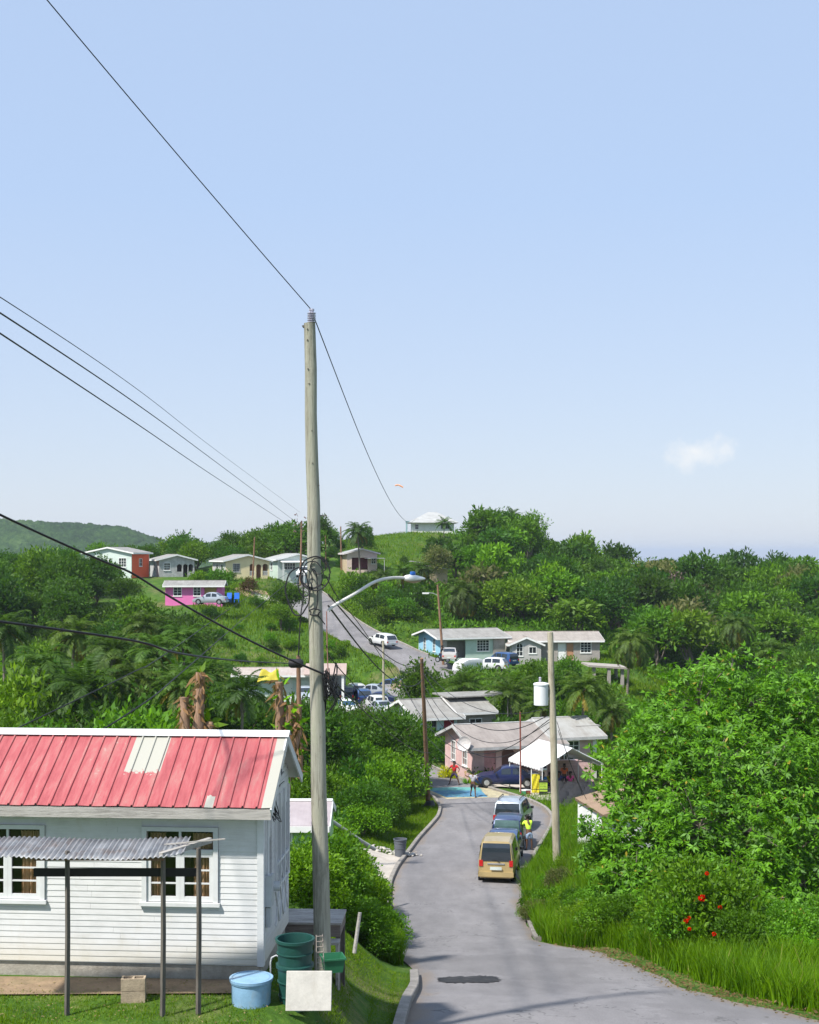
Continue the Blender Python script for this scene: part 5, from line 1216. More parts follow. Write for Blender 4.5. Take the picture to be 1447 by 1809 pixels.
# street light on its arm
SLr = empty('street_lamp', P(583,1078,25.0), 0, 'pale street lamp head with blue cap on a bent arm from the tall pole', 'street lamp')
o3 = SLr.location
g = MB(); g.tube([q_-o3 for q_ in catmull([P(580,1080,25),P(590,1070,25.05),P(625,1050,25.5),P(662,1028,26.1),P(690,1021,26.5),P(716,1021,26.9)],6)],[0.030]*31,9); g.build('arm', plain('arm_pale',(0.60,0.58,0.54),0.5,0.1,3,0.3,(0.4,0.3,0.2)), SLr, 50)
g = MB(); b0 = P(714,1022,26.9)-o3; pr=[]
hd=[(0.0,.05,.05),(.04,.075,.07),(.12,.085,.085),(.22,.09,.075),(.32,.075,.05),(.41,.035,.02),(.42,.01,.01)]
vs=[]; n_=14
for (l,w_,h_h) in hd:
    for k in range(n_):
        a=2*PI*k/n_; cz=math.sin(a); vs.append((b0.x+l, b0.y+w_*math.cos(a), b0.z+(h_h*cz if cz>0 else h_h*0.75*cz)-0.01*l))
g.add(vs,[(i*n_+k,i*n_+(k+1)%n_,(i+1)*n_+(k+1)%n_,(i+1)*n_+k) for i in range(len(hd)-1) for k in range(n_)]+[tuple(range(n_)),tuple((len(hd)-1)*n_+k for k in range(n_))]); g.build('lamp_head', plain('lamp_white',(0.70,0.70,0.68),0.4,0.08), SLr, 50)
g = MB(); vs=[(b0.x+.03+.3*s_/8, b0.y+.07*math.sin(a), b0.z-.05-.045*math.sin(PI*(s_+.5)/9)*abs(math.cos(a))) for s_ in range(9) for a in (-1.5,-.9,-.3,.3,.9,1.5)]
g.add(vs,[(i*6+k,i*6+k+1,(i+1)*6+k+1,(i+1)*6+k) for i in range(8) for k in range(5)]); g.build('lens', plain('lens_amber',(0.38,0.30,0.20),0.25,0.1), SLr, 60)
g = MB(); g.lathe((b0.x+.17,b0.y,b0.z+.075),[(.055,0),(.055,.05),(.045,.062),(.01,.065)],14); g.build('photocell', plain('cell_blue',(0.02,0.13,0.45),0.4,0.1), SLr, 40)

pole('utility_pole', P(984,1516,58)-Vector((0,0,.2)), P(972,1117,58), 0.175, 0.125, m_pole2, 'pale wooden pole carrying a white transformer on the right verge')
tr = P(956,1246,58); e_ = empty('transformer', tr, 0, 'white cylindrical transformer hung high on the pale pole', 'transformer')
g = MB(); g.lathe((0,0,0),[(0.29,0),(.31,.02),(.31,.86),(.335,.87),(.335,.92),(.30,.95),(.05,1.0)],20); g.build('tank', plain('tank_white',(0.68,0.70,0.71),0.45,0.06,3,0.3,(0.5,0.48,0.45)), e_, 40)
g = MB(); pr=[]
for k in range(4): pr += [(.03,.06*k),(.06,.06*k+.01),(.06,.06*k+.02),(.03,.06*k+.05)]
g.lathe((-.05,-.05,.98),pr,10); g.build('bushing', m_porc, e_)
g = MB(); g.bb(.28,-.06,.25,.42,.06,.32); g.bb(.28,-.06,.68,.42,.06,.75); g.build('mount', m_metal, e_)
pole('utility_pole', (P(757,0,86).x, 86, gz(P(757,0,86).x,86)), P(745,1163,82), 0.155, 0.10, m_pbrown, 'brown creosoted pole at the kerb corner before the painted court')
pole('utility_pole', P(678,1245,139), P(677,1132,139), 0.14, 0.10, m_pole2, 'grey pole rising among the parked cars in the lot')
pole('utility_pole', P(783,1170,154), P(773,1033,154), 0.15, 0.11, m_pbrown, 'thin brown pole standing by the sky blue gable', n=8)
pole('utility_pole', P(446,1030,190), P(450,949,190), 0.11, 0.09, m_pbrown, 'thin dark pole in front of the cream hilltop house', n=8)
pole('utility_pole', P(603,1005,212), P(602,930,212), 0.12, 0.10, m_pbrown, 'thin dark pole left of the coconut palm on the shoulder', n=8)
pole('utility_pole', P(576,1010,214), P(575,946,214), 0.10, 0.08, m_pbrown, 'short thin pole just right of the tall pole on the skyline', n=8)
pole('utility_pole', P(530,1330,60), P(527,1158,60), 0.12, 0.09, m_pbrown, 'dark pole wrapped in cables behind the dead brown palm', n=8)
pole('utility_pole', P(531,1022,189), P(533,920,189), 0.16, 0.12, m_pbrown, 'dark pole with a cluster of fittings left of the tall pole', n=8)
g = MB(); rr_ = random.Random(8)
for k in range(14):
    q = P(rr_.uniform(518,540),rr_.uniform(909,940),188.8); g.tube([q, q+Vector((rr_.uniform(-.5,.5),0,rr_.uniform(-.3,.5)))],rr_.uniform(.03,.11),5)
tag(g.build('line_fittings', plain('fittings_brown',(0.16,0.10,0.09),0.6,0.3)),'rusty cluster of brackets and cutouts near the pole top on the skyline','fittings')
g = MB(); g.tube([P(920,1402,88.5), P(919,1258,88.5)],0.05,7); tag(g.build('flag_mast', plain('rust_red',(0.22,0.06,0.04),0.7,0.2)),'thin rust red mast standing beside the white tent','mast')
# small lamp on the pole by the blue gable
e_ = empty('street_lamp', P(774,1046,154), 0, 'small distant street lamp on the thin brown pole by the blue gable','street lamp'); o3 = e_.location
g = MB(); g.tube([P(774,1052,154)-o3,P(765,1048,154)-o3,P(757,1047,154)-o3],.04,6); g.build('arm', m_metal, e_)
g = MB(); g.box(P(752,1048,154)-o3,(.75,.3,.16)); g.build('lamp_head', MATS['lamp_white'], e_)
def wire(pts, r, label, cat='cable', mat=None, n=5, name='overhead_cable', group='overhead cables', seg=10):
    g = MB(); g.tube(catmull(pts, seg), r, n); return tag(g.build(name, mat or m_cable, None, 80), label, cat, group)
def sag(a, b, s, n=6):
    a, b = Vector(a), Vector(b); return [a.lerp(b,i/n) - Vector((0,0,s*4*(i/n)*(1-i/n))) for i in range(n+1)]
wire(sag(P(-60,-172,18), P(549,546,25), .04), .009, 'single line from the top of the tall pole up towards the upper left')
wire(sag(P(553,556,25), P(735,916,120), 1.6), .011, 'single line falling from the tall pole insulator towards the hilltop house', seg=14)
o = wire([P(698,858,104),P(704,857,104),P(712,861,104)], .055, 'small orange marker ball clipped on the falling line', 'marker', plain('marker_orange',(0.75,0.30,0.12),0.6), name='line_marker', group='line markers')
for i,(a,b,r_c) in enumerate((((-120,440),(530,905),.018),((-120,470),(520,920),.03),((-120,510),(527,938),.03))):
    A_ = P(a[0], a[1]+ (235-(-120))*0.0, 24); 
    ys_ = {0:(682,590),1:(709,640),2:(744,690)}[i]
    wire([P(-160, ys_[0]-(395*0.66), 20), P(235,ys_[0],45), P(390,(ys_[0]+b[1])/2+8,90), P(b[0],b[1],188)], r_c*.62, ['uppermost','middle','lowest'][i]+' of three lines sloping from the upper left to the skyline fittings', seg=14)
wire(sag(P(-60,880,20), P(232,1012,23), .03)+sag(P(232,1012,23), P(575,1192,24.9), .10)[1:], .020, 'thick black cable sloping down across the palms to the tall pole', seg=12)
wire([P(-60,1090,20),P(230,1131,23),P(320,1155,26),P(430,1168,40),P(512,1172,59)], .022, 'thick nearly level cable running to the black splice box', seg=12)
wire([P(-60,1330,30),P(230,1190,40),P(300,1150,50),P(430,1060,110),P(530,1000,188)], .018, 'thin cable rising from the lower left to the skyline pole', seg=12)
wire([P(-40,1420,30),P(235,1255,36),P(330,1180,48),P(440,1085,90),P(545,1000,188)], .022, 'second thin cable rising beside the first towards the skyline pole', seg=12)
# black splice case and tangle on the tall pole
g = MB(); g.tube([P(510,1172,59.4),P(514,1172,59.4),P(532,1172,59.4),P(536,1172,59.4)],[.12,.2,.2,.12],12); tag(g.build('splice_case', m_cable, None, 40),'fat black splice case on the cable at the dark wrapped pole','splice case')
g = MB(); rr_ = random.Random(21)
for k in range(26):
    q0 = P(rr_.uniform(568,582),rr_.uniform(1180,1205),24.84); q1 = P(rr_.uniform(572,596),rr_.uniform(1200,1235),24.9); q2 = P(rr_.uniform(560,604),rr_.uniform(1170,1262),25.0)
    g.tube(catmull([q0,q1,q2],6), rr_.uniform(.006,.016), 5)
tag(g.build('cable_tangle', m_cable),'knot of black cable tangled on the tall pole below the roof of the low building','cable')
g = MB()
rr_ = random.Random(3)
for (cx_,cy_,rx_,ry_,r_c) in ((557,1013,26,30,.015),(552,1016,18,24,.012),(526,1045,20,42,.015),(538,1030,13,24,.011),(556,1081,9,6,.014),(562,1000,14,14,.010)):
    pts = [P(cx_+rx_*math.cos(a)+rr_.uniform(-2,2), cy_+ry_*math.sin(a), 24.80-0.02*math.cos(a)) for a in [k*2*PI/14 for k in range(15)]]; g.tube(catmull(pts,4), r_c, 5)
for pts in ([(551,1005),(559,1015),(561,1060),(558,1078)],[(533,1020),(536,1050),(531,1090),(527,1160)],[(560,1085),(568,1095),(574,1103)],[(577,1020),(600,1060),(640,1110),(700,1200)],[(576,1140),(590,1170),(640,1225),(700,1290)],[(578,1195),(610,1225),(660,1262),(720,1310)]):
    g.tube(catmull([P(x,y,24.82 if x < 577 else 24.9+(x-577)*.25) for x,y in pts],6), .012, 5)
g.tube([P(x,1036+ (3*math.sin((x-545)/5)),24.80) for x in range(543,577,3)], .013, 5)
tag(g.build('cable_loop', m_cable),'loose loops of black drop cable hanging around the upper half of the tall pole','cable')
g = MB()
for (x,y0_,y1_) in ((577,1080,1200),):
    g.tube([P(x,y0_,24.85),P(x+1,(y0_+y1_)/2,24.86),P(x+3,y1_,24.85)],.010,6)
g.build('earth_conduit', plain('conduit_rust',(0.25,0.12,0.10),0.7,0.2), None); o = bpy.data.objects['earth_conduit']; tag(o,'thin rusty conduit strapped down the side of the tall pole','conduit')
for i,(x0_,y0_,Y0_,x1_,y1_,s_) in enumerate(((747,1180,82,972,1250,1.2),(748,1190,82,972,1262,1.8),(748,1210,82,972,1275,2.0),(748,1225,82,972,1285,2.4),(752,1300,84,972,1395,0.9),(700,1180,100,972,1270,3.5),(580,1050,26,746,1170,.7),(580,1070,26,747,1200,.9),(580,1195,25.5,760,1330,.4))):
    wire(sag(P(x0_,y0_,Y0_), P(x1_,y1_,58 if x1_ > 900 else 82), s_), .016+.003*(i%2), ['upper','second','third','fourth','low','far'][i]+' sagging cable between the brown pole and the pale transformer pole' if i < 6 else ['first','second','third'][i-6]+' cable running from the tall pole down to the brown pole', seg=8)
for i,(a,b) in enumerate(((P(986,1290,58),P(1036,1412,62)),(P(984,1275,58),P(1030,1405,62)),(P(748,1170,82),P(678,1140,139)),(P(747,1175,82),P(677,1150,139)))):
    wire(sag(a,b,.15 if i<2 else 1.5), .012, ['guy wire from the pale pole to the shed roof','second guy wire beside the pale pole','upper line from the brown pole to the pole among parked cars','lower line from the brown pole to the pole among parked cars'][i], seg=6)
# ---------------------------------------------------------------- vehicles
m_tyre = plain('tyre_rubber', (0.02,0.02,0.02), 0.85, 0.2); m_rim = plain('alloy', (0.45,0.46,0.47), 0.35, 0.1, metallic=0.6); m_black = plain('trim_black', (0.018,0.018,0.02), 0.5, 0.2)
m_carglass = plain('car_glass', (0.022,0.030,0.038), 0.07, 0.2, 1, spec=0.8); m_tail = plain('tail_red', (0.45,0.012,0.012), 0.25, 0.1); m_head = plain('headlamp_clear', (0.62,0.64,0.66), 0.15, 0.1, spec=0.8); m_plate = plain('plate_pale', (0.50,0.55,0.52), 0.5, 0.1); m_chrome = plain('chrome', (0.65,0.66,0.68), 0.2, 0.05, metallic=0.8)
def paint(n, c, met=0.2): return plain('paint_'+n, c, 0.32, 0.06, 1.2, 0.12, (0.3,0.27,0.22), metallic=met, spec=0.5, coat=0.5)
# profiles : list of (y, z_bottom, z_belt, z_top) from tail to nose, in fractions of length and height ; glass spans
PROF = {
 'van': dict(st=[(-.50,.17,.50,.62),(-.495,.14,.52,.80),(-.47,.13,.53,.97),(-.30,.13,.53,1.0),(.02,.13,.52,1.0),(.16,.13,.52,.97),(.36,.13,.51,.62),(.44,.14,.48,.52),(.49,.17,.40,.42),(.50,.2,.34,.36)], gl=[(-.43,-.14),(-.11,.10)], ws=(.17,.36), rw=(.53,.93), wh=(-.31,.33), dr=(-.12,.20)),
 'suv': dict(st=[(-.50,.22,.50,.60),(-.495,.18,.56,.78),(-.46,.18,.57,.95),(-.30,.18,.57,1.0),(-.02,.18,.56,1.0),(.08,.18,.56,.97),(.24,.18,.55,.62),(.40,.18,.52,.57),(.48,.2,.46,.49),(.50,.24,.40,.42)], gl=[(-.40,-.20),(-.17,.0),(.02,.13)], ws=(.09,.24), rw=(.57,.92), wh=(-.29,.32), dr=(-.16,.14)),
 'hatch': dict(st=[(-.50,.19,.42,.50),(-.485,.16,.56,.66),(-.40,.16,.60,.95),(-.22,.15,.60,1.0),(.0,.15,.60,.99),(.07,.15,.60,.95),(.24,.15,.58,.64),(.40,.15,.52,.56),(.475,.17,.42,.46),(.50,.22,.34,.36)], gl=[(-.36,-.14),(-.11,.08)], ws=(.08,.24), rw=(.60,.90), wh=(-.31,.31), dr=(-.12,.16)),
 'sedan': dict(st=[(-.50,.2,.42,.50),(-.49,.17,.58,.62),(-.37,.16,.62,.68),(-.34,.16,.62,.70),(-.20,.15,.62,.96),(-.08,.15,.62,1.0),(.02,.15,.61,.98),(.07,.15,.61,.94),(.22,.15,.58,.64),(.40,.15,.52,.56),(.48,.18,.42,.46),(.50,.24,.34,.36)], gl=[(-.24,-.09),(-.06,.09)], ws=(.08,.22), rw=None, wh=(-.32,.32), dr=(-.08,.16)),
}
def prof_at(st, y):
    ys = [s_[0] for s_ in st]; return [float(np.interp(y, ys, [s_[k] for s_ in st])) for k in (1,2,3)]
def car(kind, L, W_, H_, mat, x, y, heading, label, z=None, cat='car', group='parked cars', glass=None, spare=False, rack=False, roofmat_=None, wheelr=0.32, open_door=False, pitch=0.0, nm='parked_car', two_tone=None):
    e = empty(nm, (x, y, gz(x,y)+0.07 if z is None else z), heading, label, cat, group); e.rotation_euler = (pitch, 0, heading)
    pr = PROF[kind]; st = pr['st']; glass = glass or m_carglass
    hw = W_/2; ys = []; 
    for i in range(len(st)-1):
        for k in range(3): ys.append(st[i][0]+(st[i+1][0]-st[i][0])*k/3)
    ys.append(st[-1][0])
    def ring(yf):
        zb, zl, zt = [v_*H_ for v_ in prof_at(st, yf)]
        end = max(0, (abs(yf)-.40)/.10); nar = 1-0.10*end**2
        green = min(1, max(0, (zt-zl)/(0.38*H_)))
        wl = hw*nar; wt = hw*nar*(1-0.20*green)
        return zb, zl, zt, wl, wt
    g = MB(); vs=[]; n_ = 13
    for yf in ys:
        zb, zl, zt, wl, wt = ring(yf)
        half = [(wl*.90,zb),(wl*.985,zb+.10*H_),(wl,(zb+zl)/2+.03),(wl*.975,zl),(wt*1.0+(wl-wt)*.10,zl+(zt-zl)*.88),(wt*.86,zt-.005)]
        for (a,b) in half: vs.append((a,yf*L,b))
        vs.append((0,yf*L,zt+.015))
        for (a,b) in reversed(half): vs.append((-a,yf*L,b))
    fs=[(i*n_+k,i*n_+k+1,(i+1)*n_+k+1,(i+1)*n_+k) for i in range(len(ys)-1) for k in range(n_-1)]
    fs+=[(i*n_+n_-1,i*n_,(i+1)*n_,(i+1)*n_+n_-1) for i in range(len(ys)-1)]
    fs+=[tuple(range(n_)),tuple((len(ys)-1)*n_+k for k in range(n_))[::-1]]
    g.add(vs,fs); g.build('body', mat, e, 32)
    def side_pt(yf, k, sg, out=.012):   # k 0 belt .. 1 roof edge
        zb, zl, zt, wl, wt = ring(yf); a = (wl*.975, zl); b = (wt+(wl-wt)*.10, zl+(zt-zl)*.88)
        return (sg*(a[0]+(b[0]-a[0])*k+out), yf*L, a[1]+(b[1]-a[1])*k)
    for sg in (-1,1):
        for (a,b) in pr['gl']:
            g = MB(); m_ = 5; vs=[]
            for i in range(m_+1):
                yf = a+(b-a)*i/m_; vs += [side_pt(yf,.08,sg), side_pt(yf,.93,sg)]
            g.add(vs,[(2*i,2*i+1,2*i+3,2*i+2) for i in range(m_)]); g.build('side_window', glass, e)
    def span(ya, yb, name, off):
        g = MB(); vs=[]; m_=4
        for i in range(m_+1):
            yf = ya+(yb-ya)*i/m_; zb, zl, zt, wl, wt = ring(yf)
            for c_ in (-.84,-.42,0,.42,.84): vs.append((wt*c_*(1.0), yf*L+off[0], zt+off[1]-(0.0 if abs(c_)<.1 else .004+.012*abs(c_))+.012))
        g.add(vs,[(i*5+k,i*5+k+1,(i+1)*5+k+1,(i+1)*5+k) for i in range(m_) for k in range(4)]); return g.build(name, glass, e)
    wsn = span(pr['ws'][0]+.012, pr['ws'][1]-.012, 'windscreen', (.012,.012))
    if pr['rw']:
        z0_, z1_ = pr['rw']; g = MB(); vs=[]
        # tail window follows the tail profile
        def tail_y(zf):
            zs = [s_[3] for s_ in st[:3]]; return float(np.interp(zf, zs, [s_[0] for s_ in st[:3]]))
        for i in range(5):
            zf = z0_+(z1_-z0_)*i/4; yf = tail_y(zf) if zf > st[0][3] else st[0][0]
            _,_,_,wl,wt = ring(max(yf,-.49)); w_ = hw*.80*(1-.10*i/4)
            for c_ in (-1,0,1): vs.append((w_*c_, yf*L-.022, zf*H_))
        g.add(vs,[(i*3+k,i*3+k+1,(i+1)*3+k+1,(i+1)*3+k) for i in range(4) for k in range(2)]); g.build('rear_window', glass, e)
    else: span(-.335,-.215,'rear_window',(-.012,.012))
    for yf in pr['wh']:
        for sg in (-1,1):
            g = MB(); xx = sg*(hw-.10)
            g.tube([(xx-.1,yf*L,wheelr),(xx+.1+.006,yf*L,wheelr)],[wheelr]*2,20) if sg>0 else g.tube([(xx-.106,yf*L,wheelr),(xx+.1,yf*L,wheelr)],[wheelr]*2,20)
            w_ = g.build('wheel', m_tyre, e, 40)
            g = MB(); xo = sg*(hw+.010); g.tube([(xo-sg*.02,yf*L,wheelr),(xo,yf*L,wheelr)],[wheelr*.62,wheelr*.58],16)
            for k in range(5):
                a=2*PI*k/5; g.box((xo+sg*.006,yf*L+math.cos(a)*wheelr*.3,wheelr+math.sin(a)*wheelr*.3),(.012,wheelr*.5,wheelr*.14),rot=Matrix.Rotation(a,3,'X'))
            g.build('rim', m_rim, w_)
            g = MB(); vs=[]; m_=14   # dark wheel arch lip
            for k in range(m_+1):
                a = PI*k/m_; vs += [(sg*(hw+.004),yf*L+math.cos(a)*wheelr*1.02,wheelr+math.sin(a)*wheelr*1.02),(sg*(hw+.006),yf*L+math.cos(a)*wheelr*1.18,wheelr+math.sin(a)*wheelr*1.18)]
            g.add(vs,[(2*k,2*k+1,2*k+3,2*k+2) for k in range(m_)]); g.build('wheel_arch', m_black, e)
    lz = st[0][2]*H_
    for sg in (-1,1):
        g = MB(); g.box((sg*hw*.80,-.5*L-.012,lz*.96),(hw*.20,.05,.26 if kind in('van','suv') else .16)); g.build('tail_light', m_tail, e)
        hz = st[-2][2]*H_; g = MB(); g.box((sg*hw*.66,.487*L,hz*.98),(hw*.36,.07,.13)); g.build('headlight', m_head, e)
        g = MB(); my = (pr['ws'][1]-.05)*L; g.box((sg*(hw+.09),my,st[5][2]*H_+.06),(.17,.09,.13)); g.build('wing_mirror', m_black, e)
    g = MB(); g.box((0,-.5*L-.03,st[0][1]*H_+.11),(W_*.94,.10,.20)); g.build('rear_bumper', mat, e); g = MB(); g.box((0,.5*L+.0,st[-1][1]*H_+.08),(W_*.86,.10,.17)); g.build('front_bumper', mat, e)
    g = MB(); g.box((0,.5*L-.0,st[-1][1]*H_+.21),(W_*.42,.07,.10)); g.build('grille', m_black, e)
    g = MB(); g.box((0,-.5*L-.085,st[0][1]*H_+.13+ (0.24 if kind in('van','suv') else .02)),(.50,.02,.13)); g.build('number_plate', m_plate, e)
    if kind in ('van','suv'): g = MB(); g.box((0,-.5*L-.02,.47*H_),(W_*.46,.03,.05)); g.build('tail_garnish', m_chrome, e)
    if spare:
        g = MB(); g.tube([(0.05,-.5*L-.02,.52*H_),(0.05,-.5*L-.22,.52*H_)],[.33,.33],20); w_=g.build('spare_wheel', m_tyre, e, 40); g = MB(); g.tube([(0.05,-.5*L-.222,.52*H_),(0.05,-.5*L-.24,.52*H_)],[.25,.24],18); g.build('cover', m_chrome, w_)
    if rack:
        for sg in (-1,1): g = MB(); g.tube([(sg*hw*.68,-.36*L,H_+.0),(sg*hw*.68,-.33*L,H_+.07),(sg*hw*.68,.0,H_+.07),(sg*hw*.68,.03*L,H_)],.025,6); g.build('roof_rail', m_black, e)
    if kind == 'van': g = MB(); g.beam((.02,-.5*L-.04,.55*H_),(.18,-.5*L-.04,.50*H_),.015,.02); g.beam((-.2,-.5*L-.02,.56*H_),(.05,-.5*L-.04,.55*H_),.015,.02); g.build('wiper', m_black, e)
    if open_door:
        Rm = Matrix.Rotation(R(-62),3,'Z'); hx = Vector((hw-.02,.14*L,0)); g = MB()
        pts = [(0,.30),(-1.0,.30),(-1.05,.62),(-1.0,.95),(-.9,1.36),(-.35,1.38),(0,.98)]; 
        f_ = lambda u_,z_,d: tuple(hx+Rm@Vector((d,u_,z_)))
        hole = [(-.92,.96),(-.84,1.30),(-.38,1.31),(-.08,.98)]
        g.poly_wall(pts,[hole],.07,f_); d_ = g.build('door', m_black, e); g = MB(); g.poly_wall(hole,[],.01,lambda u_,z_,d: tuple(hx+Rm@Vector((.03+d,u_,z_)))); g.build('door_glass', plain('tint_glass',(0.10,0.12,0.12),0.1,0.1,spec=.8), d_)
    return e
RH = math.atan2
p = P(884,0,60.6); car('van',4.15,1.62,1.86,paint('gold',(0.44,0.33,0.15)),P(882,0,58.4).x+.15,60.5,R(-8),'gold people carrier parked nearest on the right side of the road',z=zroad(3.95,60.5)-.0,cat='van',pitch=R(-3.0),nm='parked_van')
car('hatch',3.6,1.62,1.50,paint('bright_blue',(0.010,0.045,0.16)),P(886,0,65).x+.15,65.1,R(-8),'bright blue hatchback squeezed directly in front of the gold van',z=zroad(4.4,65.1),pitch=R(-3))
car('suv',3.9,1.64,1.62,paint('royal_blue',(0.008,0.026,0.10)),P(899,0,70).x+.05,70.0,R(-9),'royal blue hatchback with its side door swung open',z=zroad(5.1,70.0),open_door=True,pitch=R(-3),glass=plain('green_glass',(0.06,0.11,0.10),0.1,0.3,2,spec=.8))
car('suv',4.3,1.72,1.74,paint('silver_blue',(0.46,0.50,0.54),.4),P(905,0,76).x+.05,76.0,R(-13),'silver four wheel drive with roof rails and a spare wheel heading the roadside line',z=zroad(5.7,76),spare=True,rack=True,pitch=R(-2))
c_ = P(897,1377,93.6); car('sedan',4.35,1.7,1.42,paint('navy',(0.009,0.016,0.080)),c_.x,94.3,R(86),'navy saloon parked side-on between the pink house and the tent',z=gz(c_.x,94.3)+.12)
c_ = P(700,0,108); car('hatch',3.9,1.65,1.48,paint('white',(0.60,0.61,0.61),0),c_.x,106.5,R(150),'white hatchback facing this way half hidden by the dark tree',z=zroad(c_.x+.3,106.5),pitch=0)
c_ = P(675,1141,161); car('hatch',4.1,1.68,1.45,paint('white2',(0.60,0.61,0.61),0),c_.x,161.3,R(36),'white hatchback climbing the hill road alone',z=c_.z+.10,cat='car',group='cars on the road',pitch=R(4))
c_ = P(795,1167,152); car('sedan',4.2,1.66,1.42,paint('champagne',(0.50,0.47,0.43)),c_.x,153.0,R(-4),'champagne saloon seen from behind next to the blue gable',z=c_.z)
c_ = P(866,1186,150); car('hatch',4.0,1.66,1.46,paint('white',(0,0,0)),c_.x,151.5,R(70),'white hatchback with its bonnet up beside the covered car',z=c_.z-.0)
c_ = P(886,1176,157); car('suv',4.2,1.7,1.6,paint('mid_blue',(0.03,0.08,0.22)),c_.x,157,R(40),'dark blue car parked against the grey block house',z=c_.z)
c_ = P(612,1240,145); car('van',4.1,1.66,1.85,paint('deep_navy',(0.012,0.022,0.085)),c_.x,146.0,R(2),'deep navy minivan in the parking lot behind the white car',z=P(0,1243,145).z,cat='van',nm='parked_van')
c_ = P(613,1266,138); car('hatch',3.9,1.68,1.5,paint('white2',(0,0,0)),c_.x,139.5,R(192),'white hatchback with blue reflection coloured into its windscreen nearest in the parking lot',z=P(0,1266,138).z+.1,glass=plain('glass_sky_tint',(0.02,0.06,0.14),0.1,0.4,2,spec=.8))  # sky reflection is put into the glass colour as blue
for i,(px,py,Y,kd,col,hd,lb) in enumerate(((664,1252,142,'hatch','white',20,'white hatchback right of the grey pole in the lot'),(655,1232,147,'sedan','silver_blue',75,'pale silver saloon side-on behind the lot pole'),(690,1222,149.5,'hatch','mid_blue',60,'blue hatchback at the far right of the lot'),(640,1240,146,'hatch','mid_blue',10,'dull blue hatchback squeezed between minivan and lot pole'),(541,1238,140,'hatch','silver_blue',184,'silver hatchback facing this way left of the tall pole'),
     (712,1206,152,'sedan','silver_blue',65,'silver saloon roof showing above the bushes by the hairpin'),(372,1068,163,'sedan','silver_blue',82,'silver saloon parked below the hot pink house'),(538,1020,197,'suv','white',170,'small white car on the forecourt of the mint house'),(672,1262,139,'sedan','silver_blue',25,'silver saloon at the front edge of the lot beside the grey pole'),(628,1230,149,'hatch','white',15,'white hatchback at the back of the lot'),(668,1246,143.6,'sedan','deep_navy',75,'dark saloon tucked behind the white car in the lot'))):
    c_ = P(px,py,Y); car(kd,4.0,1.66,1.46 if kd != 'suv' else 1.6,MATS['paint_'+col],c_.x,Y,R(hd),lb,z=c_.z+.02)
# covered car
g = MB(); vs=[]; nU,nV=22,14
for i in range(nU+1):
    for j in range(nV+1):
        s_=i/nU*2-1; t_=j/nV*2-1; r_=max(abs(s_),abs(t_)); hgt=1.45*(1-max(0,abs(s_)-.25)**2*.9)*(1-max(0,(r_-.86)/.14)**1.5*.93); vs.append((s_*2.1,t_*.95,hgt+.04*math.sin(9*s_+4*t_)*(1-r_)))
g.add(vs,[(i*(nV+1)+j,(i+1)*(nV+1)+j,(i+1)*(nV+1)+j+1,i*(nV+1)+j+1) for i in range(nU) for j in range(nV)])
o=g.build('car_cover',plain('cover_white',(0.68,0.68,0.70),0.7,0.08),None,60); c_=P(833,1187,151); o.location=(c_.x,151.2,c_.z); o.rotation_euler=(0,0,R(30)); tag(o,'white dust sheet pulled over a car at the verge','car cover')
sm=o.modifiers.new('t','SOLIDIFY'); sm.thickness=.03
# broken signboard / lean pallet
g = MB(); g.box((0,0,0),(2.6,.1,.5),rot=Matrix.Rotation(R(-28),3,'Y')); o=g.build('loose_board',plain('board_brown',(0.42,0.30,0.22),0.85,0.2,3)); o.location=P(711,1205,141); tag(o,'tilted pale brown board among the bushes by the lot','board')

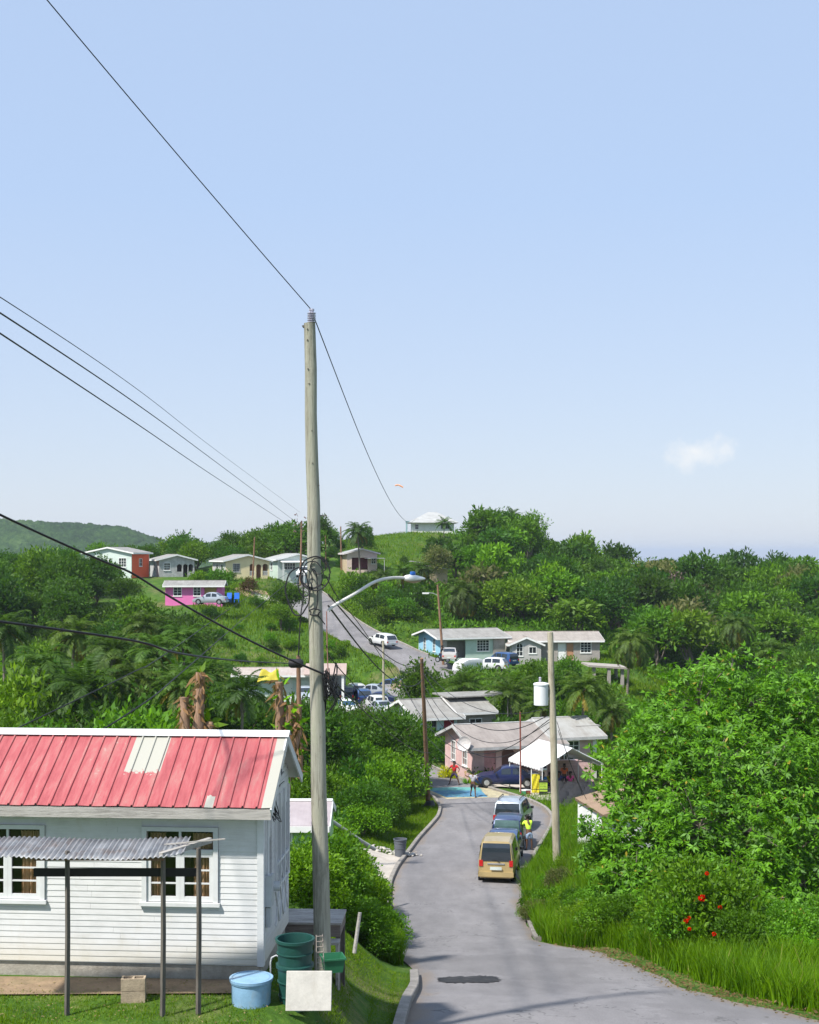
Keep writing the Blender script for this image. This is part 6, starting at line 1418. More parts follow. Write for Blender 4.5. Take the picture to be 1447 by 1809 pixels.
# ---------------------------------------------------------------- people
m_skin = plain('skin_dark', (0.11,0.055,0.032), 0.55, 0.1, 6); m_hair = plain('hair_black', (0.012,0.010,0.010), 0.8, 0.3, 30)
def cloth(n, c): return plain('cloth_'+n, c, 0.9, 0.12, 5)
def skin_obj(name, verts, edges, radii, mat, parent, sub=1, root=0):
    me = bpy.data.meshes.new(name); me.from_pydata([tuple(v_) for v_ in verts], edges, []); me.materials.append(mat)
    o = link(name, me, parent); md = o.modifiers.new('skin','SKIN'); md.use_smooth_shade = True
    for i, r_ in enumerate(radii):
        sv = me.skin_vertices[0].data[i]; sv.radius = r_ if isinstance(r_, tuple) else (r_, r_)
        sv.use_root = (i == root)
    sb = o.modifiers.new('sub','SUBSURF'); sb.levels = sub; sb.render_levels = sub; return o
def person(x, y, z, rz, J, shirt, shorts, label, cat='person', sleeves=True, longlegs=False, cap=None, group=None, shoe=None, hold=None):
    """J : joint dict in a local frame, facing +y ; keys pel, che, nek, hed, and per side s (L/R) sho, elb, wri, hip, kne, ank, toe"""
    e = empty('person', (x,y,z), rz, label, cat, group); V=[]; E=[]; Rr=[]
    def a(p, r, par=None):
        V.append(Vector(p)); Rr.append(r)
        if par is not None: E.append((par, len(V)-1))
        return len(V)-1
    pel=a(J['pel'],(.14,.10)); wai=a(Vector(J['pel']).lerp(Vector(J['che']),.5),(.125,.09),pel); che=a(J['che'],(.15,.10),wai); nek=a(J['nek'],.055,che)
    hd=Vector(J['hed']); up=(hd-Vector(J['nek'])).normalized(); fwd=Vector(J.get('face',(0,1,0))).normalized()
    h1=a(hd-up*.055,(.068,.075),nek); h2=a(hd+up*.03,(.080,.092),h1); h3=a(hd+up*.09,(.06,.07),h2)
    a(hd-up*.01+fwd*.105,.014,h2); a(hd-up*.065+fwd*.085,.020,h1)
    for s_ in ('L','R'):
        sg=-1 if s_=='L' else 1
        sh=a(J['sho'+s_],.062,che); el=a(J['elb'+s_],.042,sh); wr=a(J['wri'+s_],.028,el)
        d=(Vector(J['wri'+s_])-Vector(J['elb'+s_])).normalized(); sd=d.cross(Vector((0,0,1))); sd=sd.normalized() if sd.length>.1 else Vector((1,0,0)); dn=sd.cross(d)
        pm=a(Vector(J['wri'+s_])+d*.06,(.036,.018),wr)
        for k,(o_,l_) in enumerate(((-.028,.075),(-.010,.088),(.010,.084),(.028,.066))):
            f1=a(V[pm]+d*.045+sd*o_,.010,pm); f2=a(V[f1]+d*l_*.5+dn*.008,.009,f1); a(V[f2]+(d+dn*.8).normalized()*l_*.45,.007,f2)
        t1=a(V[wr]+d*.03+sd*.035*sg,.011,wr); a(V[t1]+(d*.6+sd*.6*sg+dn*.3)*.05,.009,t1)
        hp_=a(J['hip'+s_],.085,pel); kn=a(J['kne'+s_],.055,hp_); cf=a(Vector(J['kne'+s_]).lerp(Vector(J['ank'+s_]),.35)-fwd*.01,.052,kn); an=a(J['ank'+s_],.033,cf); to=a(Vector(J['ank'+s_])+(Vector(J['toe'+s_])-Vector(J['ank'+s_]))*.55-Vector((0,0,.03)),.036,an); a(J['toe'+s_],.026,to)
    skin_obj('body',V,E,Rr,m_skin,e)
    # eyes, ears
    side=fwd.cross(up).normalized(); g=MB()
    for sg in (-1,1): g.lathe(tuple(hd+side*sg*.032+fwd*.086+up*.005),[(.002,-.009),(.010,-.004),(.010,.004),(.002,.009)],8)
    g.build('eyes', plain('eye_white',(0.7,0.68,0.65),0.3), e)
    g=MB()
    for sg in (-1,1): g.lathe(tuple(hd+side*sg*.088-up*.005),[(.003,-.03),(.014,-.012),(.016,.012),(.003,.03)],8)
    g.build('ears', m_skin, e)
    hv=[hd+up*.045-fwd*.02, hd+up*.095-fwd*.01, hd+up*.015-fwd*.06]; skin_obj('hair' if not cap else 'cap',hv,[(0,1),(0,2)],[(.092,.095),(.07,.075),(.07,.05)],cap or m_hair,e)
    # shirt
    V2=[Vector(J['pel'])+(Vector(J['che'])-Vector(J['pel']))*.18,Vector(J['pel']).lerp(Vector(J['che']),.6),Vector(J['che'])+ (Vector(J['nek'])-Vector(J['che']))*.25]; E2=[(0,1),(1,2)]; R2=[(.155,.12),(.155,.115),(.165,.115)]
    for s_ in 'LR':
        b_=len(V2); V2.append(Vector(J['sho'+s_])); E2.append((2,b_)); R2.append(.078)
        if sleeves: V2.append(Vector(J['sho'+s_]).lerp(Vector(J['elb'+s_]),.62)); E2.append((b_,b_+1)); R2.append(.062)
    skin_obj('shirt',V2,E2,R2,shirt,e)
    V3=[Vector(J['pel'])+Vector((0,0,.05)),Vector(J['pel'])]; E3=[(0,1)]; R3=[(.15,.115),(.158,.12)]
    for s_ in 'LR':
        b_=len(V3); V3.append(Vector(J['hip'+s_])); E3.append((1,b_)); R3.append(.105); V3.append(Vector(J['hip'+s_]).lerp(Vector(J['kne'+s_]),.85)); E3.append((b_,b_+1)); R3.append(.088)
        if longlegs: V3.append(Vector(J['kne'+s_])); E3.append((b_+1,b_+2)); R3.append(.075); V3.append(Vector(J['kne'+s_]).lerp(Vector(J['ank'+s_]),.9)); E3.append((b_+2,b_+3)); R3.append(.058)
    skin_obj('shorts' if not longlegs else 'trousers',V3,E3,R3,shorts,e)
    for s_ in 'LR':
        an=Vector(J['ank'+s_]); to=Vector(J['toe'+s_]); dd=to-an; dd.z=0; skin_obj('shoe',[an-dd*.3-Vector((0,0,.035)),an+dd*.5-Vector((0,0,.04)),to+dd*.05],[(0,1),(1,2)],[(.045,.042),(.048,.036),(.042,.026)],shoe or cloth('shoe',(0.03,0.03,0.03)),e)
    return e
def stand(spread=.12, lean=0.0, armsL=(-.25,.05,.75), armsR=(.25,.05,.75), elbL=(-.24,0,1.08), elbR=(.24,0,1.08), crouch=0.0, twist=0.0, face=(0,1,0), stagger=0.0):
    h = 0.92-crouch; ly = lean
    return dict(pel=(0,0,h),che=(0,ly*.35,h+.40),nek=(0,ly*.5,h+.56),hed=(0,ly*.62,h+.69),face=face,
        shoL=(-.19,ly*.42,h+.50),shoR=(.19,ly*.42,h+.50),elbL=elbL,elbR=elbR,wriL=armsL,wriR=armsR,
        hipL=(-.10,0,h-.04),hipR=(.10,0,h-.04),kneL=(-.10-spread*.55,crouch*.7+stagger*.5,.50-crouch*.3),kneR=(.10+spread*.55,crouch*.7-stagger*.3,.50-crouch*.3),
        ankL=(-.10-spread,stagger*.6,.085),ankR=(.10+spread,-stagger*.6,.085),toeL=(-.12-spread,.19+stagger*.6,.035),toeR=(.12+spread,.19-stagger*.6,.035))
c_=P(803,1388,95); person(c_.x,95.2,zroad(c_.x,95.2),R(160),stand(.26,.10,(-.42,.32,1.02),(.38,.30,1.0),(-.40,.08,1.12),(.38,.06,1.1),.10),cloth('red',(0.50,0.015,0.02)),cloth('plum',(0.05,0.04,0.09)),'person in red shirt waiting with legs apart behind the blue court',group='players on the court')
c_=P(836,1408,89); Jp=stand(.16,.12,(-.62,.30,1.32),(.40,.12,.95),(-.42,.10,1.28),(.34,-.02,1.12),.04,stagger=.35); pe=person(c_.x,89.3,zroad(c_.x,89.3),R(-25),Jp,cloth('grey',(0.34,0.34,0.38)),cloth('black',(0.018,0.018,0.022)),'person in grey shirt and black shorts lunging with a wooden bat',group='players on the court')
g=MB(); g.bb(-.70,.33,1.30,-.66,.36,1.44); g.tube([(-.68,.335,1.44),(-.68,.355,1.44)],.001,4); 
vs=[(-.68+.085*math.cos(a),.345+d_,1.52+.11*math.sin(a)) for d_ in (-.006,.006) for a in [k*2*PI/16 for k in range(16)]]; g.add(vs,[tuple(range(16)),tuple(range(31,15,-1))]+[(k,(k+1)%16,16+(k+1)%16,16+k) for k in range(16)])
o=g.build('bat',wood('bat_wood',(0.42,0.28,0.14),(0.25,0.15,0.07))); o.location=pe.location; o.rotation_euler=pe.rotation_euler; tag(o,'small wooden bat in the hand of the player in grey','bat')
c_=P(934,1515,67.5); person(P(935,0,68.3).x,68.3,gz(P(935,0,68.3).x,68.3)+.04,R(20),stand(.05,.42,(-.30,.62,1.02),(.12,.60,1.05),(-.30,.36,1.10),(.26,.38,1.12),.02,face=(-.3,1,-.2)),cloth('lime',(0.55,0.80,0.06)),cloth('denim',(0.25,0.33,0.46)),'person in lime shirt and denim leaning into the open blue car')
# seated and standing people under the tent
def seated(lean=.05, armz=.62): 
    return dict(pel=(0,0,.50),che=(0,lean,.88),nek=(0,lean+.03,1.04),hed=(0,lean+.05,1.17),face=(0,1,-.1),shoL=(-.19,lean,.98),shoR=(.19,lean,.98),elbL=(-.25,.08,.72),elbR=(.25,.08,.72),wriL=(-.16,.32,armz),wriR=(.16,.32,armz),
        hipL=(-.1,.02,.49),hipR=(.1,.02,.49),kneL=(-.14,.45,.50),kneR=(.14,.45,.50),ankL=(-.14,.47,.085),ankR=(.14,.47,.085),toeL=(-.15,.66,.035),toeR=(.15,.66,.035))
def tent_z(px,Y): return gz(P(px,0,Y).x,Y)
def chair(x,y,z,rz,mat,label,group='chairs under the tent'):
    e=empty('folding_chair',(x,y,z),rz,label,'chair',group)
    g=MB(); g.bb(-.22,-.16,.40,.22,.26,.43); g.build('seat',mat,e); g=MB(); g.box((0,-.20,.68),(.44,.03,.42)); g.build('backrest',mat,e)
    for sx_ in (-.2,.2):
        for sy_ in (-.18,.24): g=MB(); g.tube([(sx_,sy_,0),(sx_*.95,sy_*.9,.41)],.012,6); g.build('leg',m_metal,e)
    return e
for i,(px,Y,rz,sh,st_,lb,seat) in enumerate(((960,92.5,160,(0.03,0.20,0.50),(0.03,0.03,0.06),'person in blue shirt seated behind the patterned bin',1),(971,93.2,200,(0.60,0.50,0.02),(0.03,0.05,0.15),'person in yellow shirt seated beside the one in blue',1),(997,93.2,175,(0.72,0.16,0.05),(0.03,0.03,0.10),'person in orange top standing at the back of the tent',0),(988,91.8,160,(0.05,0.05,0.16),(0.5,0.2,0.15),'person in navy top seated just right of the pale pole',1),(1007,91.6,190,(0.70,0.08,0.25),(0.03,0.03,0.04),'person in pink top seated at the right of the group',1))):
    x=P(px,0,Y).x; z=gz(x,Y)+.06
    person(x,Y,z,R(rz),seated() if seat else stand(.06),cloth('c%d'%i,sh),cloth('d%d'%i,st_),lb,group='people under the tent')
    if seat: chair(x,Y,z-.02,R(rz),cloth('chairfab%d'%(i%2),((0.03,0.04,0.10),(0.02,0.02,0.02))[i%2]),['dark folding chair under the person in blue','black folding chair under the person in yellow','','navy folding chair under the person in navy','navy folding chair under the person in pink'][i])
c_=P(779,1168,152); person(c_.x,152,c_.z,R(-70),stand(.05,.25,(-.1,.5,.95),(.2,.5,.98),(-.2,.3,1.1),(.25,.3,1.1)),cloth('black2',(0.02,0.02,0.025)),cloth('black2',(0,0,0)),'person in dark clothes bending beside the champagne saloon',longlegs=True)
# motor scooter under that pole
c_=P(782,1170,151.5); e_=empty('motorbike',(c_.x,151.4,c_.z),R(60),'dark motorbike at the foot of the thin brown pole','motorbike')
for yy_ in (-.62,.62):
    g=MB(); g.tube([(-.05,yy_,.3),(.05,yy_,.3)],[.3,.3],16); w_=g.build('wheel',m_tyre,e_); g=MB(); g.tube([(-.055,yy_,.3),(.055,yy_,.3)],[.19,.19],12); g.build('rim',m_rim,w_)
g=MB(); g.box((0,0,.45),(.25,.6,.3)); g.beam((0,.62,.3),(0,.40,1.0),.06,.06); g.beam((0,-.6,.35),(0,-.1,.6),.07,.07); g.build('frame',m_black,e_)
g=MB(); g.box((0,-.28,.76),(.26,.65,.1)); g.build('seat',m_black,e_); g=MB(); g.box((0,.18,.82),(.3,.36,.2)); g.build('fuel_tank',MATS['paint_deep_navy'],e_); g=MB(); g.tube([(-.34,.36,1.02),(0,.42,1.0),(.34,.36,1.02)],.02,6); g.build('handlebar',m_metal,e_)

# ---------------------------------------------------------------- tent and its things
TY=92.0; tx0,tx1=P(903,0,91).x,P(1046,0,92).x; tz=gz(P(975,0,92).x,92)
e_=empty('party_tent',(P(981,0,92.8).x,92.8,tz),R(24),'white gable roofed party tent pitched in front of the pink house','tent')
hw_=2.3; m_tent=plain('tent_white',(0.66,0.66,0.67),0.6,0.05,2,0.2,(0.65,0.65,0.62)); D_=2.3; ez=1.98; rz_=3.15
g=MB(); vs=[]; nn_=9
for j,yy_ in enumerate(np.linspace(-D_,D_,7)):
    for i in range(2*nn_+1):
        s_=i/nn_-1; zz_=ez+(rz_-ez)*(1-abs(s_))-.06*math.sin(PI*abs(s_))*(1)-.05*math.sin(PI*(j/6))*math.sin(PI*abs(s_)); vs.append((s_*(hw_+.08),yy_,zz_))
n2_=2*nn_+1; g.add(vs,[(j*n2_+i,j*n2_+i+1,(j+1)*n2_+i+1,(j+1)*n2_+i) for j in range(6) for i in range(n2_-1)])
for yy_ in (-D_,D_):
    pass
o=g.build('canopy',m_tent,e_,60); sm=o.modifiers.new('t','SOLIDIFY'); sm.thickness=.015
g=MB()
for sg in (-1,1):
    vs=[]; 
    for i in range(25): yy_=-D_+2*D_*i/24; vs+=[(sg*(hw_+.085),yy_,ez-.0),(sg*(hw_+.085),yy_,ez-.22-.03*math.cos(i*PI))]
    g.add(vs,[(2*i,2*i+1,2*i+3,2*i+2) for i in range(24)]); g.build('valance',m_tent,e_); g=MB()
pass
for x in (-hw_,hw_):
    for yy_ in (-D_+.03,-.8,.8,D_-.03): g=MB(); g.tube([(x,yy_,-.8 if x>0 else -.5),(x,yy_,ez+.02)],.033,8); g.build('leg',mwhite,e_)
g=MB()
for yy_ in (-D_+.03,D_-.03):
    g.tube([(-hw_,yy_,ez),(0,yy_,rz_-.04),(hw_,yy_,ez)],.028,6)
g.tube([(-hw_,-D_,ez),(-hw_,D_,ez)],.028,6); g.tube([(hw_,-D_,ez),(hw_,D_,ez)],.028,6); g.build('frame',mwhite,e_)
# patterned bin, yellow banner, speakers, clutter, tarp
c_=P(960,1398,89.8); e_=empty('event_bin',(c_.x,89.8,gz(c_.x,89.8)+.05),R(-5),'black bin with lime green lettered panel in front of the tent','bin')
g=MB(); g.box((0,0,.46),(.56,.5,.92)); g.box((0,0,.95),(.62,.56,.07)); o=g.build('body',m_black,e_); bv=o.modifiers.new('b','BEVEL'); bv.width=.03
g=MB(); g.bb(-.26,-.262,.28,.26,-.254,.86); pn_=g.build('panel',plain('lime_panel',(0.36,0.52,0.05),0.6,0.1),e_)
g=MB(); rr_=random.Random(6)
for k in range(3):
    for j in range(5):
        x_=-.2+.085*j; z_=.74-.17*k; g.bb(x_,-.267,z_,x_+.022,-.264,z_+.09); 
        if rr_.random()<.7: g.bb(x_+.023,-.267,z_+.07,x_+.05,-.264,z_+.09)
        if rr_.random()<.6: g.bb(x_+.023,-.267,z_,x_+.05,-.264,z_+.02)
g.build('lettering',m_black,pn_)
c_=P(947,1392,90.4); e_=empty('feather_banner',(c_.x,90.6,gz(c_.x,90.6)),0,'yellow cloth banner hanging on a tent leg','banner')
g=MB(); vs=[(-.28+.56*s_/6,.03*math.sin(s_*1.7+t_),1.35-1.25*t_/8) for t_ in range(9) for s_ in range(7)]; g.add(vs,[(t_*7+s_,t_*7+s_+1,(t_+1)*7+s_+1,(t_+1)*7+s_) for t_ in range(8) for s_ in range(6)]); o=g.build('cloth',plain('banner_yellow',(0.55,0.48,0.02),0.7,0.08),e_); sm=o.modifiers.new('t','SOLIDIFY'); sm.thickness=.01
g=MB(); g.tube([(-.3,0,1.36),(.3,0,1.36)],.015,6); g.build('rod',m_metal,e_)
for i,(px,Y) in enumerate(((1029,90.6),(1041,90.9))):
    x=P(px,0,Y).x; e_=empty('speaker_cabinet',(x,Y,gz(x,Y)+.03),R(-6+9*i),['left','right'][i]+' one of two squat black speakers at the edge of the tent','speaker','speakers by the tent')
    g=MB(); g.box((0,0,.36),(.46,.4,.72)); o=g.build('cabinet',m_black,e_); bv=o.modifiers.new('b','BEVEL'); bv.width=.02
    g=MB(); g.tube([(0,-.20,.28),(0,-.215,.28)],[.17,.15],16); g.tube([(0,-.20,.56),(0,-.212,.56)],[.07,.06],12); g.build('cone',plain('cone_grey',(0.06,0.06,0.065),0.6),e_)
for i,(px,Y,col,lb) in enumerate(((924,90.2,(0.05,0.25,0.12),'small green cool box at the foot of the mast'),(932,90.3,(0.25,0.05,0.04),'small red cool box beside the green one'))):
    x=P(px,0,Y).x; e_=empty('cool_box',(x,Y,gz(x,Y)+.02),R(10*i),lb,'cool box','cool boxes by the mast'); mm_=plain('cb%d'%i,col,0.5)
    g=MB(); g.box((0,0,.17),(.36,.26,.32)); g.build('body',mm_,e_); g=MB(); g.box((0,0,.36),(.38,.28,.06)); g.build('lid',mwhite,e_)
wire(sag(P(1046,1346,91), P(1104,1364,94), .15), .015, 'pale rope tied from the tent corner to the right hand bushes', 'rope', plain('rope_pale',(0.55,0.52,0.38),0.9,0.1), name='guy_rope', group='ropes')
sheet('earth_bank', [(P(1052,0,92).x,91.5),(P(1112,0,92).x,91.5),(P(1118,0,98).x,98),(P(1058,0,98).x,98)], plain('dry_earth',(0.27,0.19,0.13),0.95,0.35,1.5,0.5,(0.16,0.15,0.06),0.6), gz, .22, 12)
# black sheeting on the bank under the tent
V=[]; nU,nV=16,10; Pa,Pb,Pc,Pd=P(984,1394,90.0),P(1050,1396,90.0),P(1045,1448,84.5),P(984,1434,85.0)
for j in range(nV+1):
    for i in range(nU+1):
        s_,t_=i/nU,j/nV; q_=(Pa*(1-s_)+Pb*s_)*(1-t_)+(Pd*(1-s_)+Pc*s_)*t_; V.append((q_.x,q_.y,q_.z+.12+.07*math.sin(i*1.3+j*.9)+.04*math.sin(i*2.9-j*2.1)))
I=np.arange(len(V)).reshape(nV+1,nU+1); Q=np.stack([I[:-1,:-1].ravel(),I[:-1,1:].ravel(),I[1:,1:].ravel(),I[1:,:-1].ravel()],1)
o=link('ground_sheet',np_mesh('ground_sheet',V,Q,plain('sheet_black',(0.016,0.016,0.018),0.8,0.4,4,0.3,(0.05,0.047,0.044)),True)); tag(o,'black plastic sheeting spread over the bank below the tent','sheeting')
sm=o.modifiers.new('t','SOLIDIFY'); sm.thickness=.4
c_=P(760,1424,85); V=[]; rr_=random.Random(4)
g=MB(); vs=[(c_.x,85.2,gz(c_.x,85.2)+.42)]
for k in range(12):
    a=2*PI*k/12; x=c_.x+.42*math.cos(a)*rr_.uniform(.8,1.2); y=85.2+.4*math.sin(a); vs.append((x,y,gz(x,y)-.02))
for k in range(12):
    a=2*PI*k/12; x=c_.x+.28*math.cos(a)*rr_.uniform(.8,1.2); y=85.2+.26*math.sin(a); vs.append((x,y,gz(x,y)+.34+rr_.uniform(-.05,.08)))
g.add(vs,[(1+k,1+(k+1)%12,13+(k+1)%12,13+k) for k in range(12)]+[(0,13+k,13+(k+1)%12) for k in range(12)]); o=g.build('rubbish_bag',m_black,None,70); tag(o,'black rubbish bag slumped at the foot of the brown pole','bag')
# blue garden chairs below the pink house, wash on line
for i,px in enumerate((404,418)):
    c_=P(px,1064,164); e_=empty('garden_chair',(c_.x,164,c_.z),R(170+12*i),['left','right'][i]+' of two bright blue garden chairs beside the silver saloon','chair','blue garden chairs'); mb_=plain('chair_blue',(0.01,0.12,0.50),0.5,0.1)
    g=MB(); g.bb(-.3,-.25,.4,.3,.3,.46); g.build('seat',mb_,e_); g=MB(); g.box((0,-.30,.78),(.6,.06,.72),rot=Matrix.Rotation(R(12),3,'X')); g.build('backrest',mb_,e_)
    for sx_ in (-.26,.26):
        for sy_ in (-.2,.25): g=MB(); g.bb(sx_-.03,sy_-.03,0,sx_+.03,sy_+.03,.4); g.build('leg',mb_,e_)
c_=P(732,1366,100); e_=tub(733,1340,112.5,.28,.7,'blue_barrel',plain('barrel_blue',(0.03,0.15,0.38),0.5),'small blue barrel at the kerb below the pale blue house','barrel')
e_.location.z = gz(e_.location.x,112.5)+.02
# ---------------------------------------------------------------- particular plants
# mango tree : many lobes of long leaves in drooping whorls
MY=49.0
lob=[(1188,1300,48,80),(1235,1250,49,92),(1320,1245,49.5,96),(1400,1270,50,98),(1480,1300,50,100),(1110,1370,47.5,70),(1180,1380,47,98),(1270,1350,46.5,105),(1360,1370,46.5,105),(1450,1400,47,100),
     (1085,1460,46.5,58),(1150,1475,45.5,78),(1235,1460,44.5,88),(1330,1470,44.5,90),(1430,1490,45,88),(1120,1555,44.5,62),(1195,1555,43.5,66),(1090,1560,45,48),(1062,1500,47,34),(1150,1600,43,50),(1250,1590,43,50),(1360,1590,43,60),(1290,1540,44,60),(1420,1560,44,70)]
rs=np.random.RandomState(77); base=P(1235,0,MY); zb=gz(base.x,MY)
mt_=empty('mango_tree',(base.x,MY,zb),0,'large spreading mango tree with glossy drooping leaves filling the right verge','tree'); C0=np.array([base.x,MY,zb])
cs=[];
for (px,py,Y,rp) in lob:
    q=P(px,py,Y); r_=rp*Y/F; nc=int(62*(r_/1.6)**2)+14
    for k in range(nc):
        d=unit(rs.normal(size=(1,3)))[0]
        if d[1] > .55: continue
        cs.append(np.array(q)+d*r_*rs.uniform(.45,1.04)*np.array([1,1,.92]))
cs=np.array(cs)
VV=[];QQ=[]
# each clump : several whorls of about a dozen long leaves around a twig tip
nw=6; tips=np.repeat(cs,nw,0)+rs.normal(size=(len(cs)*nw,3))*0.23
ax=unit(rs.normal(size=tips.shape)*.5+np.array([0,-.25,.8])); nl=11
tp=np.repeat(tips,nl,0); axr=np.repeat(ax,nl,0); rnd=unit(np.cross(axr,rs.normal(size=tp.shape)))
dirv=unit(rnd*.9+axr*rs.uniform(-.35,.5,(len(tp),1))+np.array([0,0,-.28])); ln=.215*rs.uniform(.6,1.25,len(tp)); side=unit(np.cross(dirv,axr+rs.normal(size=tp.shape)*.25))
V_,Q_=rhombs(tp+dirv*.015,dirv,side,ln,ln*.33)
crown=np_mesh('crown',V_-C0,Q_,L_mango); link('crown',crown,mt_)
g=MB(); r2=random.Random(3)
limb_mb(g,(0,0,-.6),(.1,0,1.5),.34,.26,r2,.05,5,12)
for (px,py,Y,rp) in lob:
    q=P(px,py,Y)-Vector(C0); limb_mb(g,(.1,0,1.4),q,.14,.05,r2,.10,6,7)
for i in range(0,len(cs),5):
    j=min(range(len(lob)),key=lambda k:(P(*lob[k][:3])-Vector(cs[i])).length); limb_mb(g,P(*lob[j][:3])-Vector(C0),Vector(cs[i])-Vector(C0),.035,.010,r2,.12,4,4)
g.build('trunk',mbark,mt_,60)
print('mango leaves',len(tp))

def shrub(key,px,py,Y,sc,label,group,mat=None,sz=None,name='shrub',cat='shrub'):
    x=P(px,0,Y).x; return place(key,x,Y,sc,name,label,cat,group,mat=mat,sz=sz,z=gz(x,Y)-.05)
# the dark tree by the kerb and its neighbours
place('dk',P(660,0,90).x,90,1.08,'broadleaf_tree','dark dense tree overhanging the road beside the brown pole','tree','trees along the left kerb')
place('dk',P(600,0,93).x,93,1.0,'broadleaf_tree','dark tree between the tall pole and the kerb tree','tree','trees along the left kerb',mat=L_dark)
place('d0',P(545,0,84).x,84,1.05,'broadleaf_tree','dark tree rising behind the lime green house','tree','trees along the left kerb')
place('b1',P(640,0,112).x,112,0.62,'broadleaf_tree','lighter green tree behind the dark kerb tree','tree','trees along the left kerb',mat=L_olive)
place('b2',P(716,0,128).x,128,0.40,'broadleaf_tree','bright leafed tree between the parked cars and the pale blue house','tree','trees along the left kerb',mat=L_fresh)
place('b3',P(735,0,130).x,130,0.74,'broadleaf_tree','round dark tree just behind the brown pole top','tree','trees along the left kerb')
place('b1',P(600,0,128).x,128,0.34,'broadleaf_tree','brownish bush like tree before the nearest lot car','tree','trees along the left kerb',mat=L_olive)
place('b0',P(519,0,206).x,214,1.5,'broadleaf_tree','tall dark tree with open branches behind the skyline fittings','tree','trees behind the skyline',mat=L_dark)
r=random.Random(31)
for i,(px,Y,sc) in enumerate(((752,110.5,1.25),(768,109.5,1.3),(786,108.5,1.2),(742,113,1.1),(801,107,1.0),(728,117,1.1),(714,121,1.1),(698,124,1.2))):
    place(['s0','s1','s2'][i%3],P(px,0,Y).x,Y,sc,'shrub',['tall hedge bush below the pale blue door','tall hedge bush under the pale blue window','hedge bush touching the pink gable','hedge bush at the white gable corner','low hedge bush beside the satellite dish','hedge bush further up the kerb','upper hedge bush near the white car','last hedge bush where the kerb goes out of sight'][i],'shrub','hedge bushes along the kerb',mat=[L_mid,L_dark,L_fresh][i%3])
for i in range(34):
    Y=r.uniform(70,88); px=r.uniform(540,min(700,rx(-1,Y)*F/Y+CX-45)); sc=r.uniform(.8,1.5)*(1.25 if Y>82 else 1)
    place(r.choice(['n0','n1','n2','s1']),P(px,0,Y).x,Y,sc,'shrub','bushy growth filling the verge under the dark kerb tree','shrub','growth under the kerb tree',mat=r.choice([L_mid,L_dark,L_fresh,L_fresh]))
for (px,Y,sc) in ((560,95,1.0),(625,97,.74),(690,95,.8)): place('dk',P(px,0,Y).x,Y,sc,'broadleaf_tree','dark tree in the clump '+{560:'just right of the red gable',625:'right beside the tall pole',690:'leaning over the white car'}[px],'tree','trees along the left kerb',mat=L_dark)
# left verge shrubs, both sides of the pale pipe
for i in range(30):
    Y=r.uniform(36,60); px=r.uniform(520,min(690,rx(-1,Y)*F/Y+CX-26)); 
    if Y>55 and px>620: continue
    sc=r.uniform(.55,1.05)*(1.15 if px<640 else .8)
    shrub(r.choice(['n0','n1','n2']),px,0,Y,sc,'feathery bright green shrub in the thicket between the lawn and the driveway','thicket left of the road',mat=r.choice([None,None,L_mid]),sz=sc*r.uniform(.75,1.1))
for i in range(14):
    Y=r.uniform(68,84); px=r.uniform(560,min(660,rx(-1,Y)*F/Y+CX-60)); sc=r.uniform(.7,1.2)
    shrub(r.choice(['n0','n1','s1']),px,0,Y,sc,'leafy shrub on the mown verge below the dark kerb tree','shrubs under the kerb tree',mat=r.choice([None,L_mid]),sz=sc*.8)
# right verge shrubs
for i in range(46):
    Y=r.uniform(36,47); px=r.uniform(1010,1500); x=P(px,0,Y).x
    if x < rx(1,Y)+1.0: continue
    sc=r.uniform(.45,.85)
    shrub(r.choice(['n0','n1','n2']),px,0,Y,sc,'broad leaved shrub at the foot of the mango tree','shrubs below the mango tree',mat=r.choice([None,L_mid,L_mango]),sz=sc*r.uniform(.7,1.0))
for i,(px,Y,sc,m_) in enumerate(((938,52,.42,L_mid),(950,49.5,.55,L_olive),(968,50,.6,L_mid),(985,53,.55,L_olive),(1000,49,.5,L_fresh),(960,55,.4,L_fresh),(1015,47.5,.5,L_mid),(1003,55,.5,L_fresh),(932,50,.34,L_fresh))):
    shrub(['n0','n1','n2'][i%3],px,0,Y,sc,['rounded dark leaved shrub on the verge behind the gold van','olive leaved shrub at the road edge','green shrub below the pale pole','olive shrub just right of the pale pole base','fresh green shrub right of the pale pole','small bright shrub left of the pale pole base','green shrub where the verge meets the mango','bright shrub beside the shed wall','tiny fresh shrub nearest the kerb'][i],'shrubs around the pale pole',mat=m_)
# hedge in front of the pink and the pale blue house
for i in range(13):
    px=r.uniform(722,800) if i<6 else r.uniform(788,862); Y=r.uniform(104,107) if i<6 else r.uniform(96.6,98.2); x=P(px,0,Y).x
    if x < rx(1,Y)+.8: continue
    shrub(r.choice(['s0','s1','s2']),px,0,Y,r.uniform(.8,1.15) if i<6 else r.uniform(.55,.85),'dense green bush in front of the pale blue house' if i<6 else 'garden bush between the pink verandah and the navy saloon','garden bushes by the road',mat=r.choice([L_mid,L_dark,L_fresh]))
place('s1',P(1090,0,93).x,93,1.1,'shrub','olive bush on the dry bank right of the tent','shrub','bushes right of the tent',mat=L_olive)
place('s2',P(1075,0,99).x,99,1.2,'shrub','bright green bush behind the right end of the tent','shrub','bushes right of the tent',mat=L_fresh)
place('s0',P(1100,0,86).x,86,1.3,'shrub','dense bush before the bare earth right of the tent','shrub','bushes right of the tent',mat=L_fresh)
place('b2',P(1110,0,104).x,104,.55,'shrub','tall bush at the end of the pink house','shrub','bushes right of the tent',mat=L_fresh)
place('s1',P(442,0,188).x,186,1.1,'shrub','maroon leaved bush beside the upper end of the hill road','shrub','accent bushes',mat=L_red)
place('s0',P(408,0,193).x,193,.6,'shrub','small dark agave like bush before the cream hilltop house','shrub','accent bushes',mat=L_dark)
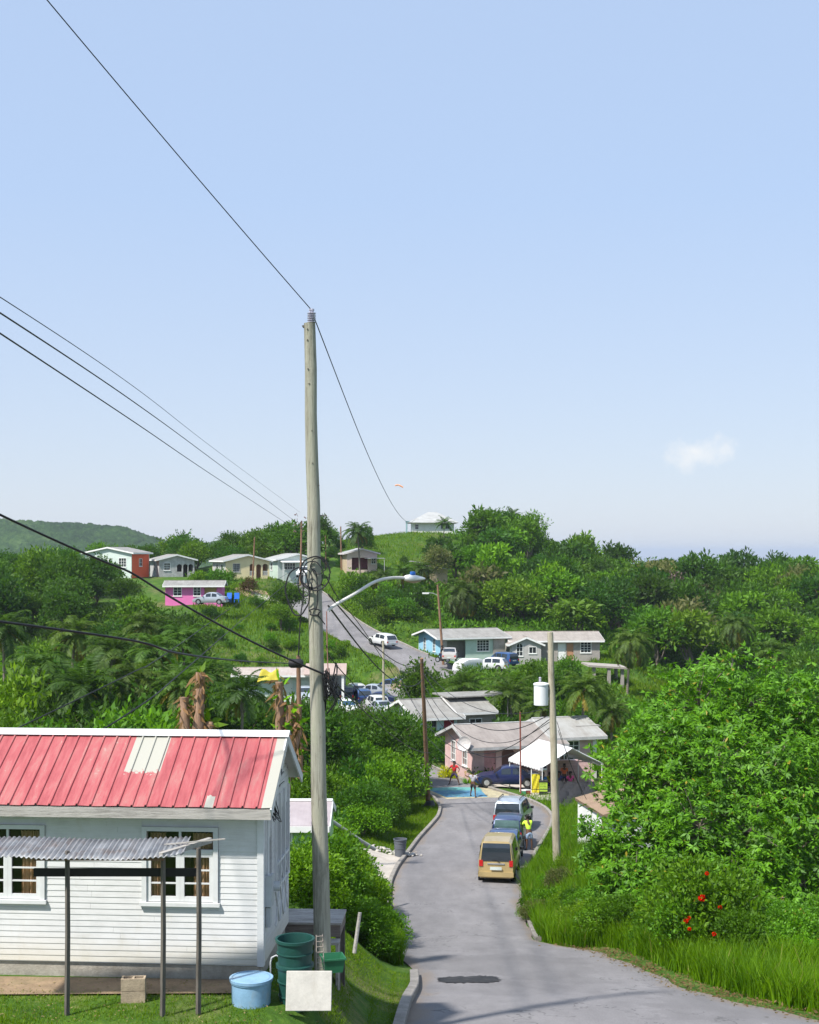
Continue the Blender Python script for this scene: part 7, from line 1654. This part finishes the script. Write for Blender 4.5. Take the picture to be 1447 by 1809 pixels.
place('b2',P(388,0,183).x,183,.62,'shrub','rounded green bush between the pink house and the cream house','shrub','accent bushes')
place('s2',P(355,0,186).x,182,1.2,'shrub','leafy bush behind the hot pink house roof','shrub','accent bushes',mat=L_fresh)
place('s1',P(787,0,99).x,99.4,.5,'shrub','yellow green croton bush at the court side kerb','shrub','accent bushes',mat=L_yellow)
place('b3',P(1192,0,212).x,212,1.2,'broadleaf_tree','bare brownish grey tree in the middle of the wooded hill','tree','odd trees on the hill',mat=leafmat('twigs',(0.07,0.05,0.045),(0.17,0.13,0.11),trans=.1))
place('b1',P(1262,0,235).x,235,1.3,'broadleaf_tree','olive brown tree near the ridge of the wooded hill','tree','odd trees on the hill',mat=L_olive)
# flat topped tree on the left slope
for i,(px,Y,sc) in enumerate(((510,168,.75),(497,160,.55))): place('d1',P(px,0,Y).x,Y,sc,'broadleaf_tree',['flat topped dark tree on the slope left of the tall pole','small dark tree below the flat topped one'][i],'tree','slope trees',mat=L_mid)
place('b0',P(905,0,144).x,138,.42,'broadleaf_tree','light green tree in front of the right half of the grey roofed terrace','tree','trees before the terrace',mat=L_mid)
place('b1',P(948,0,142).x,142,.62,'broadleaf_tree','bushy green tree hiding the block house wall','tree','trees before the terrace',mat=L_fresh)
place('b2',P(1005,0,144).x,144,.6,'broadleaf_tree','leafy tree right of the pale pole before the block house','tree','trees before the terrace')
# spiky yellow plant and flax-like rosettes
def rosette(px,Y,mat,n,L,label,lift=0.0,name='agave_plant'):
    x=P(px,0,Y).x; rs=np.random.RandomState(int(px)); c0=np.array([x,Y,gz(x,Y)+lift]); a=rs.uniform(0,6.28,n); el=rs.uniform(.35,1.35,n); d=np.stack([np.cos(a)*np.cos(el),np.sin(a)*np.cos(el),np.sin(el)],1)
    sd=unit(np.cross(d,np.array([0,0,1.]))); V_,Q_=rhombs(np.zeros((n,3)),d,sd,L*rs.uniform(.7,1.1,n),np.full(n,L*.13)); e=link(name,np_mesh(name,V_,Q_,mat)); e.location=c0; return tag(e,label,'plant','rosette plants')
rosette(840,95.3,L_yellow,46,.95,'spiky yellow green plant at the kerb behind the court',.1); rosette(826,96.2,L_fresh,40,.8,'smaller green rosette beside the spiky yellow plant',.1); rosette(800,99,L_yellow,40,.9,'yellow rosette in a clay coloured bed near the court')

# palms
palm_at(636,938,207,'p0','coconut palm standing clear against the sky left of the grassy knoll',.95)
palm_at(784,924,250,'p2','small palm in front of the white hilltop house',.62,dry=False)
palm_at(904,912,243,'p2','palm head poking out of the hilltop wood',.75,dry=False)
palm_at(822,1048,182,'p3','big coconut palm with brown hanging fronds under the wooded hill',1.15)
palm_at(712,1010,190,'p1','ragged palm left of the tan shed on the slope',.85); palm_at(672,1020,194,'p0','low palm on the slope below the open fronted house',.8); palm_at(740,1005,196,'p1','palm leaning beside the tan shed',.75)
palm_at(1108,1135,150,'p3','coconut palm with orange drooping fronds right of the grey terrace',1.0)
palm_at(1292,1105,160,'p3','tall coconut palm with yellowing fronds in the hollow',.95); palm_at(1358,1150,140,'p1','palm half hidden behind the mango top',.85)
palm_at(818,1212,119,'p2','upright palm between the covered car and the pink house',.85,dry=False); palm_at(1025,1215,104,'p0','broad palm behind the right end of the pink house roof',.85); palm_at(905,1225,114,'p2','dark palm behind the long pink house',.85,dry=False); palm_at(960,1250,108,'p1','low palm with arching fronds behind the transformer',.7); palm_at(1080,1255,112,'p1','arching palm right of the pink house roof',.8)
for i,(px,py,Y,k,sc) in enumerate(((330,1130,104,'p1',.9),(285,1150,96,'p0',.9),(245,1105,118,'p1',.9),(360,1192,92,'p2',.8),(250,1200,84,'p3',.85),(310,1210,80,'p0',.75),(425,1222,78,'p2',.66),(398,1240,88,'p1',.6),(190,1150,100,'p0',.95),(120,1120,105,'p1',.95),(60,1180,90,'p3',.9),(468,1245,90,'p0',.5),(150,1215,80,'p2',.9),(10,1110,105,'p0',.95))):
    palm_at(px,py,Y,k,['tallest palm of the grove below the pink house','palm left of the tallest in the grove','palm reaching highest beside the dark slope trees','palm with upright fronds in the middle of the grove','wide palm low in the grove','palm just above the red roof ridge','upright palm beside the first dead trunk','palm behind the upright one near the dead trunk','palm beyond the left end of the grove','palm further along the left slope','wide palm low on the far left','small palm behind the second dead trunk','upright palm above the bleached roof patch','outermost palm on the left slope'][i],sc,group='palm grove behind the red roof')
# two pollarded trunks with shaggy dead leaves
L_dead=leafmat('leaf_dead',(0.14,0.075,0.045),(0.36,0.21,0.13),gloss=.04,obj_var=0.1)
def dead_trunk(px,pyt,Y,label,seed,stubs):
    x=P(px,0,Y).x; z0=gz(x,Y); e=empty('dead_palm',(x,Y,z0),0,label,'tree','dead trunks behind the roof'); r_=random.Random(seed); rs=np.random.RandomState(seed); H_=P(0,pyt,Y).z-z0; g=MB(); pts=[]
    for (dx,hf,rr) in stubs:
        tp_=Vector((dx,r_.uniform(-.1,.1),H_*hf)); m_=Vector((dx*.3,0,H_*.55)); pl=catmull([Vector((0,0,-.5)),m_,Vector((dx*.9,0,H_*(hf-.12))),tp_],6); g.tube(pl,[rr*(1.25-.5*i/len(pl))*r_.uniform(.85,1.2) for i in range(len(pl))],9)
        for q in pl[8:]: pts+= [q]*4
    g.build('trunk',wood('dead_bark',(0.32,0.20,0.13),(0.14,0.08,0.05)),e,70)
    pts=np.array([tuple(q) for q in pts]); n=len(pts)*2; b_=np.repeat(pts,2,0)+rs.normal(size=(n,3))*.07; d=unit(rs.normal(size=(n,3))*np.array([.7,.7,.4])+np.array([0,0,-.9])); sd=unit(np.cross(d,rs.normal(size=(n,3)))); V_,Q_=rhombs(b_,d,sd,.42*rs.uniform(.3,1.4,n),.09*rs.uniform(.5,1.4,n)); link('dead_leaves',np_mesh('dead_leaves',V_,Q_,L_dead),e)
    n=60; b_=pts[rs.randint(0,len(pts),n)]; d=unit(rs.normal(size=(n,3))+np.array([0,0,.5])); sd=unit(np.cross(d,rs.normal(size=(n,3)))); V_,Q_=rhombs(b_,d,sd,.38*rs.uniform(.5,1.3,n),np.full(n,.15)); link('leaves',np_mesh('leaves',V_,Q_,L_fresh),e)
dead_trunk(345,1188,34,'dead brown forked trunk with curled stubs above the red roof',5,((-.28,.90,.14),(.12,1.0,.13),(.34,.80,.12),(-.42,.74,.10)))
dead_trunk(497,1205,35,'dead brown trunk with shaggy hanging leaves left of the tall pole',9,((-.05,1.0,.12),(.22,.9,.12),(.4,.82,.10),(.1,.78,.14)))
# flowering shrub with red heads
fx=P(1235,0,36.6).x
for i,(px,py,Y) in enumerate(((1240,1586,36.0),(1272,1603,36.2),(1212,1626,36.0),(1218,1622,36.1),(1262,1650,35.8),(1249,1542,37.5),(1218,1640,35.9))): pass
fs_=place('n1',P(1245,0,37.6).x,37.6,1.25,'flowering_shrub','shrub dotted with scarlet flower heads before the mango tree','shrub',None,mat=L_mid)
fs2=place('n2',P(1205,0,37.4).x,37.4,.85,'shrub','dense shrub just left of the scarlet flowers','shrub',None,mat=L_mango)
m_fl=leafmat('petal_red',(0.45,0.008,0.008),(0.75,0.03,0.02),gloss=.02,obj_var=0,trans=.2)
inv=None
bpy.context.view_layer.update(); inv=fs_.matrix_world.inverted()
for i,(px,py,Y,r_) in enumerate(((1240,1586,36.2,.085),(1272,1603,36.4,.05),(1212,1627,36.1,.06),(1217,1622,36.2,.05),(1262,1650,36.0,.055),(1249,1543,36.6,.05),(1218,1641,36.0,.045))):
    rs=np.random.RandomState(i); n=90; d=unit(rs.normal(size=(n,3))); sd=unit(np.cross(d,rs.normal(size=(n,3)))); c=np.array(P(px,py,Y)); V_,Q_=rhombs(c+d*r_*.4,d,sd,np.full(n,r_*.9),np.full(n,r_*.5)); V_=np.array([tuple(inv@Vector(v_)) for v_ in V_]); link('flower',np_mesh('flower',V_,Q_,m_fl),fs_)

# ---------------------------------------------------------------- grass
def grass(name,n,sampler,hr,wr,mat,seed,label,bend=.45,clump=0):
    rs=np.random.RandomState(seed); pts=sampler(rs,n); x,y=pts[:,0],pts[:,1]
    if clump:
        k=rs.randint(0,max(1,n//clump),n); cx_=x[k]; cy_=y[k]; x=cx_+rs.normal(size=n)*.10; y=cy_+rs.normal(size=n)*.10
    z=ground_np(x,y); dA,_,dB,_=road_dist(x,y); ok=(np.minimum(dA,dB)>.16)
    for (px_,py_,rx_,ry_,pz) in PADS: ok&=~((np.abs(x-px_)<rx_*.85)&(np.abs(y-py_)<ry_*.85))
    x,y,z=x[ok],y[ok],z[ok]; n=len(x); h=rs.uniform(*hr,n); w=rs.uniform(*wr,n); a=rs.uniform(0,6.28,n); b=rs.uniform(0,6.28,n); bd=h*bend*rs.uniform(.3,1.3,n)
    s=np.stack([np.cos(a)*w,np.sin(a)*w,np.zeros(n)],1); o=np.stack([x,y,z-.03],1); m=o+np.stack([np.cos(b)*bd*.35,np.sin(b)*bd*.35,h*.6],1); t=o+np.stack([np.cos(b)*bd,np.sin(b)*bd,h],1)
    V=np.stack([o-s,o+s,m+s*.75,m-s*.75,t+s*.12,t-s*.12],1).reshape(-1,3); I=np.arange(n)[:,None]*6; Q=np.concatenate([I+np.array([[0,1,2,3]]),I+np.array([[3,2,4,5]])])
    return tag(link(name,np_mesh(name,V,Q,mat)),label,'grass',kind='stuff')
def samp_px(px0,px1,Y0,Y1,cond=None):
    def f(rs,n):
        Y=np.sqrt(rs.uniform(Y0**2,Y1**2,n)); px=rs.uniform(px0,px1,n); return np.stack([(px-CX)*Y/F,Y],1)
    return f
def along(side,Y0,Y1,o0,o1):
    def f(rs,n):
        Y=rs.uniform(Y0,Y1,n); xe=smooth_tab(Y,RAL if side<0 else RAR); o=rs.uniform(0,1,n)**1.6*(o1-o0)+o0; return np.stack([xe+side*o,Y],1)
    return f
grass('verge_grass',26000,along(1,42,60,.15,3.2),(.35,.95),(.008,.016),L_grass,1,'tall green grass on the right verge between road and mango tree',clump=14)
grass('verge_grass',30000,along(1,28,44,.9,4.6),(.3,.95),(.008,.017),L_grass,2,'tall arching grass at the foot of the mango on the near bank',clump=16)
grass('verge_grass',16000,along(-1,37.5,47,.05,1.7),(.35,.95),(.008,.015),L_grass,3,'long grass leaning over the left road edge by the thicket',clump=14)
grass('lawn_grass',70000,samp_px(455,760,23.5,36),(.03,.09),(.004,.008),L_grass2,4,'short lawn between the house corner and the kerb',bend=.6)
grass('lawn_grass',16000,samp_px(-40,470,21.0,24),(.03,.10),(.004,.008),L_grass2,5,'thin grass along the foot of the white house',bend=.6)
grass('verge_grass',32000,along(-1,66,90,.25,6.0),(.06,.24),(.008,.016),L_grass2,6,'mown grass verge beside the left kerb')
grass('verge_grass',22000,along(1,60,90,.2,4.5),(.08,.4),(.008,.018),L_grass,7,'rough grass beside the right kerb below the tent')
grass('hill_grass',34000,samp_px(340,780,140,205),(.25,.6),(.03,.06),L_grass2,8,'rough pasture grass on the slopes around the hill road')
grass('hill_grass',30000,samp_px(1040,1260,110,172),(.25,.6),(.03,.06),L_grass2,9,'grass of the open field behind the palm')
grass('hill_grass',12000,samp_px(600,810,205,262),(.2,.5),(.03,.06),L_grass2,10,'grass on the knoll below the white hilltop house')
# leaf litter and dry grass along the near kerb
rs=np.random.RandomState(12); n=1500; Y=rs.uniform(27,43,n); xe=smooth_tab(Y,RAR); x=xe+rs.normal(size=n)*.42+.35; z=np.maximum(ground_np(x,Y),np.array([float(q) for q in smooth_tab(Y,RAZ)])-.04)+.03
d=unit(rs.normal(size=(n,3))*np.array([1,1,.25])); sd=unit(np.cross(d,np.array([0,0,1.])+rs.normal(size=(n,3))*.4)); V_,Q_=rhombs(np.stack([x,Y,z],1),d,sd,rs.uniform(.05,.15,n),rs.uniform(.02,.07,n))
tag(link('leaf_litter',np_mesh('leaf_litter',V_,Q_,leafmat('litter',(0.08,0.05,0.028),(0.27,0.19,0.11),gloss=.02,obj_var=0))),'brown leaf litter gathered along the right edge of the near road','leaf litter',kind='stuff')

# ---------------------------------------------------------------- humid sea air
mhz=bpy.data.materials.new('sea_air'); mhz.use_nodes=True; t_=mhz.node_tree; t_.nodes.clear()
pv=t_.nodes.new('ShaderNodeVolumePrincipled'); pv.inputs['Color'].default_value=(0.80,0.88,1.0,1); pv.inputs['Density'].default_value=0.00013; pv.inputs['Anisotropy'].default_value=0.2
om=t_.nodes.new('ShaderNodeOutputMaterial'); t_.links.new(pv.outputs[0],om.inputs['Volume'])
g=MB(); g.bb(-31000,-2600,-200,31000,31000,62); tag(g.build('haze',mhz),'pale blue haze softening the far hills and the sea','haze',kind='stuff')
